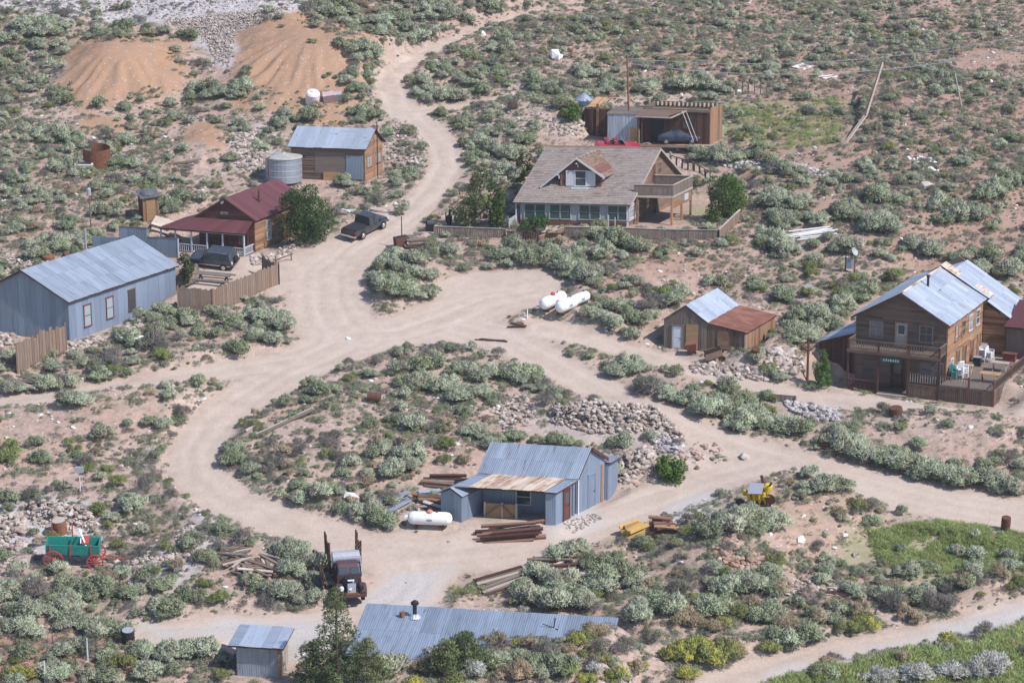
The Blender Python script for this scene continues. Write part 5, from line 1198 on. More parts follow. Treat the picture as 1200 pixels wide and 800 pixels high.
t = place('water_barrel', 'faded white plastic water tank standing on the orange bank', 'tank', 366, 121, 0)
MB().lathe([(.72, 0), (.74, .1), (.74, 1.25), (.6, 1.42), (.25, 1.5), (.2, 1.58)], 20).build('shell', tank_pink, t); MB().lathe([(.22, 1.56), (.22, 1.62)], 12).build('cap', white_m, t)
t = place('scrap_box', 'pinkish metal box with a rust streak right of the faded white water tank', 'box', 387, 118, 10)
MB().box(-.7, .5, -.4, .4, 0, .95).build('case', plain('pink_grey_metal', (.45, .32, .32), .6, var=.4, scale=3), t); MB().box(.52, 1.3, -.3, .3, 0, .8).build('side_case', plain('grey_scrap', (.36, .33, .34), .6, var=.4, scale=3), t)
def half_tank():
    t = place('cut_rusty_tank', 'large rusty open-topped iron tank half buried in the brush at upper left', 'tank', 113, 194, 0)
    m = MB(); n = 24; P = []; F = []
    for z, r in ((0, 1.35), (1.9, 1.4), (1.9, 1.34), (0, 1.3)):
        for i in range(n + 1): a = R(-150) + R(270) * i / n; P.append((r * math.cos(a), r * math.sin(a), z))
    for j in range(4):
        for i in range(n): F.append((j * (n + 1) + i, j * (n + 1) + i + 1, ((j + 1) % 4) * (n + 1) + i + 1, ((j + 1) % 4) * (n + 1) + i))
    m.add(P, F).build('shell', plain('orange_rust_streaks', (.17, .07, .04), .85, .1, var=.6, scale=3), t)
    t = place('concrete_box', 'pale concrete box with a dark post in front of the cut rusty tank', 'box', 97, 199, 10)
    MB().box(-.9, 1.0, -.5, .6, 0, .7).build('box_walls', plain('pale_concrete', (.48, .45, .42), .9), t); MB().box(-.7, .8, -.3, .4, .7, .71).build('opening', dark_m, t)
    MB().box(-.9, -.8, -.65, -.55, -.2, 1.3).build('post', rust_m, t)
half_tank()
# ------------------------------------------------------------------ privy, fences, poles
dark_roof = plain('dark_grey_roofing', (.10, .10, .115), .7, .1, var=.4)
def outhouse():
    t = place('outhouse', 'tall narrow timber outhouse with an orange plank door above the porch cabin', 'outhouse', 175, 256, 24)
    f = Frame(0, 0, 0, 0, 0)
    wall_boards(t, f, (-.75, -.7), (.75, -.7), 0, 2.35, w_orange, False, .2); wall_boards(t, f, (-.75, .7), (-.75, -.7), 0, 2.4, w_dark, False, .22); wall_boards(t, f, (.75, -.7), (.75, .7), 0, 2.4, w_orange, False, .22); wall_boards(t, f, (.75, .7), (-.75, .7), 0, 2.4, w_dark, False, .22)
    MB().box(-.42, .42, -.79, -.74, .05, 2.1).build('door', w_ply, t)
    MB().slab([(-.95, -.95, 2.4), (.95, -.95, 2.4), (.95, .9, 2.65), (-.95, .9, 2.65)], .06).build('roof', dark_roof, t); MB().lathe([(.7, 2.5), (.55, 2.72), (.25, 2.85)], 12, (-.1, 0, 0)).build('roof_cowl', dark_roof, t)
    k = place('wooden_steps', 'pale plank steps and landing below the outhouse door', 'steps', 188, 268, -8)
    for i in range(3): MB().box(-.9 + .2 * i, 1.1 + .15 * i, -.4 - .45 * i, .0 - .45 * i, .35 - .25 * i, .45 - .25 * i).build('step', w_pale, k)
    MB().box(-.9, .9, -.4, 1.4, .3, .42).build('landing', w_pale, k)
outhouse()
def fence(label, pts, h0, mat, bw=.2, gap=.02, rails=True, topvar=.05, name='plank_fence', post_m=None, lean=0):
    """pts: photo points along the foot; every board its own part"""
    P = [at(*p) for p in pts]; t = thing(name, label, 'fence', P[0]); o = P[0]
    for A, B in zip(P, P[1:]):
        L = (B - A).length; d = (B - A).normalized(); n = max(1, int(L / (bw + gap))); nrm_ = Vector((d.y, -d.x, 0)).normalized() * .02
        for i in range(n):
            p0 = A + d * (i * L / n); p1 = A + d * ((i + 1) * L / n - gap); hh = h0 * (1 + random.uniform(-topvar, topvar)) ; z0 = H1(p0.x, p0.y) - .1; z1 = H1(p1.x, p1.y) - .1
            q0 = p0 - o; q1 = p1 - o; off = nrm_ * random.uniform(.8, 1.4); tz = hh
            zt0 = A.z + (B.z - A.z) * (i / n) + tz - o.z; zt1 = A.z + (B.z - A.z) * ((i + 1) / n) + tz - o.z
            MB().hexa([(q0.x - off.x, q0.y - off.y, z0 - o.z), (q1.x - off.x, q1.y - off.y, z1 - o.z), (q1.x + off.x, q1.y + off.y, z1 - o.z), (q0.x + off.x, q0.y + off.y, z0 - o.z),
                       (q0.x - off.x, q0.y - off.y, zt0), (q1.x - off.x, q1.y - off.y, zt1), (q1.x + off.x, q1.y + off.y, zt1), (q0.x + off.x, q0.y + off.y, zt0)]).build('board', upright(mat), t)
        if rails: MB().beam(A - o + Vector((0, 0, h0 * .93)) - nrm_ * 3, B - o + Vector((0, 0, h0 * .93)) - nrm_ * 3, .05, .09).build('rail', post_m or mat, t)
        if rails == 2: MB().beam(A - o + Vector((0, 0, h0 + .03)), B - o + Vector((0, 0, h0 + .03)), .14, .05).build('cap_rail', w_pale, t)
        MB().box(A.x - o.x - .06, A.x - o.x + .06, A.y - o.y - .06, A.y - o.y + .06, -.2 + A.z - o.z, h0 * 1.06 + A.z - o.z).build('post', post_m or mat, t)
    MB().box(P[-1].x - o.x - .06, P[-1].x - o.x + .06, P[-1].y - o.y - .06, P[-1].y - o.y + .06, -.2 + P[-1].z - o.z, h0 * 1.06 + P[-1].z - o.z).build('post', post_m or mat, t)
    return t
w_fence = wood('brown_fence_boards', (.23, .145, .10), grey=(.22, .165, .135))  # brown boards with grey weathering, shared by several fences
fence('tall brown board fence enclosing the yard right of the long blue building', [(209, 362), (250, 365), (327, 333)], 1.9, w_fence, .2)
fence('narrow side return of grey boards at the left end of the yard fence', [(327, 333), (308, 322)], 1.7, w_grey, .2)
fence('uneven brown plank fence below the dark end of the long blue building', [(21, 438), (47, 424), (78, 412)], 2.3, w_fence, .26, .03, True, .16)
fence('low grey-brown picket fence along the left front of the shingled house', [(509, 276), (592, 279)], .85, w_grey, .16, .03, 2)
fence('dark board fence in front of the glazed porch of the shingled house', [(595, 280), (660, 283)], .75, w_dark, .2, .02)
fence('orange-brown solid board fence short length before the glazed porch', [(632, 286), (661, 275)], .7, w_orange, .2, .01, 2)
fence('grey board fence with pale rail below the side balcony of the shingled house', [(662, 278), (730, 279), (780, 281), (842, 282)], .95, w_grey, .2, .015, 2)
fence('sunlit return of the house fence running uphill at its right end', [(842, 282), (867, 258)], 1.0, w_fence, .22, .02, 2)
fence('small white picket fence at the left corner of the glazed porch', [(597, 268), (612, 258)], .9, w_white, .08, .08, True, .05, 'picket_fence')
fence('low weathered plank retaining board along the track left of the hotel', [(898, 469), (932, 472)], .55, w_grey, .3, .02)
fence('thin wire-and-post fence of grey stakes on the slope right of the garage', [(862, 112), (905, 112)], 1.5, w_grey, .09, .55, False)
fence('dark horizontal timber rail fence uphill of the shingled house balcony', [(785, 192), (812, 200), (832, 212)], .9, w_brown, .12, .5)
def pole(label, px, py, h, r, mat, lean=(0, 0), name='utility_pole', cat='pole', cross=None, extra=None):
    t = place(name, label, cat, px, py, 0); t.rotation_euler = (0, 0, 0)
    top = Vector((lean[0] * h, lean[1] * h, h)); MB().tube((0, 0, -.3), top, r, r * .75, 8).build('shaft', mat, t)
    if cross: MB().beam(top + Vector((-cross, 0, -.3)), top + Vector((cross, 0, -.3)), .1, .12).build('cross_arm', mat, t)
    if extra: extra(t, top)
    return t
w_pole = wood('red_brown_pole_timber', (.22, .10, .055), var=.2)
pole('tall reddish utility pole in front of the metal box shed', 738, 164, 8.7, .11, w_pole, (-.045, 0))
def tr(t, top):
    MB().lathe([(.2, 0), (.2, .6), (.1, .7)], 12, (top.x, top.y - .25, top.z - 1.1)).build('transformer', canvas_m, t)
    MB().beam(top + Vector((-.45, 0, -.35)), top + Vector((.45, 0, -.35)), .08, .1).build('cross_arm', w_grey, t)
pole('grey utility pole with a transformer behind the long blue building', 107, 276, 4.9, .08, w_grey, extra=tr)
pole('thin white-topped vent pole left of the sheet metal screen wall', 101, 295, 2.0, .1, canvas_m, name='vent_pole')
def yard(t, top):
    for s in (-1, 1): MB().beam((0, 0, top.z - .75), (s * .75, 0, top.z), .07, .08).build('brace', w_dark, t)
    MB().beam((-.8, 0, top.z), (.8, 0, top.z), .09, .1).build('cross_arm', w_dark, t); MB().beam((0, 0, top.z), (0, 0, top.z + .5), .06, .06).build('finial', w_dark, t)
pole('dark braced timber post with a triangular top left of the hotel', 946, 447, 3.2, .11, w_dark, name='timber_post', extra=yard)
pole('bare leaning pole on the upper right slope', 1128, 127, 3.6, .09, w_pale, (-.25, .1))
pole('short white marker post beside the propane tanks', 618, 373, .85, .06, white_m, name='marker_post', cat='post')
for i, (x, y, h, l) in enumerate([(94, 578, 1.7, 'white post with a grey box top on the left slope above the wagon'), (103, 777, 1.7, 'white fence post in the bottom left corner, right one of the pair'), (53, 800, 1.5, 'white fence post at the bottom edge, left one of the pair')]):
    t = pole(l, x, y, h, .06, w_white, name='fence_post', cat='post')
    if i == 0: MB().box(-.3, .3, -.15, .15, 1.6, 2.0).build('box_head', canvas_m, t)
for x, y, h in ((75, 578, 1.1), (19, 758, 1.3), (62, 760, 1.3), (89, 785, 1.3), (72, 790, 1.2)): tag(pole('thin dark metal stake in a line at the left side', x, y, h, .035, rust_m, name='metal_stake', cat='stake'), 'thin dark metal stake ' + ('above the green wagon, left of the white post' if y < 600 else {19: 'nearest the bottom left corner, leftmost', 62: 'between the leftmost stake and the two close stakes', 89: 'right one of the two close stakes, lower left', 72: 'left one of the two close stakes at the bottom'}[x]), 'stake', 'thin metal stakes on the left slopes')
# small tree-like lamp: post planted in an iron tub at the road edge
def tubpost():
    t = pole('thin iron post with a bushy weathered top standing in the iron tub by the road', 471, 288, 2.7, .06, rust_m, name='iron_post', cat='post')
    k = place('iron_tub', 'dark rusty square iron tub at the road fork above the sagebrush', 'tub', 471, 288, 20)
    m = MB(); m.box(-.6, .6, -.5, .5, 0, .85).build('tub_wall', rust_m, k); MB().box(-.52, .52, -.42, .42, .851, .87).build('soil', dark_m, k)
tubpost()
def stack(label, px, py, deg, n, L, w_, h_, mats, spread=.8, hgt=2, name='timber_pile', cat='timber pile', jit=6, round_=False):
    t = place(name, label, cat, px, py, deg)
    for i in range(n):
        lay_ = i // max(1, n // hgt); a = R(random.uniform(-jit, jit)); LL = L * random.uniform(.7, 1.05) / 2
        x, y, z = random.uniform(-.1, .1) * L, random.uniform(-spread, spread), .06 + lay_ * (h_ * 1.15) + random.uniform(0, .05)
        dx, dy = math.cos(a) * LL, math.sin(a) * LL; tz = random.uniform(-.02, .06) * L * (jit > 10)
        m = MB()
        if round_: m.tube((x - dx, y - dy, z), (x + dx, y + dy, z + tz), w_ / 2, n=8)
        else: m.beam((x - dx, y - dy, z), (x + dx, y + dy, z + tz), w_, h_)
        m.build('plank' if not round_ else 'log', mats[i % len(mats)], t)
    return t
stack('heavy red-brown beams stacked in front of the workshop porch', 600, 627, 6, 11, 4.4, .2, .18, [w_beam, w_dark, w_beam], .75, 3, jit=7)
stack('single squared reddish beam lying foremost before the beam stack', 603, 632, 4, 2, 5.0, .28, .26, [w_beam, w_pale], .12, 1, jit=1)
stack('bright yellow cut timber blocks stacked at the left of the log pile', 743, 625, 25, 18, 1.6, .22, .2, [w_yellow, w_yellow, w_ply], .7, 3, jit=14)
stack('dark reddish logs and offcuts heaped right of the yellow timber', 775, 620, 15, 22, 1.7, .26, .24, [w_dark, w_beam, w_ply, w_maroon], .9, 3, jit=32, round_=True)
stack('grey boards stacked in a long tidy heap below the curved road', 590, 684, 30, 16, 4.0, .25, .08, [w_grey, w_pale, w_grey, w_dark], .9, 5, jit=5)
stack('scattered brown planks in the brush right of the grey board heap', 650, 664, 20, 9, 3.2, .2, .08, [w_brown, w_pale, w_dark], 1.2, 2, jit=28)
stack('dark scrap timber tangled with rusty iron in the brush', 672, 684, 10, 12, 2.2, .2, .12, [w_dark, rust_m, w_maroon], .9, 3, jit=50, name='scrap_heap', cat='scrap heap')
stack('long loose sticks lying over the brush on the lower right of the roadside', 735, 688, 14, 5, 2.8, .14, .08, [w_dark, w_pale], .7, 1, jit=22)
stack('collapsed grey planks heaped in the brush left of the antique truck', 305, 668, -38, 26, 2.6, .22, .08, [w_grey, w_pale, w_grey, w_brown], 1.6, 4, jit=42)
stack('grey boards and battens strewn uphill end of the collapsed plank heap', 276, 655, 12, 16, 2.2, .18, .08, [w_grey, w_pale, w_brown], 1.4, 3, jit=50)
stack('tangle of old fence boards beside the left edge below the blue building', 30, 452, -12, 14, 2.8, .16, .07, [w_grey, w_grey, w_pale], .9, 3, jit=25)
stack('weathered grey timbers stacked by the iron tub at the road fork', 487, 290, 22, 8, 2.6, .24, .18, [w_grey, w_brown, w_pale], .45, 3, jit=9)
stack('single pale pole leaning over the timbers at the road fork', 479, 295, 62, 1, 2.2, .1, .1, [w_pale], .1, 1, jit=1)
stack('long pale log lying along the inner edge of the curved road', 330, 499, 38, 2, 5.0, .28, .26, [w_pale, w_grey], .25, 1, jit=2, name='fallen_log', cat='log', round_=True)
stack('short white log lying left of the long pale log by the curved road', 298, 500, 42, 1, 2.2, .24, .24, [w_pale], .1, 1, jit=1, name='fallen_log', cat='log', round_=True)
stack('bundle of white plastic pipes lying on the slope right of the shingled house', 953, 275, 8, 9, 4.4, .13, .13, [white_m], .75, 2, name='white_pipes', cat='pipes', jit=5, round_=True)
stack('white boards scattered in the upper right brush', 945, 80, 55, 6, 2.2, .3, .06, [white_m, w_pale], 1.1, 1, jit=30)
stack('white and pale boards with reddish scrap to their right in the upper right brush', 972, 92, 40, 8, 2.0, .28, .08, [white_m, w_pale, w_beam], 1.2, 1, jit=40)
stack('dark timbers and wire lying on the flat below the propane tanks', 606, 382, -10, 4, 1.6, .15, .1, [w_dark, w_brown], .4, 1, jit=20)
stack('dark bent sticks lying at the left of the road south of the propane tanks', 578, 399, -20, 3, 2.6, .1, .1, [w_dark, w_pale], .15, 1, jit=10)
stack('rusty roofing and boards stacked left of the gabled metal annexe', 505, 592, 8, 16, 2.6, .35, .08, [w_brown, galv_blue, w_dark, w_pale, rust_l], 1.5, 4, jit=25)
stack('grey metal sheets and timber poles lying in the brush left of the white tank', 462, 588, 30, 9, 3.2, .4, .05, [galv_blue, w_grey, galv, w_brown], 1.1, 1, jit=18)
stack('long dark timbers lying behind the gabled annexe', 522, 566, 6, 6, 3.4, .22, .16, [w_dark, w_brown, w_grey], .6, 2, jit=5)
stack('pale planks by the pickup truck at the foot of the brush', 445, 247, 2, 5, 2.6, .25, .08, [w_pale, w_grey], .5, 1, jit=12)
stack('pale bleached branches by the road behind the dark round tree', 404, 250, -35, 6, 1.6, .14, .12, [w_pale, white_m], .6, 2, jit=45)
stack('old grey boards on the bank between the left cabin and the brush', 215, 192, -4, 5, 3.2, .2, .08, [w_grey, w_brown], .6, 1, jit=8)
stack('dead pale branches strewn in the brush at lower centre right', 985, 688, -18, 9, 2.0, .1, .1, [w_pale, w_dark], 1.6, 1, jit=60, name='dead_branches', cat='branches', round_=True)
stack('long pale plank and poles on the bank behind the bright sandstone mound', 855, 622, 25, 3, 3.0, .14, .1, [w_pale], .4, 1, jit=14)
# sluice frame of two long weathered planks
t = place('plank_chute', 'long leaning chute of bleached planks on the grassy upper right slope', 'chute', 995, 165, 0); o = at(1022, 140); p0 = at(978, 181); o = t.location
for dx_, s_ in ((0, 0), (.35, .1)):
    a, b, c_ = at(978 + dx_ * 6, 181), at(1012 + dx_ * 8, 148), at(1031 + dx_ * 4, 108)
    MB().beam(a - o + Vector((0, 0, .25)), b - o + Vector((0, 0, .4)), .1, .14).build('plank', w_pale, t); MB().beam(b - o + Vector((0, 0, .4)), c_ - o + Vector((0, 0, .55 + s_)), .14, .2).build('plank', w_pale if s_ else w_dark, t)
# ore cart and bench by the shed
def cart():
    t = place('ore_cart', 'small rusty ore cart tipped against the shed wall beside its white door', 'cart', 812, 413, -15)
    MB().hexa([(-.35, -.3, .25), (.35, -.3, .25), (.35, .3, .25), (-.35, .3, .25), (-.5, -.4, .85), (.5, -.4, .95), (.5, .4, .95), (-.5, .4, .85)]).build('tub', rust_l, t)
    for x in (-.25, .25): MB().tube((x, -.38, .15), (x, -.3, .15), .15, n=12).build('wheel', rust_m, t)
    t = place('old_wagon_frame', 'weathered iron and timber wagon frame with spoked wheels in front of the rust-roofed lean-to', 'wagon', 839, 421, 4)
    MB().box(-.7, .7, -.4, .4, .45, .55).build('deck', w_brown, t); MB().box(-.7, .7, .3, .38, .55, 1.0).build('backboard', w_brown, t)
    for x in (-.55, .55):
        m = MB()
        for y in (-.45, .45): m.tube((x, y - .03, .3), (x, y + .03, .3), .3, n=14)
        m.build('wheels', rust_m, t)
    for x in (-.6, .6): MB().box(x - .04, x + .04, .3, .38, .4, 1.15).build('post', w_grey, t)
cart()
def ladder():
    t = place('headframe_ladder', 'dark rusty ladder-like iron grating leaning on the bank by the lower road', 'ladder', 962, 530, 0); t.rotation_euler = (R(-38), 0, R(-25))
    for x in (-.45, .45): MB().tube((x, 0, 0), (x * .8, 0, 1.8), .05).build('side_rail', rust_m, t)
    for z in np.arange(.2, 1.7, .22): MB().tube((-.43, 0, z), (.43, 0, z), .035, n=6).build('rung', rust_l, t)
ladder()
def meter():
    t = place('satellite_cabinet', 'grey electrical cabinet on timber posts with a small dish on top', 'cabinet', 996, 319, 0); t.rotation_euler = (0, 0, R(-10))
    for x in (-.4, .4): MB().box(x - .06, x + .06, -.05, .05, -.2, 1.5).build('post', w_brown, t)
    MB().box(-.32, .32, -.16, .1, .35, 1.3).build('cabinet_box', canvas_m, t); MB().box(-.24, .1, -.175, -.16, .45, 1.15).build('cabinet_door', galv_wall, t)
    MB().tube((.1, 0, 1.3), (.2, 0, 1.9), .03).build('mast', dark_m, t)
    d = MB().lathe([(.05, 0), (.25, .04), (.38, .14), (.40, .15), (.24, .06), (.05, .02)], 16).build('dish', canvas_m, t); d.location = (.25, -.1, 1.85); d.rotation_euler = (R(60), 0, R(60))
    t = place('grey_utility_box', 'small grey box on a short stand among the brush left of the cabinet', 'box', 947, 344, 20)
    MB().box(-.4, .4, -.3, .3, .25, .7).build('case', canvas_m, t); MB().box(-.35, -.25, -.25, .25, -.1, .25).box(.25, .35, -.25, .25, -.1, .25).build('stand', rust_m, t)
meter()
# ------------------------------------------------------------------ tables, chairs on the deck
hf = FR['hotel']
def table(name, label, fr, a, b, c, m, L=1.5, wdt=.75, h=.74, bench=True):
    t = thing(name, label, 'table', fr.w(a, b, c), None, R(-fr_ang(fr)))
    for i in range(4): MB().box(-L / 2, L / 2, -wdt / 2 + i * wdt / 4, -wdt / 2 + (i + 1) * wdt / 4 - .01, h - .05, h).build('board', m, t)
    for x in (-L * .38, L * .38): MB().beam((x, -wdt * .45, 0), (x, wdt * .2, h - .06), .08, .06).beam((x, wdt * .45, 0), (x, -wdt * .2, h - .06), .08, .06).build('trestle', m, t)
    if bench:
        for s in (-1, 1): MB().box(-L / 2, L / 2, s * (wdt / 2 + .35) - .12, s * (wdt / 2 + .35) + .12, .4, .45).build('bench', m, t)
    return t
def fr_ang(fr): return math.degrees(math.atan2(-fr.u[1], fr.u[0]))
table('picnic_table', 'pale timber picnic table nearest the front corner of the hotel deck', hf, 3.3, .9, .03, w_ply, 1.6, .9, .74, False)
table('picnic_table', 'weathered light table in the middle of the hotel deck', hf, 3.1, 4.6, .03, w_pale, 1.4, .8, .74, False)
table('side_table', 'small dark-legged table between the chair stacks along the hotel wall', hf, 1.0, 2.9, .03, w_pale, .8, .6, .7, False)
t = table('red_table', 'red-brown box table by the grey shed on the hotel deck', hf, 2.9, 8.2, -.1, w_maroon, 1.2, .8, .75, False); MB().box(-.5, .5, -.3, .3, .1, .65).build('cupboard', plain('red_paint', (.22, .05, .05)), t)
def chair_stack(label, a, b, n, m, deg=0):
    t = thing('plastic_chair_stack', label, 'chairs', hf.w(a, b, .03), 'stacks of plastic chairs on the hotel deck', R(deg))
    for i in range(n):
        z = i * .13; c = MB()
        c.box(-.24, .24, -.24, .22, .42 + z, .45 + z)
        for x in np.arange(-.2, .25, .1): c.hexa([(x - .03, .20, .45 + z), (x + .03, .20, .45 + z), (x + .03, .23, .45 + z), (x - .03, .23, .45 + z), (x - .03, .30, .88 + z), (x + .03, .30, .88 + z), (x + .03, .33, .88 + z), (x - .03, .33, .88 + z)])
        c.box(-.25, .25, .29, .34, .86 + z, .92 + z)
        for s in (-1, 1): c.beam((s * .26, -.2, .64 + z), (s * .26, .25, .66 + z), .05, .03); c.beam((s * .25, -.22, .0 + z * .9), (s * .26, -.2, .64 + z), .05, .04); c.beam((s * .25, .25, 0 + z * .9), (s * .22, .22, .45 + z), .05, .04)
        c.build('chair', m, t)
green_p = plain('dark_green_plastic', (.02, .16, .15), .5)
chair_stack('teal-green plastic chairs stacked at the front corner of the hotel wall', .55, .35, 3, green_p, 15)
chair_stack('white plastic chair stack beside the teal chairs at the hotel wall, front one', .95, .75, 4, white_m, -20); chair_stack('white plastic chair stack second from the hotel front corner', 1.1, 1.35, 4, white_m, 30); chair_stack('low white plastic chair stack against the hotel wall behind the teal chairs', .5, 1.4, 3, white_m, 80)
chair_stack('white plastic chair stack far along the hotel wall beside the dark bin', 1.1, 6.6, 6, white_m, -30); chair_stack('white plastic chair pair at the back of the hotel deck near the shed', 1.6, 7.0, 4, white_m, 50)
t = thing('dark_bin', 'dark square bin in front of the far white chair stack on the hotel deck', 'bin', hf.w(1.0, 5.5, .03), None, R(-24)); MB().box(-.3, .3, -.25, .25, 0, .7).build('body', dark_m, t); MB().box(-.32, .32, -.27, .27, .7, .75).build('lid', canvas_m, t)
t = place('picnic_bench', 'long grey picnic table with benches in the fenced yard', 'table', 250, 330, -14)
for i in range(4): MB().box(-1.7, 1.7, -.4 + .2 * i, -.21 + .2 * i, .72, .77).build('board', w_grey, t)
for s in (-1, 1): MB().box(-1.8, 1.8, s * .85 - .14, s * .85 + .14, .42, .47).build('bench', w_grey, t)
for x in (-1.2, 1.2): MB().box(x - .05, x + .05, -.9, .9, .36, .42).beam((x, -.5, 0), (x, .1, .72), .08, .08).beam((x, .5, 0), (x, -.1, .72), .08, .08).build('trestle', w_brown, t)
t = place('fence_sign', 'small pale blue notice fixed to the brown yard fence', 'sign', 288, 349, 0); q_ = t.location
t.rotation_euler = (0, 0, R(38)); MB().box(-.28, .28, -.12, -.08, .55, .95).build('board', plain('pale_blue_sign', (.35, .55, .62), .6), t)
for i in range(3): MB().box(-.2, .2, -.13, -.121, .64 + i * .1, .67 + i * .1).build('lettering_line', white_m, t)
# low rail by the porch cabin
t = place('hitching_rail', 'low rustic timber rail on two posts at the road edge by the porch cabin', 'rail', 333, 307, 30)
MB().tube((-.9, 0, .35), (.9, 0, .62), .05).build('rail', w_brown, t)
for x in (-.8, .7): MB().tube((x, 0, -.2), (x, 0, .75), .06).build('post', w_brown, t)
t = place('black_box', 'black boxy barbecue at the left end of the picket fence', 'barbecue', 505, 270, 5)
MB().box(-.5, .3, -.3, .3, .1, .75).build('body', dark_m, t); MB().tube((-.4, 0, .75), (.2, 0, .75), .28, n=12).build('lid', plain('blue_black', (.05, .06, .08), .5), t)
# people-sized yard statue next to the tree, and dark boiler posts
t = place('iron_boiler', 'tall dark iron stove standing between the picket fence and the tree', 'stove', 526, 263, 0)
MB().lathe([(.25, 0), (.28, .8), (.2, .9), (.1, 1.0), (.1, 1.5)], 12).build('body', dark_m, t); MB().tube((-.3, 0, .1), (-.35, 0, 1.2), .06).build('side_pipe', rust_m, t)
# overhead wires
def wire(label, pts, sag=1.2, r=.03):
    o = Vector(pts[0]); mb = MB(); P = []
    for A, B in zip(pts, pts[1:]):
        A = Vector(A); B = Vector(B)
        for i in range(17): f = i / 16; P.append(A.lerp(B, f) - Vector((0, 0, sag * 4 * f * (1 - f))) - o)
    for a, b in zip(P, P[1:]):
        if (b - a).length > .01: mb.tube(a, b, r, n=4, cap=False)
    ob = mb.build('overhead_wire', canvas_m); ob.location = o; return tag(ob, label, 'wire', 'overhead wires')
pa = at(738, 164) + Vector((-.38, 0, 8.4)); pb = at(1260, 140) + Vector((0, 0, 10)); pole('distant utility pole just outside the right edge', 1262, 140, 10, .1, w_pole)
wire('thin overhead wire running right from the tall reddish pole', [pa, pb], 2.0); wire('second thin overhead wire just below the first, running right from the tall pole', [pa - Vector((0, 0, .5)), pb - Vector((0, 0, 1.2))], 2.4)
# ------------------------------------------------------------------ rocks
def rock_pile(name, label, poly, n, r0, r1, mat, hgt=.5, cat='rock pile', layers=1.0):
    n = int(n * 1.25)
    a = np.array(poly, float); cx, cy = a[:, 0].mean(), a[:, 1].mean(); o = at(cx, cy)
    xs, ys, k = [], [], 0
    while len(xs) < n and k < 40:
        px = rng.uniform(a[:, 0].min(), a[:, 0].max(), n * 3); py = rng.uniform(a[:, 1].min(), a[:, 1].max(), n * 3); k += 1
        ok = poly_sdf(px, py, a) < 0; xs += list(px[ok]); ys += list(py[ok])
    xs, ys = np.array(xs[:n]), np.array(ys[:n]); x, y, z = at_many(xs, ys)
    d = -poly_sdf(xs, ys, a); edge = np.clip(d / 8, 0, 1)
    mb = MB()
    for i in range(len(x)):
        r = .78 * random.uniform(r0, r1) * (1.0 if random.random() < .85 else 1.5)
        mb.rock((x[i] - o.x, y[i] - o.y, z[i] - o.z + random.uniform(0, hgt) * edge[i]), r)
    ob = mb.build(name, mat); ob.location = o; tag(ob, label, cat); ob['kind'] = 'stuff'; return ob
rock_pile('rock_wall', 'long dry-stone retaining wall of pale rubble above the workshop', [(645, 478), (700, 472), (770, 480), (800, 510), (795, 528), (760, 505), (700, 508), (645, 495)], 1000, .16, .33, stone_m, .9, 'rock wall')
rock_pile('rock_wall', 'stepped rubble wall right of the workshop behind the dark green bush', [(718, 535), (770, 522), (768, 545), (735, 568), (718, 560)], 260, .16, .34, stone_m, .7, 'rock wall')
rock_pile('rock_slide', 'rubble running down from the right end of the retaining wall', [(755, 508), (785, 505), (800, 528), (775, 530)], 90, .2, .45, stone_g, .3)
rock_pile('rock_wall', 'low pale stone retaining wall below the tin-and-rust shed', [(808, 428), (850, 425), (898, 432), (900, 446), (860, 445), (812, 436)], 260, .2, .42, stone_m, .5, 'rock wall')
rock_pile('rock_pile', 'pink-white limestone outcrop left of the hotel post', [(900, 408), (935, 410), (940, 435), (915, 438), (900, 425)], 110, .25, .6, stone_m, .5)
rock_pile('rock_pile', 'heap of dark and pale rubble by the plank retaining board', [(920, 470), (985, 480), (990, 495), (955, 492), (925, 480)], 170, .2, .42, stone_g, .4)
rock_pile('rock_wall', 'mauve-grey rubble wall behind the green wagon', [(25, 592), (60, 588), (115, 600), (112, 618), (70, 622), (30, 610)], 260, .14, .32, stone_m, .7, 'rock wall')
rock_pile('rock_pile', 'white rubble spilling down at the left edge beside the green wagon', [(-10, 605), (30, 600), (32, 635), (10, 660), (-10, 650)], 170, .18, .38, stone_m, .4)
rock_pile('rock_pile', 'white rubble at the left edge below the wagon', [(-10, 645), (15, 648), (35, 662), (10, 668), (-10, 660)], 60, .15, .3, stone_m, .3)
rock_pile('rock_pile', 'pale stones strewn between wagon and plank heap', [(205, 620), (235, 615), (230, 650), (180, 665), (130, 670), (135, 655), (195, 648)], 260, .12, .3, stone_m, .2)
rock_pile('scree_slope', 'purple-grey boulder scree at the top left of the orange dump', [(190, 24), (345, 6), (320, 20), (278, 38), (268, 78), (252, 70), (238, 44)], 1900, .07, .21, stone_m, .15, 'scree')
rock_pile('scree_slope', 'fine grey scree across the top left corner', [(-20, -20), (360, -20), (360, 4), (280, 8), (190, 24), (100, 18), (-20, 10)], 1200, .07, .2, stone_g, .05, 'scree')
rock_pile('scree_slope', 'white rubble spill left of the tin-roofed cabin', [(275, 155), (300, 150), (316, 175), (305, 205), (280, 198), (270, 180)], 380, .15, .4, stone_m, .3, 'scree')
rock_pile('rubble_spill', 'white rubble and debris right of the tin-roofed cabin', [(452, 150), (475, 140), (500, 165), (500, 195), (470, 208), (455, 190)], 260, .1, .35, stone_m, .2, 'rubble')
rock_pile('rock_border', 'pale stones edging the yard of the porch cabin', [(294, 300), (318, 298), (345, 284), (348, 291), (320, 308), (296, 312)], 130, .18, .36, stone_m, .3, 'stones')
rock_pile('rock_pile', 'heap of pale stones at the bright corner of the long blue building', [(76, 402), (118, 392), (125, 402), (90, 415), (76, 413)], 110, .18, .4, stone_m, .4)
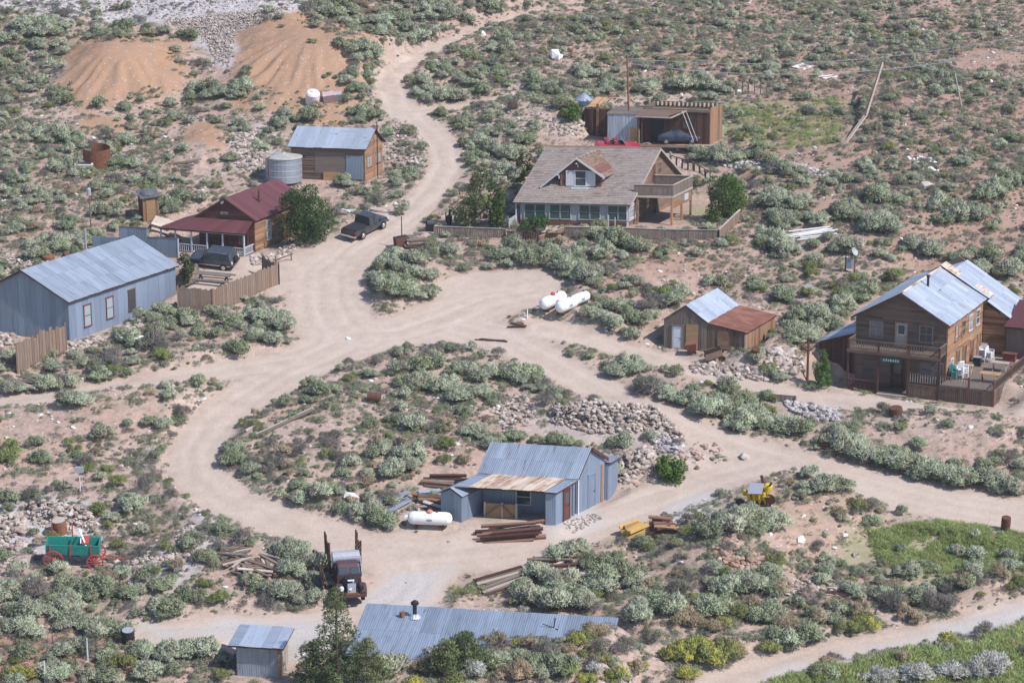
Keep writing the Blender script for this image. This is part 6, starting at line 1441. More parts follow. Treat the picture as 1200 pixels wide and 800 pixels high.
rock_pile('rock_pile', 'pale stones among brush below the windows of the long blue building', [(138, 385), (190, 362), (195, 370), (155, 398), (140, 398)], 90, .15, .36, stone_m, .25)
rock_pile('rock_pile', 'white stones at the left edge below the long blue building', [(-10, 388), (22, 390), (20, 412), (-10, 415)], 60, .2, .4, stone_m, .3)
rock_pile('rock_pile', 'pale rubble on the bank left of the long blue building', [(-10, 300), (35, 295), (50, 318), (15, 325), (-10, 315)], 110, .15, .35, stone_m, .2)
rock_pile('rock_wall', 'dark and pale stone terrace right of the garage', [(828, 182), (870, 188), (945, 192), (960, 200), (1025, 206), (1022, 212), (950, 206), (860, 198), (828, 192)], 420, .15, .34, stone_g, .35, 'rock wall')
rock_pile('rock_pile', 'white stones on the upper right slope', [(1062, 184), (1100, 184), (1100, 202), (1072, 200)], 50, .15, .32, stone_w, .1)
rock_pile('rock_pile', 'dark and white stones near the top right corner', [(1135, 22), (1195, 26), (1190, 34), (1140, 34)], 50, .15, .35, stone_g, .2)
rock_pile('rock_pile', 'rubble and white stones at the tree left of the shingled house', [(600, 268 - 12), (560, 240), (570, 256), (585, 275), (605, 272)], 70, .15, .34, stone_m, .3)
rock_pile('rock_bank', 'cracked reddish earth bank left of the house roof', [(640, 140), (680, 138), (690, 155), (655, 160)], 80, .2, .5, stone_m, .2)
rock_pile('rock_pile', 'reddish broken rock on the sandstone mound', [(830, 640), (860, 628), (890, 650), (885, 670), (845, 680)], 160, .15, .4, stone_r, .2)
rock_pile('rock_pile', 'scattered rubble inside the road loop above the rock wall', [(570, 470), (620, 455), (630, 490), (590, 510)], 130, .12, .35, stone_m, .2)
rock_pile('rock_pile', 'rough stones below the road right of the workshop', [(785, 520), (840, 517), (850, 535), (800, 540)], 45, .12, .28, stone_r, .1)
rock_pile('rock_pile', 'white rubble spill by the workshop front corner', [(655, 612), (695, 600), (705, 608), (670, 625)], 60, .1, .24, stone_m, .1)
rock_pile('rock_pile', 'stones among the brush in the lower right', [(860, 690), (960, 670), (1000, 690), (880, 715)], 70, .12, .35, stone_m, .1)
def boulder(label, px, py, r, mat=None, flat=.75):
    t = place('boulder', label, 'boulder', px, py, 0); random.seed(int(px * 7 + py)); m = MB(); m.rock((0, 0, r * .25), r, .8, flat); m.rock((r * .35, -.1, r * .15), r * .6, .9, flat); m.build('stone', mat or stone_w, t); return t
boulder('large white boulder on the slope above the dark lean-to', 650, 68, .95)
boulder('flat white boulder in the brush below the long blue building', 158, 402, 1.15, flat=.5); boulder('angular pale boulder by the roadside near the yellow machine', 873, 537, .5, stone_m)
boulder('pale flat boulder beside the upper road bend', 579, 76, .75, flat=.5); boulder('white slab of rock behind the brush left of the shingled house', 567, 205, .55, flat=.5)
boulder('pale rock half hidden on the right bank', 1085, 220, .7, stone_m); boulder('white lump of scrap in the brush left of the metal sheets', 411, 585, .7)
boulder('white rock on the far right slope', 1160, 97, .4); boulder('white stone on the bare cut bank lower right', 938, 633, .35); boulder('white rock by the road above the retaining wall', 866, 108, .35); boulder('white stone at the top edge right of centre', 979, 4, .35)
boulder('pale angular stone near the middle of the lower right bank', 1105, 345, .4); boulder('white rock right of the uphill track', 566, 40, .4)
# ------------------------------------------------------------------ plants
SAGE_A, SAGE_B = (.30, .325, .235), (.45, .475, .345)
MF = dict(
    sage=foliage('sagebrush_leaves', SAGE_A, SAGE_B, .05, dead=(.26, .22, .20), damt=.14),
    green=foliage('green_brush_leaves', (.225, .26, .165), (.36, .39, .255), .05, dead=(.2, .17, .13), damt=.10),
    olive=foliage('rabbitbrush_leaves', (.16, .19, .07), (.28, .31, .12), .04, dead=(.22, .2, .12), damt=.08),
    yellow=foliage('yellow_flowering_brush', (.28, .29, .08), (.50, .46, .11), .03, dead=(.22, .25, .12), damt=.3),
    dead=foliage('dead_brush_twigs', (.17, .14, .135), (.30, .26, .25), .03, dead=(.15, .18, .12), damt=.25),
    tan=foliage('dry_tan_brush', (.30, .22, .14), (.50, .41, .30), .03, dead=(.2, .19, .12), damt=.2),
    pale=foliage('pale_grey_brush', (.34, .33, .31), (.58, .56, .54), .02, dead=(.25, .26, .18), damt=.2),
    grass=foliage('green_grass_blades', (.22, .29, .10), (.38, .44, .18), .05, dead=(.30, .27, .13), damt=.25),
    tree=foliage('dark_tree_leaves', (.035, .07, .02), (.085, .14, .045), .04),
    lime=foliage('bright_shrub_leaves', (.06, .13, .03), (.13, .23, .06), .04),
    pine=foliage('pine_needles', (.10, .13, .06), (.25, .27, .13), .04),
    juniper=foliage('olive_tree_leaves', (.06, .085, .035), (.15, .18, .085), .04, dead=(.25, .2, .13), damt=.06))
bark = wood('grey_brown_bark', (.12, .09, .07), var=.25)
def mesh_from(name, V, F, r, r2, mat, nrm=None):
    me = bpy.data.meshes.new(name); V = np.asarray(V, 'f').reshape(-1, 3); F = np.asarray(F, 'i'); k = F.shape[1]
    me.vertices.add(len(V)); me.vertices.foreach_set('co', V.ravel()); me.loops.add(F.size); me.loops.foreach_set('vertex_index', F.ravel())
    me.polygons.add(len(F)); me.polygons.foreach_set('loop_start', np.arange(0, F.size, k, dtype='i')); me.polygons.foreach_set('loop_total', np.full(len(F), k, 'i'))
    me.update(); a = me.attributes.new('rnd', 'FLOAT', 'POINT'); a.data.foreach_set('value', np.asarray(r, 'f')); a = me.attributes.new('rnd2', 'FLOAT', 'POINT'); a.data.foreach_set('value', np.asarray(r2, 'f'))
    me.materials.append(mat)
    if nrm is not None: me.shade_smooth(); me.normals_split_custom_set_from_vertices([tuple(v) for v in nrm])
    return me
def blades(P, D, L, Wd, g, nn=None):
    """one narrow diamond leaf at each P pointing along D"""
    n = len(P); D = D / (np.linalg.norm(D, axis=1, keepdims=True) + 1e-9)
    if nn is not None: D = D - nn * (D * nn).sum(1)[:, None] * .75; D = D / (np.linalg.norm(D, axis=1, keepdims=True) + 1e-9)
    q = g.normal(size=(n, 3)) if nn is None else nn + g.normal(size=(n, 3)) * .35; s_ = np.cross(D, q); s_ /= (np.linalg.norm(s_, axis=1, keepdims=True) + 1e-9)
    L = np.broadcast_to(np.asarray(L), (n,))[:, None]; Wd = np.broadcast_to(np.asarray(Wd), (n,))[:, None]
    A = P; B = P + D * L * .55 + s_ * Wd / 2; C = P + D * L; E_ = P + D * L * .55 - s_ * Wd / 2
    V = np.stack([A, B, C, E_], 1).reshape(-1, 3); F = np.arange(4 * n).reshape(n, 4); return V, F
def face_out(V, F, nn):
    Q = V.reshape(-1, 4, 3); gn = np.cross(Q[:, 1] - Q[:, 0], Q[:, 3] - Q[:, 0]); fl = (gn * nn).sum(1) < 0; F[fl] = F[fl][:, ::-1]; return F
def bush_mesh(name, seed, mat, n=420, h=.62, up=.55, L=.16, Wd=.035, lobes=9, spread=.34, dome=1.0):
    g = np.random.default_rng(seed); ang = g.uniform(0, 6.28, lobes) + np.arange(lobes) * 2.4; rad = np.sqrt(g.uniform(0.02, 1, lobes)) * spread
    cx = np.cos(ang) * rad; cy = np.sin(ang) * rad; lr = g.uniform(.11, .21, lobes) * (1.1 - rad / spread * .25); cz = h * (.62 - .42 * (rad / .5) ** 1.5) * g.uniform(.75, 1.12, lobes)
    k = g.integers(0, lobes, n); d = g.normal(size=(n, 3)); d[:, 2] = np.abs(d[:, 2]) * 1.1 - .35; d /= np.linalg.norm(d, axis=1, keepdims=True)
    c = np.stack([cx[k], cy[k], cz[k]], 1); rr = g.uniform(.45, 1.0, n)
    P = c + d * lr[k][:, None] * rr[:, None]; P[:, 2] = np.maximum(P[:, 2], .01)
    D = d * (1 - up) + np.array([0, 0, 1]) * up + g.normal(size=(n, 3)) * .25 + np.stack([cx[k], cy[k], 0 * cx[k]], 1) * .8
    nn = d * .75 + [0, 0, .5] + g.normal(size=(n, 3)) * .2; nn /= np.linalg.norm(nn, axis=1, keepdims=True)
    V, F = blades(P, D, g.uniform(.6, 1.2, n) * L, Wd * g.uniform(.7, 1.3, n), g, nn); F = face_out(V, F, nn)
    lob = g.uniform(0, 1, lobes)[k]; r = np.clip(lob * .5 + g.uniform(0, 1, n) * .35 + .1, 0, 1); r2 = np.where(g.uniform(0, 1, n) < .7, g.uniform(0, 1, lobes)[k], g.uniform(0, 1, n))
    # woody stems
    ns = 10; js = g.integers(0, lobes, ns); sv = []; sf = []
    for i, j in enumerate(js):
        e = np.array([cx[j], cy[j], cz[j]]); w_ = .012; b = len(V) + len(sv)
        sv += [[-w_, 0, 0], [w_, 0, 0], e + [w_ * .4, 0, 0], e - [w_ * .4, 0, 0]]; sf.append([b, b + 1, b + 2, b + 3])
    V = np.vstack([V, np.array(sv)]); F = np.vstack([F, np.array(sf)])
    nn = np.vstack([np.repeat(nn, 4, 0), np.tile([0, -.7, .7], (len(sv), 1))])
    return mesh_from(name, V, F, np.r_[np.repeat(r, 4), np.zeros(len(sv))], np.r_[np.repeat(r2, 4), np.ones(len(sv))], mat, nn)
SP = {}
for sp_, kw in dict(sage=dict(n=1700, up=.6, L=.12, Wd=.03, h=.62, lb=14), green=dict(n=1500, up=.45, L=.10, Wd=.034, h=.6, lb=13), olive=dict(n=1300, up=.7, L=.14, Wd=.026, h=.58, lb=11), yellow=dict(n=1500, up=.75, L=.12, Wd=.028, h=.55, spread=.36, lb=12),
                    dead=dict(n=800, up=.5, L=.2, Wd=.016, lb=9), tan=dict(n=1000, up=.7, L=.15, Wd=.022, lb=9), pale=dict(n=1200, up=.6, L=.14, Wd=.026, lb=9), grass=dict(n=170, up=.85, L=.28, Wd=.022, h=.28, spread=.45)).items():
    lb_ = kw.pop('lb', 7)
    SP[sp_] = [bush_mesh(sp_ + '_plant', 100 + i * 13 + len(sp_) * 7, MF[sp_], lobes=lb_ + i * 2, **kw) for i in range(5)]
# footprints where nothing grows
KEEP = [(251, 306, 34, 12), (428, 270, 30, 14), (645, 355, 20, 8), (672, 358, 14, 8), (504, 614, 30, 7), (600, 624, 48, 10), (760, 622, 34, 9), (889, 586, 18, 8), (409, 690, 24, 22), (86, 655, 34, 10), (333, 210, 24, 7),
        (795, 166, 40, 8), (724, 166, 28, 6), (300, 662, 34, 16), (590, 680, 30, 13), (953, 272, 24, 8), (250, 328, 34, 8), (812, 411, 12, 5), (839, 419, 14, 5), (720, 495, 72, 20), (855, 435, 44, 9), (70, 608, 48, 16), (8, 628, 22, 26),
        (366, 119, 12, 5), (176, 256, 14, 5), (188, 268, 16, 6), (113, 192, 22, 7), (97, 197, 16, 5), (655, 165, 38, 10), (487, 288, 20, 6), (742, 545, 26, 18), (945, 85, 14, 8), (972, 90, 14, 8), (230, 345, 30, 16), (260, 45, 60, 30),
        (120, 85, 48, 38), (350, 70, 62, 38), (237, 160, 22, 18), (160, 490, 40, 16), (30, 505, 34, 18), (1110, 520, 60, 22), (665, 395, 10, 6), (930, 620, 45, 30), (960, 150, 20, 10), (1000, 650, 30, 10), (600, 482, 30, 12), (775, 322, 46, 12), (1160, 70, 40, 12), (560, 372, 20, 8)]
kx, ky = plane_pt(np.array([k[0] for k in KEEP], float), np.array([k[1] for k in KEEP], float))
def blocked(x, y, r):
    ok = road_sdf(x, y) < r * .35
    for (nm, a0, a1, b0, b1, bl) in PADS:
        f = FR[nm]; det = f.u[0] * f.v[1] - f.u[1] * f.v[0]; dx = x - f.x; dy = y - f.y
        a = (dx * f.v[1] - dy * f.v[0]) / det; b = (f.u[0] * dy - f.u[1] * dx) / det
        m = .25 + .4 * r; bf = {'hotel': -2.2, 'hotel_front': -2.2, 'work': -4.5, 'redc': -3}.get(nm, b0)
        if nm == 'low': ok |= (a > -.8) & (a < 17) & (b > -3.5) & (b < 6.6) & ((a - 3) * .45 - (b + .2) * .893 < .5); continue
        ok |= (a > a0 - m + (.8 if nm != 'hotel' else 0)) & (a < a1 + m) & (b > bf - m) & (b < b1 + m)
    return ok
def in_keep(px, py, amount=1.0):
    o = np.zeros(len(px), bool)
    for (x, y, rx, ry) in KEEP: o |= ((px - x) / rx) ** 2 + ((py - y) / ry) ** 2 < amount
    return o
plants = []      # x, y, z, width, species, pixel width
def put(px, py, wpx, sp_, force=False):
    px = np.asarray(px, float); py = np.asarray(py, float); x, y, z = at_many(px, py); s = np.array([pxm((a, b, c)) for a, b, c in zip(x, y, z)])
    wm = wpx / s
    kk = np.zeros(len(px), bool)
    for (a_, b_, c_, d_) in KEEP[:24]: kk |= ((px - a_) / (c_ * .9)) ** 2 + ((py - b_ - 3) / (d_ + 2)) ** 2 < 1
    bad = (blocked(x, y, wm * .5) | kk) if not force else np.zeros(len(x), bool)
    for i in range(len(x)):
        if not bad[i]: plants.append((x[i], y[i], z[i], wm[i], sp_ if isinstance(sp_, str) else sp_[i], float(wpx[i]), px[i], py[i]))
# clusters read off the photograph: centre, half axes, count, mean width in photo pixels, kind
CL = '''25 48 30 16 12 24 s;62 34 20 12 8 24 s;10 75 20 14 6 20 g;55 62 20 14 6 24 s;115 42 18 5 5 18 s;150 38 28 8 8 20 g;205 44 18 5 5 18 g;235 46 14 4 3 16 g;237 76 2 1 1 17 g;250 112 36 9 12 24 s;283 112 14 6 4 22 s;
50 96 2 1 1 22 g;83 99 1 1 1 9 g;75 116 16 8 6 18 g;118 128 6 2 2 20 s;143 130 8 3 3 18 g;166 121 2 1 1 13 g;178 108 2 1 1 10 g;196 126 6 3 3 16 s;172 136 4 2 2 14 g;200 142 5 2 2 18 g;265 128 2 1 1 20 g;255 146 4 2 2 18 g;282 150 6 3 3 20 g;
60 162 26 10 12 22 s;90 172 10 6 5 18 g;145 170 8 5 3 22 s;216 176 5 3 2 22 g;272 168 2 1 1 17 g;268 190 4 2 2 20 g;150 195 22 9 8 20 g;175 215 20 12 8 18 g;205 240 18 9 6 26 g;215 232 10 5 3 24 s;20 210 18 8 6 18 g;32 200 2 1 1 24 g;
40 235 24 10 8 18 s;80 205 20 9 7 20 s;115 225 18 10 7 20 g;130 255 22 10 7 22 g;75 265 12 7 4 22 g;42 300 14 9 5 26 s;60 290 18 10 8 24 s;90 285 14 10 6 20 s;110 282 10 9 5 18 g;25 270 14 5 4 20 g;10 275 8 3 2 18 s;0 320 8 12 4 22 s;
385 15 24 10 8 24 g;365 14 8 3 2 18 d;412 22 16 8 6 20 g;432 30 10 4 3 18 s;450 40 16 12 7 22 s;480 45 16 12 8 22 s;470 25 20 10 8 22 g;510 20 22 8 8 22 s;500 38 12 5 4 20 g;550 30 18 6 5 20 s;515 10 16 5 5 20 g;580 12 14 6 4 20 g;
415 60 14 9 7 22 s;430 72 16 10 8 24 s;440 88 18 10 8 24 s;412 95 12 8 5 22 s;395 52 6 3 2 16 g;365 50 6 3 2 12 o;388 92 8 3 3 13 g;425 105 14 6 5 20 s;436 135 14 8 6 20 g;420 140 20 6 6 22 g;360 140 12 5 4 22 g;330 145 16 8 6 20 s;
452 160 2 1 1 18 g;484 158 6 4 2 22 g;310 165 6 4 2 20 g;312 178 6 4 2 18 g;490 105 14 8 7 20 s;500 115 16 6 8 20 s;530 115 20 6 8 20 s;478 100 6 6 3 18 g;520 80 18 12 8 18 g;550 95 18 10 7 18 s;575 85 20 10 8 18 g;545 60 16 8 6 18 g;
585 55 20 10 8 18 s;560 110 14 4 4 18 g;545 150 10 8 5 20 g;555 170 12 9 7 22 s;545 185 8 5 4 22 g;570 160 14 8 5 18 s;590 150 12 6 4 18 g;482 215 12 8 5 24 g;490 232 12 9 5 26 s;467 235 10 5 3 24 s;404 218 6 4 3 20 g;
340 375 22 10 8 26 s;322 385 18 8 6 26 s;350 368 14 8 5 24 g;300 372 22 8 7 24 s;270 385 16 8 5 22 g;285 410 18 8 6 20 g;330 405 10 6 4 22 s;312 400 16 8 6 24 s;360 375 8 10 4 24 s;
440 325 12 9 4 22 g;455 345 16 9 6 26 s;470 335 20 12 8 28 g;490 352 18 8 7 28 s;510 345 14 8 5 24 s;465 310 16 8 6 24 s;480 318 14 8 5 24 s;498 300 12 6 4 22 g;505 332 12 10 4 24 s;545 318 4 2 1 26 g;525 302 6 3 2 20 s;
585 318 16 5 5 24 s;605 300 14 8 5 26 s;620 308 16 9 6 28 g;640 295 8 6 3 24 g;660 312 16 9 6 28 s;690 330 18 8 6 28 s;668 325 16 8 6 26 s;712 285 22 8 7 30 g;740 295 14 5 4 28 g;700 298 14 8 5 26 s;680 305 12 8 4 24 s;
728 338 8 6 3 20 s;722 322 10 6 3 24 d;775 298 6 3 2 24 g;770 305 8 3 2 20 g;845 290 4 2 1 24 g;806 290 6 2 2 18 g;650 320 22 5 6 24 s;590 305 10 4 3 22 s;610 325 10 3 3 20 s;
780 360 18 6 5 30 s;800 352 12 5 3 28 s;775 348 10 4 3 26 o;765 362 10 6 3 26 d;740 378 16 6 4 28 g;725 368 8 5 3 24 g;690 395 18 8 7 28 g;660 385 18 8 6 26 s;640 390 12 8 4 26 s;700 372 10 6 4 24 s;715 385 8 5 3 24 s;675 402 14 4 4 26 s;
710 398 18 5 5 24 g;615 420 12 4 4 28 s;645 432 12 4 4 26 g;600 413 8 4 2 26 s;720 440 16 9 6 30 s;740 436 14 8 5 28 s;700 447 6 8 3 30 d;760 428 10 6 3 22 o;692 420 4 2 1 18 g;
565 445 14 6 5 26 s;600 448 20 6 6 26 s;630 450 6 4 2 22 g;490 435 10 3 3 26 g;505 432 12 3 4 22 g;545 440 12 4 3 24 s;495 450 16 5 5 24 s;520 458 18 7 7 26 s;475 455 12 4 4 22 g;540 465 18 8 7 24 s;565 465 10 6 4 22 s;580 470 6 3 2 20 g;
420 442 5 2 1 20 g;432 444 4 3 2 18 g;412 448 4 2 1 22 o;465 440 6 3 2 24 g;372 465 8 4 3 24 g;362 473 6 3 2 20 g;385 480 4 3 1 18 g;395 458 8 3 2 20 g;345 488 16 3 3 18 g;
490 505 10 5 3 30 s;515 505 5 3 1 24 g;552 508 10 5 3 26 s;570 520 12 8 4 26 s;520 520 5 3 2 18 o;455 532 12 5 3 30 s;478 540 10 5 4 30 s;462 555 14 5 4 28 s;445 560 16 5 4 26 s;415 548 7 3 2 28 s;485 548 14 6 5 26 s;
375 582 12 5 3 34 s;425 605 22 7 7 30 s;448 612 14 6 4 30 g;400 600 8 4 3 22 g;355 600 7 3 2 26 o;347 588 6 4 2 24 s;310 582 14 5 4 26 g;280 575 12 5 4 28 g;275 540 12 8 5 26 g;265 550 8 8 3 24 g;268 530 12 6 4 24 g;290 590 8 4 3 24 s;
290 500 6 2 1 24 o;385 535 6 2 1 20 o;355 545 5 3 1 16 o;358 558 4 3 1 16 g;315 548 22 9 8 20 d;380 520 20 8 7 18 d;400 540 12 8 5 20 d;340 530 16 7 5 18 d;
335 622 22 6 6 30 s;350 632 20 6 5 32 s;330 655 26 7 8 34 s;365 660 18 8 6 32 s;345 670 12 8 4 30 s;330 700 18 6 6 30 s;360 705 14 6 5 32 s;300 690 10 6 3 28 g;375 690 12 8 4 28 s;310 712 12 4 3 26 d;240 690 8 4 3 20 o;
70 395 2 1 1 10 g;120 440 14 5 5 24 g;155 405 20 6 6 26 g;180 412 16 6 6 26 d;125 432 16 6 6 28 d;160 445 4 3 1 26 g;95 455 16 5 6 26 s;110 450 12 5 4 24 g;60 460 22 5 8 26 s;20 462 22 5 8 28 s;85 475 14 6 4 28 s;180 395 14 6 5 22 g;
170 375 8 4 2 24 s;195 365 8 5 3 24 s;215 380 12 5 4 24 s;240 395 12 4 3 24 g;195 430 3 2 1 12 g;270 430 4 3 2 16 g;200 385 6 4 2 22 g;
42 522 4 3 2 24 g;100 545 8 4 3 24 d;120 512 5 3 2 28 s;175 500 8 3 3 22 g;150 502 3 2 1 18 g;210 498 4 2 1 26 g;235 490 6 2 2 24 g;255 460 10 4 3 24 s;272 475 8 5 3 22 g;78 522 3 2 1 20 o;15 525 6 2 2 18 o;10 540 10 5 3 30 o;
185 540 7 3 1 34 g;50 540 12 4 4 20 g;130 555 6 3 2 24 o;105 555 5 3 1 20 o;75 575 4 3 1 20 g;195 567 5 2 1 20 o;150 600 7 4 2 34 s;130 610 6 2 1 20 g;112 605 7 3 2 22 o;55 672 3 2 1 25 g;165 680 6 4 1 34 g;75 690 3 1 1 26 g;120 690 9 5 3 28 g;
215 635 4 2 1 18 g;200 650 4 2 1 18 g;225 640 12 6 4 24 g;245 660 10 6 4 26 g;260 625 10 5 4 24 s;230 705 10 4 4 22 g;255 705 6 3 2 24 o;290 640 6 3 2 20 g;200 685 4 3 2 22 g;
10 700 18 6 6 30 s;30 720 20 8 8 32 s;70 715 16 7 6 30 s;110 700 18 7 6 32 g;80 735 18 7 6 34 s;30 745 22 5 7 30 s;110 745 18 6 6 32 s;150 745 16 6 5 34 s;45 700 14 5 5 30 d;150 700 14 6 5 28 g;190 720 12 6 4 30 s;185 690 10 5 4 26 g;
30 772 3 2 1 26 g;75 770 10 2 3 26 g;100 765 12 4 3 28 g;145 790 6 2 1 44 o;130 775 8 3 2 28 g;165 770 12 5 4 30 s;200 775 18 5 5 34 s;230 770 18 5 5 34 s;260 775 8 5 3 32 s;180 795 20 5 5 30 s;60 795 20 4 5 28 s;120 800 20 3 5 30 s;20 795 12 4 4 28 y;255 798 5 3 1 26 o;
600 405 2 1 1 12 g;660 655 12 5 3 32 g;678 650 8 4 2 30 s;620 660 8 4 2 30 s;600 675 7 4 2 20 g;635 680 12 7 4 34 s;660 690 14 8 5 36 s;625 705 16 8 6 34 g;640 715 14 5 4 34 s;680 710 14 8 5 34 s;700 690 16 8 6 32 s;720 680 14 6 5 30 g;
690 665 8 4 2 24 g;715 665 8 4 2 26 g;745 690 12 6 4 30 s;755 720 12 8 4 30 s;775 715 18 9 6 34 g;740 730 12 5 3 30 s;790 700 10 6 3 30 d;820 720 12 6 4 32 s;805 735 14 5 4 28 t;650 745 2 1 1 30 t;
850 620 28 8 10 32 s;870 612 24 7 8 32 s;900 615 20 8 7 30 s;830 628 14 5 4 28 g;880 622 12 8 4 32 g;955 575 16 4 4 26 s;985 572 14 4 4 30 g;940 582 10 3 3 24 s;1050 582 14 4 4 28 s;1078 595 10 3 2 28 s;1040 575 6 3 2 22 s;
1022 590 6 2 2 14 g;968 628 2 2 1 16 g;955 612 3 2 1 12 g;900 640 4 2 1 20 s;905 675 12 4 4 28 g;875 690 16 6 6 32 s;905 695 14 6 5 30 g;850 700 16 7 6 32 s;
780 560 4 2 1 34 L;870 525 0 0 0 1 s;850 515 8 4 3 24 g;825 510 8 5 3 24 s;895 540 6 3 2 20 g;705 510 8 4 3 26 g;725 525 8 3 2 28 g;700 600 8 4 3 26 s;705 580 6 4 2 22 s;765 565 12 2 3 18 s;850 540 2 1 1 12 s;692 472 6 3 2 18 d;670 525 12 3 4 24 g;640 520 12 3 4 22 g;
600 515 10 3 4 22 g;640 480 5 3 1 22 d;660 480 4 3 1 22 g;
780 470 10 7 5 30 s;800 480 14 8 7 32 s;830 485 16 8 8 34 s;810 465 8 5 3 26 g;850 480 14 8 5 30 g;875 500 16 9 7 32 s;905 500 16 9 6 32 s;890 490 12 8 4 28 o;870 475 12 6 4 26 g;930 510 14 8 5 30 s;760 462 8 6 3 30 d;855 460 6 3 2 22 g;
985 525 14 8 6 32 s;1005 530 16 9 7 34 s;990 510 12 7 4 30 g;1030 545 14 8 6 34 s;1060 552 14 8 6 34 s;1080 558 12 7 5 30 g;1095 560 14 7 6 34 s;1120 568 12 7 4 34 s;1140 565 14 8 5 30 g;1160 575 14 8 5 34 s;1185 580 16 7 6 32 s;
1055 506 3 2 1 16 o;1110 502 4 2 1 18 g;1170 535 3 2 1 16 g;1150 545 6 4 2 26 g;1050 535 6 4 2 22 g;1075 525 6 3 2 22 s;1035 502 4 2 1 20 g;
905 445 8 4 3 22 g;920 452 8 3 3 24 g;945 455 8 3 2 22 g;975 463 5 2 1 26 L;960 458 5 2 1 24 g;890 420 6 4 2 24 s;880 425 6 3 2 22 s;925 395 8 6 3 30 s;945 400 14 8 6 30 s;965 385 16 9 6 30 s;985 370 14 9 5 28 s;950 375 16 8 6 28 g;
930 380 14 7 4 28 s;1000 350 18 8 7 26 g;1015 345 12 6 4 22 o;980 355 14 6 5 26 o;920 355 8 4 3 26 g;890 340 8 4 2 24 g;1045 330 8 4 2 26 o;1055 340 8 5 3 20 g;970 340 4 2 1 22 o;950 325 6 3 1 22 o;922 330 3 2 1 18 g;920 318 3 2 1 20 g;948 312 8 3 3 24 s;
985 295 12 6 5 28 s;995 300 4 3 1 22 s;912 300 12 6 5 28 s;900 290 12 5 4 26 s;915 265 12 6 5 26 s;935 262 14 6 5 28 s;955 262 10 5 3 24 s;905 240 10 5 4 26 s;935 245 20 5 6 26 g;975 260 3 1 1 22 o;990 255 10 5 4 28 g;1010 258 8 5 3 26 g;
1025 270 12 5 4 30 s;1045 272 10 5 4 28 s;1035 260 8 3 3 24 s;1030 235 10 4 4 26 g;1050 240 10 3 3 24 g;1095 245 10 4 4 28 s;1110 243 8 3 3 24 g;1085 300 12 3 4 30 s;1075 292 12 4 4 26 s;1130 258 14 3 5 26 s;1110 262 12 3 4 24 g;
1150 252 10 4 4 26 g;1155 235 6 4 2 26 g;1175 230 14 6 5 28 g;1160 225 12 5 4 24 s;1190 215 10 6 3 24 g;1135 300 6 2 2 24 g;1165 305 10 4 3 28 s;1150 320 16 5 6 28 s;1180 325 14 5 5 28 s;1190 312 8 5 3 24 g;1120 310 10 4 3 26 s;1200 300 6 4 2 24 g;
830 215 2 1 1 22 s;900 195 12 4 4 26 g;925 205 12 4 4 24 s;935 215 10 4 3 22 s;855 215 8 3 3 20 s;640 190 10 4 3 20 s;590 205 10 7 4 24 s;600 185 12 6 5 24 s;615 165 10 6 4 22 g;580 180 10 5 4 24 s;
660 130 12 6 4 26 L;668 140 8 5 3 24 g;640 100 20 6 7 22 g;700 110 20 6 7 22 s;720 105 14 5 5 20 g;760 108 16 6 6 24 s;800 105 20 5 7 24 s;830 105 18 5 6 24 s;850 108 14 4 4 22 s;690 90 20 6 6 22 s;
720 172 12 2 4 20 g;850 190 22 4 9 24 s;820 188 16 4 6 22 s;880 185 16 4 5 22 g;895 178 10 3 3 20 g;
530 728 0 0 0 1 s;460 790 20 5 5 36 s;500 785 14 5 4 32 t;510 775 10 4 3 30 p;575 760 8 3 2 36 t;605 755 3 2 1 16 y;675 755 7 2 2 26 y;700 775 8 2 2 28 y;748 788 8 2 2 28 y;822 772 34 9 16 36 y;790 770 12 4 3 30 y;850 772 12 5 3 30 o;
800 795 12 3 3 30 y;690 800 10 2 3 30 y;720 802 8 2 2 28 y;700 745 14 4 4 28 t;720 765 20 5 5 26 d;640 790 16 6 5 30 g;620 775 18 5 5 28 s;660 785 16 5 5 28 g;600 795 16 5 4 30 t;555 795 14 4 4 34 p;580 780 14 4 4 28 s;640 770 14 4 4 24 d;
870 770 10 3 3 26 t;900 765 10 3 3 28 o;930 760 14 4 4 30 s;950 752 12 4 4 28 g;900 730 16 4 5 30 g;925 738 12 4 4 28 t;960 730 12 5 4 28 g;1000 740 12 4 4 28 o;1020 735 10 4 3 26 y;1010 722 8 3 2 26 t;990 720 14 4 4 26 g;
1040 700 16 5 5 28 g;1070 705 14 5 5 28 s;1050 715 12 4 4 26 d;1100 712 14 5 5 30 d;1075 730 12 4 3 26 t;1145 715 12 3 4 36 y;1165 710 10 3 3 30 y;1190 690 10 5 3 30 o;1130 690 16 4 5 28 t;1180 675 14 5 4 28 t;1000 695 14 5 5 26 s;
850 720 12 4 4 28 g;870 725 12 4 4 26 o;835 740 12 4 4 26 t;
960 795 16 4 3 30 g;1000 790 18 4 6 32 y2;1050 780 20 5 7 32 y2;1090 775 16 5 5 30 y2;1140 765 18 5 6 32 y2;1180 760 14 6 5 30 y2;1160 790 24 6 9 34 p;1130 795 18 5 6 30 p;1195 785 10 8 4 30 y2;1070 798 24 3 6 32 p;1030 800 20 3 5 30 p;1190 800 12 4 4 30 y2'''
KIND = dict(s='sage', g='green', o='olive', y='yellow', y2='grass', d='dead', t='tan', p='pale', L='green')
g_ = np.random.default_rng(42)
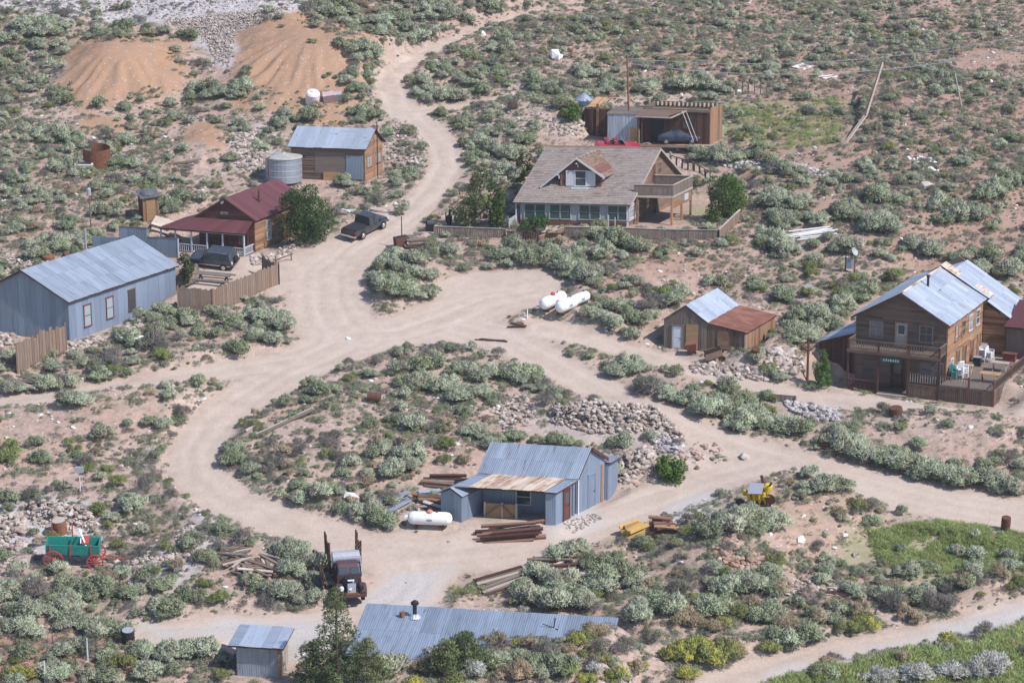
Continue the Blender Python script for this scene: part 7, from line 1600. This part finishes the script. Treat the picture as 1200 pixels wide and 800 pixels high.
for ln in CL.replace('\n', '').split(';'):
    q = ln.split()
    if len(q) < 7: continue
    cx, cy, rx, ry, n, wp = map(float, q[:6]); n = int(n)
    if n == 0: continue
    n2 = max(1, int(n * (1.25 if n > 2 else 1))); a = g_.uniform(0, 6.28, n2); r = np.sqrt(g_.uniform(0, 1, n2)); sp0 = KIND[q[6]]
    w_ = wp * np.clip(g_.normal(.92, .22, n2), .5, 1.5)
    sps = [sp0 if g_.random() < .82 else {'sage': 'green', 'green': 'sage'}.get(sp0, sp0) for _ in range(n2)]
    put(cx + np.cos(a) * r * rx, cy + np.sin(a) * r * ry - 1, w_, sps)
# looser brush in between: cover per 50-pixel cell
GRID = '''6 6 3 3 3 0 1 3 5 6 6 5 5 5 6 6 6 6 6 6 6 6 4 4
6 3 0 0 2 2 0 0 3 2 3 5 5 5 6 6 5 5 5 6 6 6 4 3
6 4 2 4 4 2 2 2 3 2 5 5 5 5 5 5 5 2 3 3 6 6 6 5
5 6 5 5 3 3 4 3 2 3 4 4 3 2 0 0 2 4 2 2 6 5 5 5
5 5 5 5 5 2 0 0 4 3 2 3 2 0 0 0 3 3 3 4 4 4 5 4
5 5 4 2 0 0 0 2 2 3 4 4 4 4 4 3 3 4 4 3 3 3 3 3
3 0 0 0 0 0 1 2 4 4 3 2 1 4 4 4 2 3 4 4 3 2 3 3
0 0 2 4 4 4 4 2 3 4 2 2 2 4 4 2 1 1 4 4 1 0 2 3
3 4 5 4 4 4 3 2 3 3 4 5 4 3 4 3 3 3 3 3 1 1 1 2
4 3 3 3 3 3 3 5 5 5 6 5 4 2 2 4 5 5 4 4 4 4 2 1
5 5 5 4 3 4 6 6 6 6 6 5 2 1 2 4 3 3 3 4 4 3 2 3
5 5 5 4 3 4 6 6 6 5 4 2 1 1 2 3 3 2 4 3 3 2 3 4
4 3 4 4 4 4 5 4 3 3 2 1 1 1 3 3 4 4 3 2 2 2 2 2
4 4 5 5 5 5 5 5 3 1 2 3 4 4 5 4 4 3 4 5 5 4 4 4
6 6 6 5 4 4 5 4 3 3 2 1 1 2 5 6 6 6 6 6 6 6 6 4
4 5 6 6 5 5 3 3 4 4 4 5 6 6 6 6 5 4 4 3 4 5 6 6'''
cov = np.array([[int(v) for v in r.split()] for r in GRID.strip().split('\n')])
def fill(n, wlo, whi, mult, seed, small=False):
    g = np.random.default_rng(seed); x = g.uniform(-82, 82, n); y = g.uniform(112, 318, n); z = H(x, y)
    t = y * cp - (z - ZC) * sp; px = 600 + F_PX * x / t; py = 400 - F_PX * (y * sp + (z - ZC) * cp) / t
    i = np.clip((py // 50).astype(int), 0, 15); j = np.clip((px // 50).astype(int), 0, 23)
    c = cov[i, j] / 10.
    c = np.clip(c * (1 + .9 * fbm(x, y, 5, 61, 2)), 0, 1)
    keep = (g.uniform(0, 1, n) < c * mult) & ~in_keep(px, py)
    x, y, z, px, py = [v[keep] for v in (x, y, z, px, py)]
    w_ = np.exp(g.normal(-.06, .42, len(x))) * (wlo + whi) / 2; w_ = np.clip(w_, wlo, whi)
    ok = ~blocked(x, y, w_ * .5)
    nz = fbm(x, y, 9, 91, 2); u = g.uniform(0, 1, len(x)); s_ = F_PX / (y * cp - (z - ZC) * sp)
    for k in np.nonzero(ok)[0]:
        low = py[k] > 690 and px[k] > 480
        if low: spk = ('tan', 'dead', 'green', 'olive', 'yellow', 'sage', 'pale')[int(np.searchsorted([.25, .48, .64, .78, .86, .96], u[k]))]
        elif px[k] < 330 and py[k] > 480 and py[k] < 690: spk = ('green', 'dead', 'olive', 'sage', 'tan')[int(np.searchsorted([.34, .58, .74, .9], u[k]))]
        else:
            v = u[k] + nz[k] * .25; spk = ('sage', 'green', 'dead', 'olive', 'sage', 'tan')[int(np.clip(np.searchsorted([.30, .66, .80, .89, .96], v), 0, 5))]
        plants.append((x[k], y[k], z[k], w_[k], spk, w_[k] * s_[k], px[k], py[k]))
fill(100000, .5, 1.7, .26, 5)
fill(150000, .18, .5, .45, 6)
# green growth on the damp flats
for poly, n, w_ in (([(1020, 625), (1070, 615), (1215, 612), (1215, 668), (1100, 674), (1030, 660)], 950, 15), ([(860, 128), (985, 115), (980, 170), (900, 178), (862, 165)], 150, 11),
                    ([(880, 808), (990, 782), (1100, 760), (1210, 735), (1210, 808)], 700, 24), ([(815, 235), (850, 238), (845, 258), (812, 256)], 40, 14), ([(560, 700), (430, 700), (500, 688), (580, 690)], 26, 16)):
    a = np.array(poly, float); px = g_.uniform(a[:, 0].min(), a[:, 0].max(), n * 2); py = g_.uniform(a[:, 1].min(), a[:, 1].max(), n * 2); k = (poly_sdf(px, py, a) < 0) & (fbm(px, py, 30, 3, 2) > -.7)
    put(px[k], py[k], np.full(k.sum(), float(w_)) * g_.uniform(.6, 1.2, k.sum()), 'grass')
LM = [((145, 85), 'left orange dump'), ((360, 70), 'main orange dump'), ((240, 160), 'small orange patch'), ((333, 190), 'round water tank'), ((400, 180), 'tin-roofed cabin'), ((250, 260), 'porch cabin'), ((176, 238), 'orange-doored outhouse'),
      ((113, 180), 'cut rusty tank'), ((120, 330), 'long blue metal building'), ((270, 345), 'brown yard fence'), ((360, 245), 'dark round tree'), ((471, 270), 'roadside iron tub'), ((480, 330), 'brushy road island'),
      ((700, 220), 'shingled house'), ((780, 280), 'house fence'), ((845, 230), 'bushy balcony tree'), ((775, 140), 'open-front garage'), ((650, 61), 'big white boulder'), ((736, 90), 'tall reddish pole'), ((1010, 140), 'bleached plank chute'),
      ((953, 272), 'white plastic pipes'), ((996, 305), 'grey cabinet with dish'), ((655, 352), 'white propane tank cluster'), ((840, 385), 'tin-and-rust shed'), ((855, 435), 'low pale stone wall'), ((1080, 400), 'timber hotel'), ((946, 430), 'braced timber post'),
      ((720, 490), 'dry-stone retaining wall'), ((620, 560), 'metal workshop'), ((504, 608), 'single white propane tank'), ((438, 465), 'overturned drum'), ((330, 499), 'long pale log'), ((225, 540), 'sharp loop bend'), ((86, 645), 'green wagon'),
      ((300, 660), 'collapsed plank heap'), ((410, 670), 'antique truck'), ((395, 745), 'foreground pine'), ((300, 765), 'foreground metal outhouse'), ((570, 740), 'wide foreground metal roof'), ((590, 680), 'grey board heap'), ((762, 615), 'yellow timber pile'),
      ((889, 580), 'yellow machine'), ((1100, 640), 'grassy flat'), ((1178, 612), 'grassy flat barrel'), ((855, 650), 'reddish rock mound'), ((820, 765), 'lower slope yellow patch'), ((700, 775), 'slope below the metal roof'), ((1050, 740), 'lower right gravel track'), ((962, 515), 'rusty roadside grating'),
      ((50, 440), 'sagging plank fence'), ((1140, 500), 'bare cut bank'), ((1128, 110), 'leaning pole'), ((560, 50), 'upper road'), ((1100, 240), 'right hillside rock'), ((1180, 30), 'top right dark stones'), ((30, 600), 'mauve rubble wall'), ((151, 745), 'dark bottom-left drum'), ((600, 120), 'small rusty barrel'), ((940, 85), 'scattered white boards')]
NAMES = dict(sage=('sagebrush', 'grey-green sagebrush', 'bush'), green=('green_shrub', 'dull green shrub', 'bush'), olive=('rabbitbrush', 'olive-green rabbitbrush', 'bush'), yellow=('flowering_rabbitbrush', 'yellow-flowering rabbitbrush', 'bush'),
             dead=('dead_bush', 'mauve-grey dead bush', 'bush'), tan=('dry_bush', 'dry tan-coloured bush', 'bush'), pale=('silver_bush', 'pale silvery brush', 'bush'))
def gn_scatter(name, pts, variants, kindlabel, cat):
    cc = bpy.data.collections.new(name + '_shapes')
    for i, m in enumerate(variants):
        o = bpy.data.objects.new('%s_shape_%02d' % (name, i), m); cc.objects.link(o)
    me = bpy.data.meshes.new(name); A = np.array([[p[0], p[1], p[2]] for p in pts], 'f'); me.vertices.add(len(A)); me.vertices.foreach_set('co', A.ravel())
    g = np.random.default_rng(len(pts)); S = np.array([p[3] for p in pts], 'f')
    at_ = me.attributes.new('scl', 'FLOAT_VECTOR', 'POINT'); at_.data.foreach_set('vector', np.stack([S, S, S * g.uniform(.75, 1.15, len(S))], 1).astype('f').ravel())
    at_ = me.attributes.new('rot', 'FLOAT_VECTOR', 'POINT'); at_.data.foreach_set('vector', np.stack([g.uniform(-.12, .12, len(S)), g.uniform(-.12, .12, len(S)), g.uniform(0, 6.28, len(S))], 1).astype('f').ravel())
    at_ = me.attributes.new('idx', 'INT', 'POINT'); at_.data.foreach_set('value', g.integers(0, len(variants), len(S)).astype('i'))
    o = bpy.data.objects.new(name, me); col.objects.link(o); tag(o, kindlabel, cat, kind='stuff')
    ng = bpy.data.node_groups.new(name + '_nodes', 'GeometryNodeTree'); ng.interface.new_socket('Geometry', in_out='INPUT', socket_type='NodeSocketGeometry'); ng.interface.new_socket('Geometry', in_out='OUTPUT', socket_type='NodeSocketGeometry')
    nd = ng.nodes; gi = nd.new('NodeGroupInput'); go = nd.new('NodeGroupOutput'); ip = nd.new('GeometryNodeInstanceOnPoints'); ci = nd.new('GeometryNodeCollectionInfo')
    ci.inputs['Collection'].default_value = cc; ci.inputs['Separate Children'].default_value = True; ci.inputs['Reset Children'].default_value = True
    def na(n_, t_):
        x = nd.new('GeometryNodeInputNamedAttribute'); x.data_type = t_; x.inputs['Name'].default_value = n_; return [s for s in x.outputs if s.enabled][0]
    ng.links.new(gi.outputs[0], ip.inputs['Points']); ng.links.new(ci.outputs[0], ip.inputs['Instance']); ip.inputs['Pick Instance'].default_value = True
    ng.links.new(na('idx', 'INT'), ip.inputs['Instance Index']); ng.links.new(na('rot', 'FLOAT_VECTOR'), ip.inputs['Rotation']); ng.links.new(na('scl', 'FLOAT_VECTOR'), ip.inputs['Scale'])
    ng.links.new(ip.outputs[0], go.inputs[0]); md = o.modifiers.new('scatter', 'NODES'); md.node_group = ng; return o
by = {}
for p in plants: by.setdefault(p[4], []).append(p)
print('plants', {k: len(v) for k, v in by.items()})
rr_ = random.Random(5); LAB = {}
for sp_, L_ in by.items():
    if sp_ == 'grass': gn_scatter('green_grass', L_, SP['grass'], 'short green grass and weeds on the damp flats and beside the lower track', 'grass'); continue
    inv = [p for p in L_ if -8 < p[6] < 1208 and -4 < p[7] < 815]; inv.sort(key=lambda p: -p[5]); big = inv[:300]; ids = set(map(id, big)); rest = [p for p in L_ if id(p) not in ids]
    nm, desc, cat = NAMES[sp_]; m_ = sum(p[5] for p in big) / len(big)
    for p in big:
        o = bpy.data.objects.new(nm, rr_.choice(SP[sp_])); col.objects.link(o); o.location = p[:3]; s = p[3]; o.scale = (s, s, s * rr_.uniform(.8, 1.15)); o.rotation_euler = (rr_.uniform(-.1, .1), rr_.uniform(-.1, .1), rr_.uniform(0, 6.28))
        (lx, ly), ln = min(LM, key=lambda q: math.hypot(p[6] - q[0][0], (p[7] - q[0][1]) * 1.3)); dx, dy = p[6] - lx, p[7] - ly
        rel = 'close beside' if math.hypot(dx, dy) < 30 else ('right of' if dx > 0 else 'left of') if abs(dx) > abs(dy) * 1.1 else ('in front of' if dy > 0 else 'behind')
        size = 'large ' if p[5] > m_ * 1.15 else 'small ' if p[5] < m_ * .8 else ''
        lb = '%s%s %s the %s' % (size, desc, rel, ln); tag(o, lb, cat, '%s %s the %s' % (desc, rel, ln)); LAB.setdefault(lb, []).append((p[6], o))
    if rest: gn_scatter(nm + '_scrub', rest, SP[sp_], 'low scattered %s covering the hillside between the larger bushes' % desc, 'brush')
ORD = ['leftmost', 'second from the left', 'third from the left', 'fourth from the left', 'fifth from the left', 'sixth from the left', 'seventh from the left', 'eighth from the left', 'ninth from the left'] + [w + ' from the left' for w in 'tenth eleventh twelfth thirteenth fourteenth fifteenth sixteenth seventeenth eighteenth nineteenth twentieth'.split()]
for lb, L_ in LAB.items():
    if len(L_) == 1: continue
    L_.sort(key=lambda q: q[0]); n = len(L_)
    for i, (_, o) in enumerate(L_):
        w_ = ('left one of two' if i == 0 else 'right one of two') if n == 2 else ('rightmost' if i == n - 1 else ORD[i] if i < len(ORD) else 'right of its middle')
        o['label'] = lb + ', ' + w_
# grass tufts and loose stones
def litter_pts(n, seed, lo, hi, onroad):
    g = np.random.default_rng(seed); x = g.uniform(-78, 78, n); y = g.uniform(114, 312, n); rd = road_sdf(x, y); k = (rd > .1) | (g.uniform(0, 1, n) < onroad)
    k &= ~blocked(x, y, 0.1) | ((rd < 0.1) & (g.uniform(0, 1, n) < onroad)); k &= (fbm(x, y, 4, seed, 2) > -.5); k &= gsample(orange, x, y) < .55; x, y = x[k], y[k]
    return list(zip(x, y, H(x, y), g.uniform(lo, hi, len(x))))
tuft = [bush_mesh('tuft', 900 + i, foliage('dry_tuft_blades_%d' % i, *c_), n=60, h=.4, up=.75, L=.35, Wd=.03, lobes=4) for i, c_ in enumerate([((.24, .20, .14), (.38, .32, .22)), ((.13, .14, .08), (.22, .22, .13)), ((.20, .17, .15), (.30, .26, .22))])]
gn_scatter('dry_grass_tufts', litter_pts(70000, 71, .15, .5, .0), tuft, 'tiny dry grass tufts and seedlings over the bare soil', 'grass')
def pebble(i, mat):
    random.seed(300 + i); m = MB(); m.rock((0, 0, .1), .9, random.random()); return m.mesh('pebble', mat)
mats_ = [bush_mesh('mat_plant', 950 + i, foliage('low_cover_leaves_%d' % i, *c_), n=600, h=.28, up=.6, L=.09, Wd=.022, lobes=12, spread=.42) for i, c_ in enumerate([((.20, .21, .14), (.31, .32, .22)), ((.18, .21, .14), (.29, .33, .23)), ((.20, .165, .15), (.29, .25, .23)), ((.17, .20, .12), (.28, .30, .18))])]
def cover_pts(n, seed, lo, hi):
    g = np.random.default_rng(seed); x = g.uniform(-80, 80, n); y = g.uniform(114, 314, n); z = H(x, y); t = y * cp - (z - ZC) * sp; px = 600 + F_PX * x / t; py = 400 - F_PX * (y * sp + (z - ZC) * cp) / t
    c = cov[np.clip((py // 50).astype(int), 0, 15), np.clip((px // 50).astype(int), 0, 23)] / 10.; k = (g.uniform(0, 1, n) < np.clip(c * 1.35 * (1 + .8 * fbm(x, y, 7, 88, 2)), 0, 1)) & ~in_keep(px, py) & ~blocked(x, y, .3) & (road_sdf(x, y) > .25)
    return list(zip(x[k], y[k], z[k], g.uniform(lo, hi, k.sum())))
gn_scatter('low_ground_cover', cover_pts(90000, 77, .35, 1.25), mats_, 'low matted olive and mauve ground cover between the bushes', 'ground cover')
gn_scatter('loose_stones', litter_pts(14000, 72, .06, .30, .10), [pebble(0, stone_m), pebble(1, stone_r), pebble(2, stone_m), pebble(3, stone_g), pebble(4, stone_w)], 'loose pale stones strewn over the slopes', 'stones')
# ------------------------------------------------------------------ trees
def crown(name, seed, lobes_, mat, n, L, Wd, up=.3, flat=1.0):
    """leaves in clumps; lobes_: list of (x, y, z, r)"""
    g = np.random.default_rng(seed); lb = np.array(lobes_, float); wts = lb[:, 3] ** 2; k = g.choice(len(lb), n, p=wts / wts.sum()); d = g.normal(size=(n, 3)); d /= np.linalg.norm(d, axis=1, keepdims=True)
    P = lb[k, :3] + d * (lb[k, 3] * g.uniform(.45, 1.02, n) ** .6)[:, None] * [1, 1, flat]; D = d * .8 + g.normal(size=(n, 3)) * .5 + [0, 0, up]
    V, F = blades(P, D, g.uniform(.6, 1.2, n) * L, Wd * g.uniform(.7, 1.3, n), g); lr = g.uniform(0, 1, len(lb))[k]
    nn = d * .7 + [0, 0, .35] + g.normal(size=(n, 3)) * .35; nn /= np.linalg.norm(nn, axis=1, keepdims=True); F = face_out(V, F, nn)
    return mesh_from(name, V, F, np.repeat(np.clip(lr * .45 + g.uniform(0, .55, n), 0, 1), 4), np.repeat(g.uniform(0, 1, n), 4), mat, np.repeat(nn, 4, 0))
def tree(name, label, px, py, wd, ht, mat, nl=26, n=7000, seed=1, trunk=.35, L=.22, Wd=.09, cat='tree', low=.15, shape='round'):
    p = at(px, py); t = thing(name, label, cat, p); g = random.Random(seed); lb = []
    for i in range(nl):
        zz = low + (1 - low) * (i + .5) / nl
        if shape == 'round': rr = math.sqrt(max(.02, 1 - ((zz - .5) / .56) ** 2))
        elif shape == 'cone': rr = (1 - zz) ** .8 * 1.0 + .06
        else: rr = math.sqrt(max(.02, 1 - zz ** 2.2))
        a = g.uniform(0, 6.28); q = g.uniform(.35, .85) * rr * wd / 2; r = wd * g.uniform(.11, .19) * (.6 + .5 * rr); lb.append((q * math.cos(a), q * math.sin(a), zz * ht * .94, r))
    MBt = MB(); hb = ht * (.8 if shape == 'cone' else .55); MBt.tube((0, 0, -.3), (wd * .02, 0, hb), trunk * .5, trunk * .18, 8); MBt.build('trunk', bark, t)
    lim = MB()
    for (x, y, z, r) in lb[::2]: lim.tube((0, 0, min(hb, z * .6)), (x * .85, y * .85, z), trunk * .14, trunk * .05, 5)
    lim.build('limbs', bark, t); cr = crown('crown', seed, lb, mat, n, L, Wd); o = bpy.data.objects.new('crown', cr); col.objects.link(o); o.parent = t; return t
tree('round_tree', 'dense dark green round tree beside the porch cabin', 358, 283, 5.0, 5.0, MF['tree'], 44, 12000, 3, .4, low=.04)
tree('bushy_tree', 'bushy mid-green tree right of the side balcony of the shingled house', 846, 256, 4.3, 3.9, MF['lime'], 30, 7000, 5, .3, low=.05)
tree('young_tree', 'loose olive-green tree left of the picket fence by the uphill road', 549, 268, 3.2, 3.4, MF['juniper'], 20, 3600, 8, .2, low=.2)
tree('dark_tree', 'dark green upright tree close to the shaded left side of the shingled house', 582, 268, 2.3, 4.4, MF['tree'], 20, 4200, 9, .2, low=.1)
tree('thin_tree', 'sparse olive tree behind the picket fence beside the uphill road bend', 562, 228, 2.6, 2.8, MF['juniper'], 14, 1800, 10, .16, low=.3)
tree('dark_tree', 'slender dark shrub tree at the upper left roof corner of the shingled house', 614, 215, 1.7, 3.0, MF['tree'], 14, 1800, 11, .15)
tree('porch_shrub', 'spreading green shrub at the left end of the glazed porch', 626, 272, 2.8, 1.3, MF['tree'], 14, 1800, 12, .1, low=.3, cat='shrub')
tree('vine_tree', 'narrow leafy green shrub at the corner of the sheet metal screen wall', 218, 333, 1.6, 2.9, MF['juniper'], 14, 1800, 13, .1, low=.05, cat='shrub')
tree('small_conifer', 'small bright green conifer in the shade left of the hotel', 963, 453, 1.9, 3.1, MF['lime'], 20, 3000, 14, .12, .18, .06, shape='cone', low=.05)
tree('dark_green_bush', 'dense dark green bush right of the stepped rubble wall', 785, 563, 2.5, 1.6, MF['lime'], 18, 3000, 15, .1, low=.1, cat='bush')
tree('green_bush', 'rounded bright green bush on the bank left of the dark lean-to', 668, 143, 2.4, 1.7, MF['lime'], 16, 2400, 16, .1, low=.1, cat='bush')
tree('post_tree', 'small round grey-green treetop above the iron post at the road fork', 471, 252, 1.5, 1.3, MF['sage'], 9, 900, 17, .1, cat='shrub')
def pine(label, px, py, ht, wd, seed, n=46, dens=150, name='pine_tree'):
    p = at(px, py); t = thing(name, label, 'pine tree', p); g = random.Random(seed); lb = []; lim = MB()
    for i in range(n):
        f = (i + g.random()) / n; z = ht * (.10 + .86 * f); R_ = wd / 2 * (1 - f) ** .75 * g.uniform(.55, 1.05) + .12; a = i * 2.4 + g.uniform(-.4, .4)
        e = (R_ * math.cos(a), R_ * math.sin(a), z + R_ * .28); lim.tube((0, 0, z), e, .05 * (1 - f) + .015, .012, 5); k = max(1, int(R_ / .45))
        for j in range(k): u = 1 - j * .32 / max(1, R_ * .9) ; u = max(.35, u); lb.append((e[0] * u + g.uniform(-.12, .12), e[1] * u + g.uniform(-.12, .12), z + R_ * .28 * u + .05, g.uniform(.24, .42) * (1.1 - .35 * f)))
    lb.append((0, 0, ht * .98, .16)); MB().tube((0, 0, -.3), (0, 0, ht * .97), .16, .03, 8).build('trunk', bark, t); lim.build('limbs', bark, t)
    o = bpy.data.objects.new('crown', crown('crown', seed, lb, MF['pine'], dens * len(lb), .2, .045, .5, .7)); col.objects.link(o); o.parent = t; return t
pine('tall foreground pine rising to the bumper of the antique truck', 396, 812, 6.9, 3.2, 21)
pine('lower bushy pine just left of the tall foreground pine', 368, 812, 3.4, 2.3, 22, 30)
pine('low spreading pine right of the tall foreground pine over the metal roof', 430, 808, 3.1, 2.5, 23, 30)
pine('dark pine in front of the wide foreground metal roof', 545, 785, 2.3, 2.9, 24, 34)
pine('small dark pine beside and right of the pine in front of the metal roof', 524, 792, 2.2, 2.0, 25, 24)
# ------------------------------------------------------------------ thin dusty air over the valley
hb = MB().box(-2300, 2300, -1000, 3300, float(GZ.min()) - 4, max(float(GZ.max()) + 6, ZC + 8)).build('haze', stone_w)
hm = bpy.data.materials.new('dusty_air'); hm.use_nodes = True; t_ = hm.node_tree; t_.nodes.remove(t_.nodes['Principled BSDF'])
pv = t_.nodes.new('ShaderNodeVolumePrincipled'); pv.inputs['Density'].default_value = .0002; pv.inputs['Color'].default_value = (.97, .95, .94, 1); pv.inputs['Anisotropy'].default_value = .2
t_.links.new(pv.outputs[0], t_.nodes['Material Output'].inputs['Volume']); hb.data.materials[0] = hm; hb['kind'] = 'stuff'
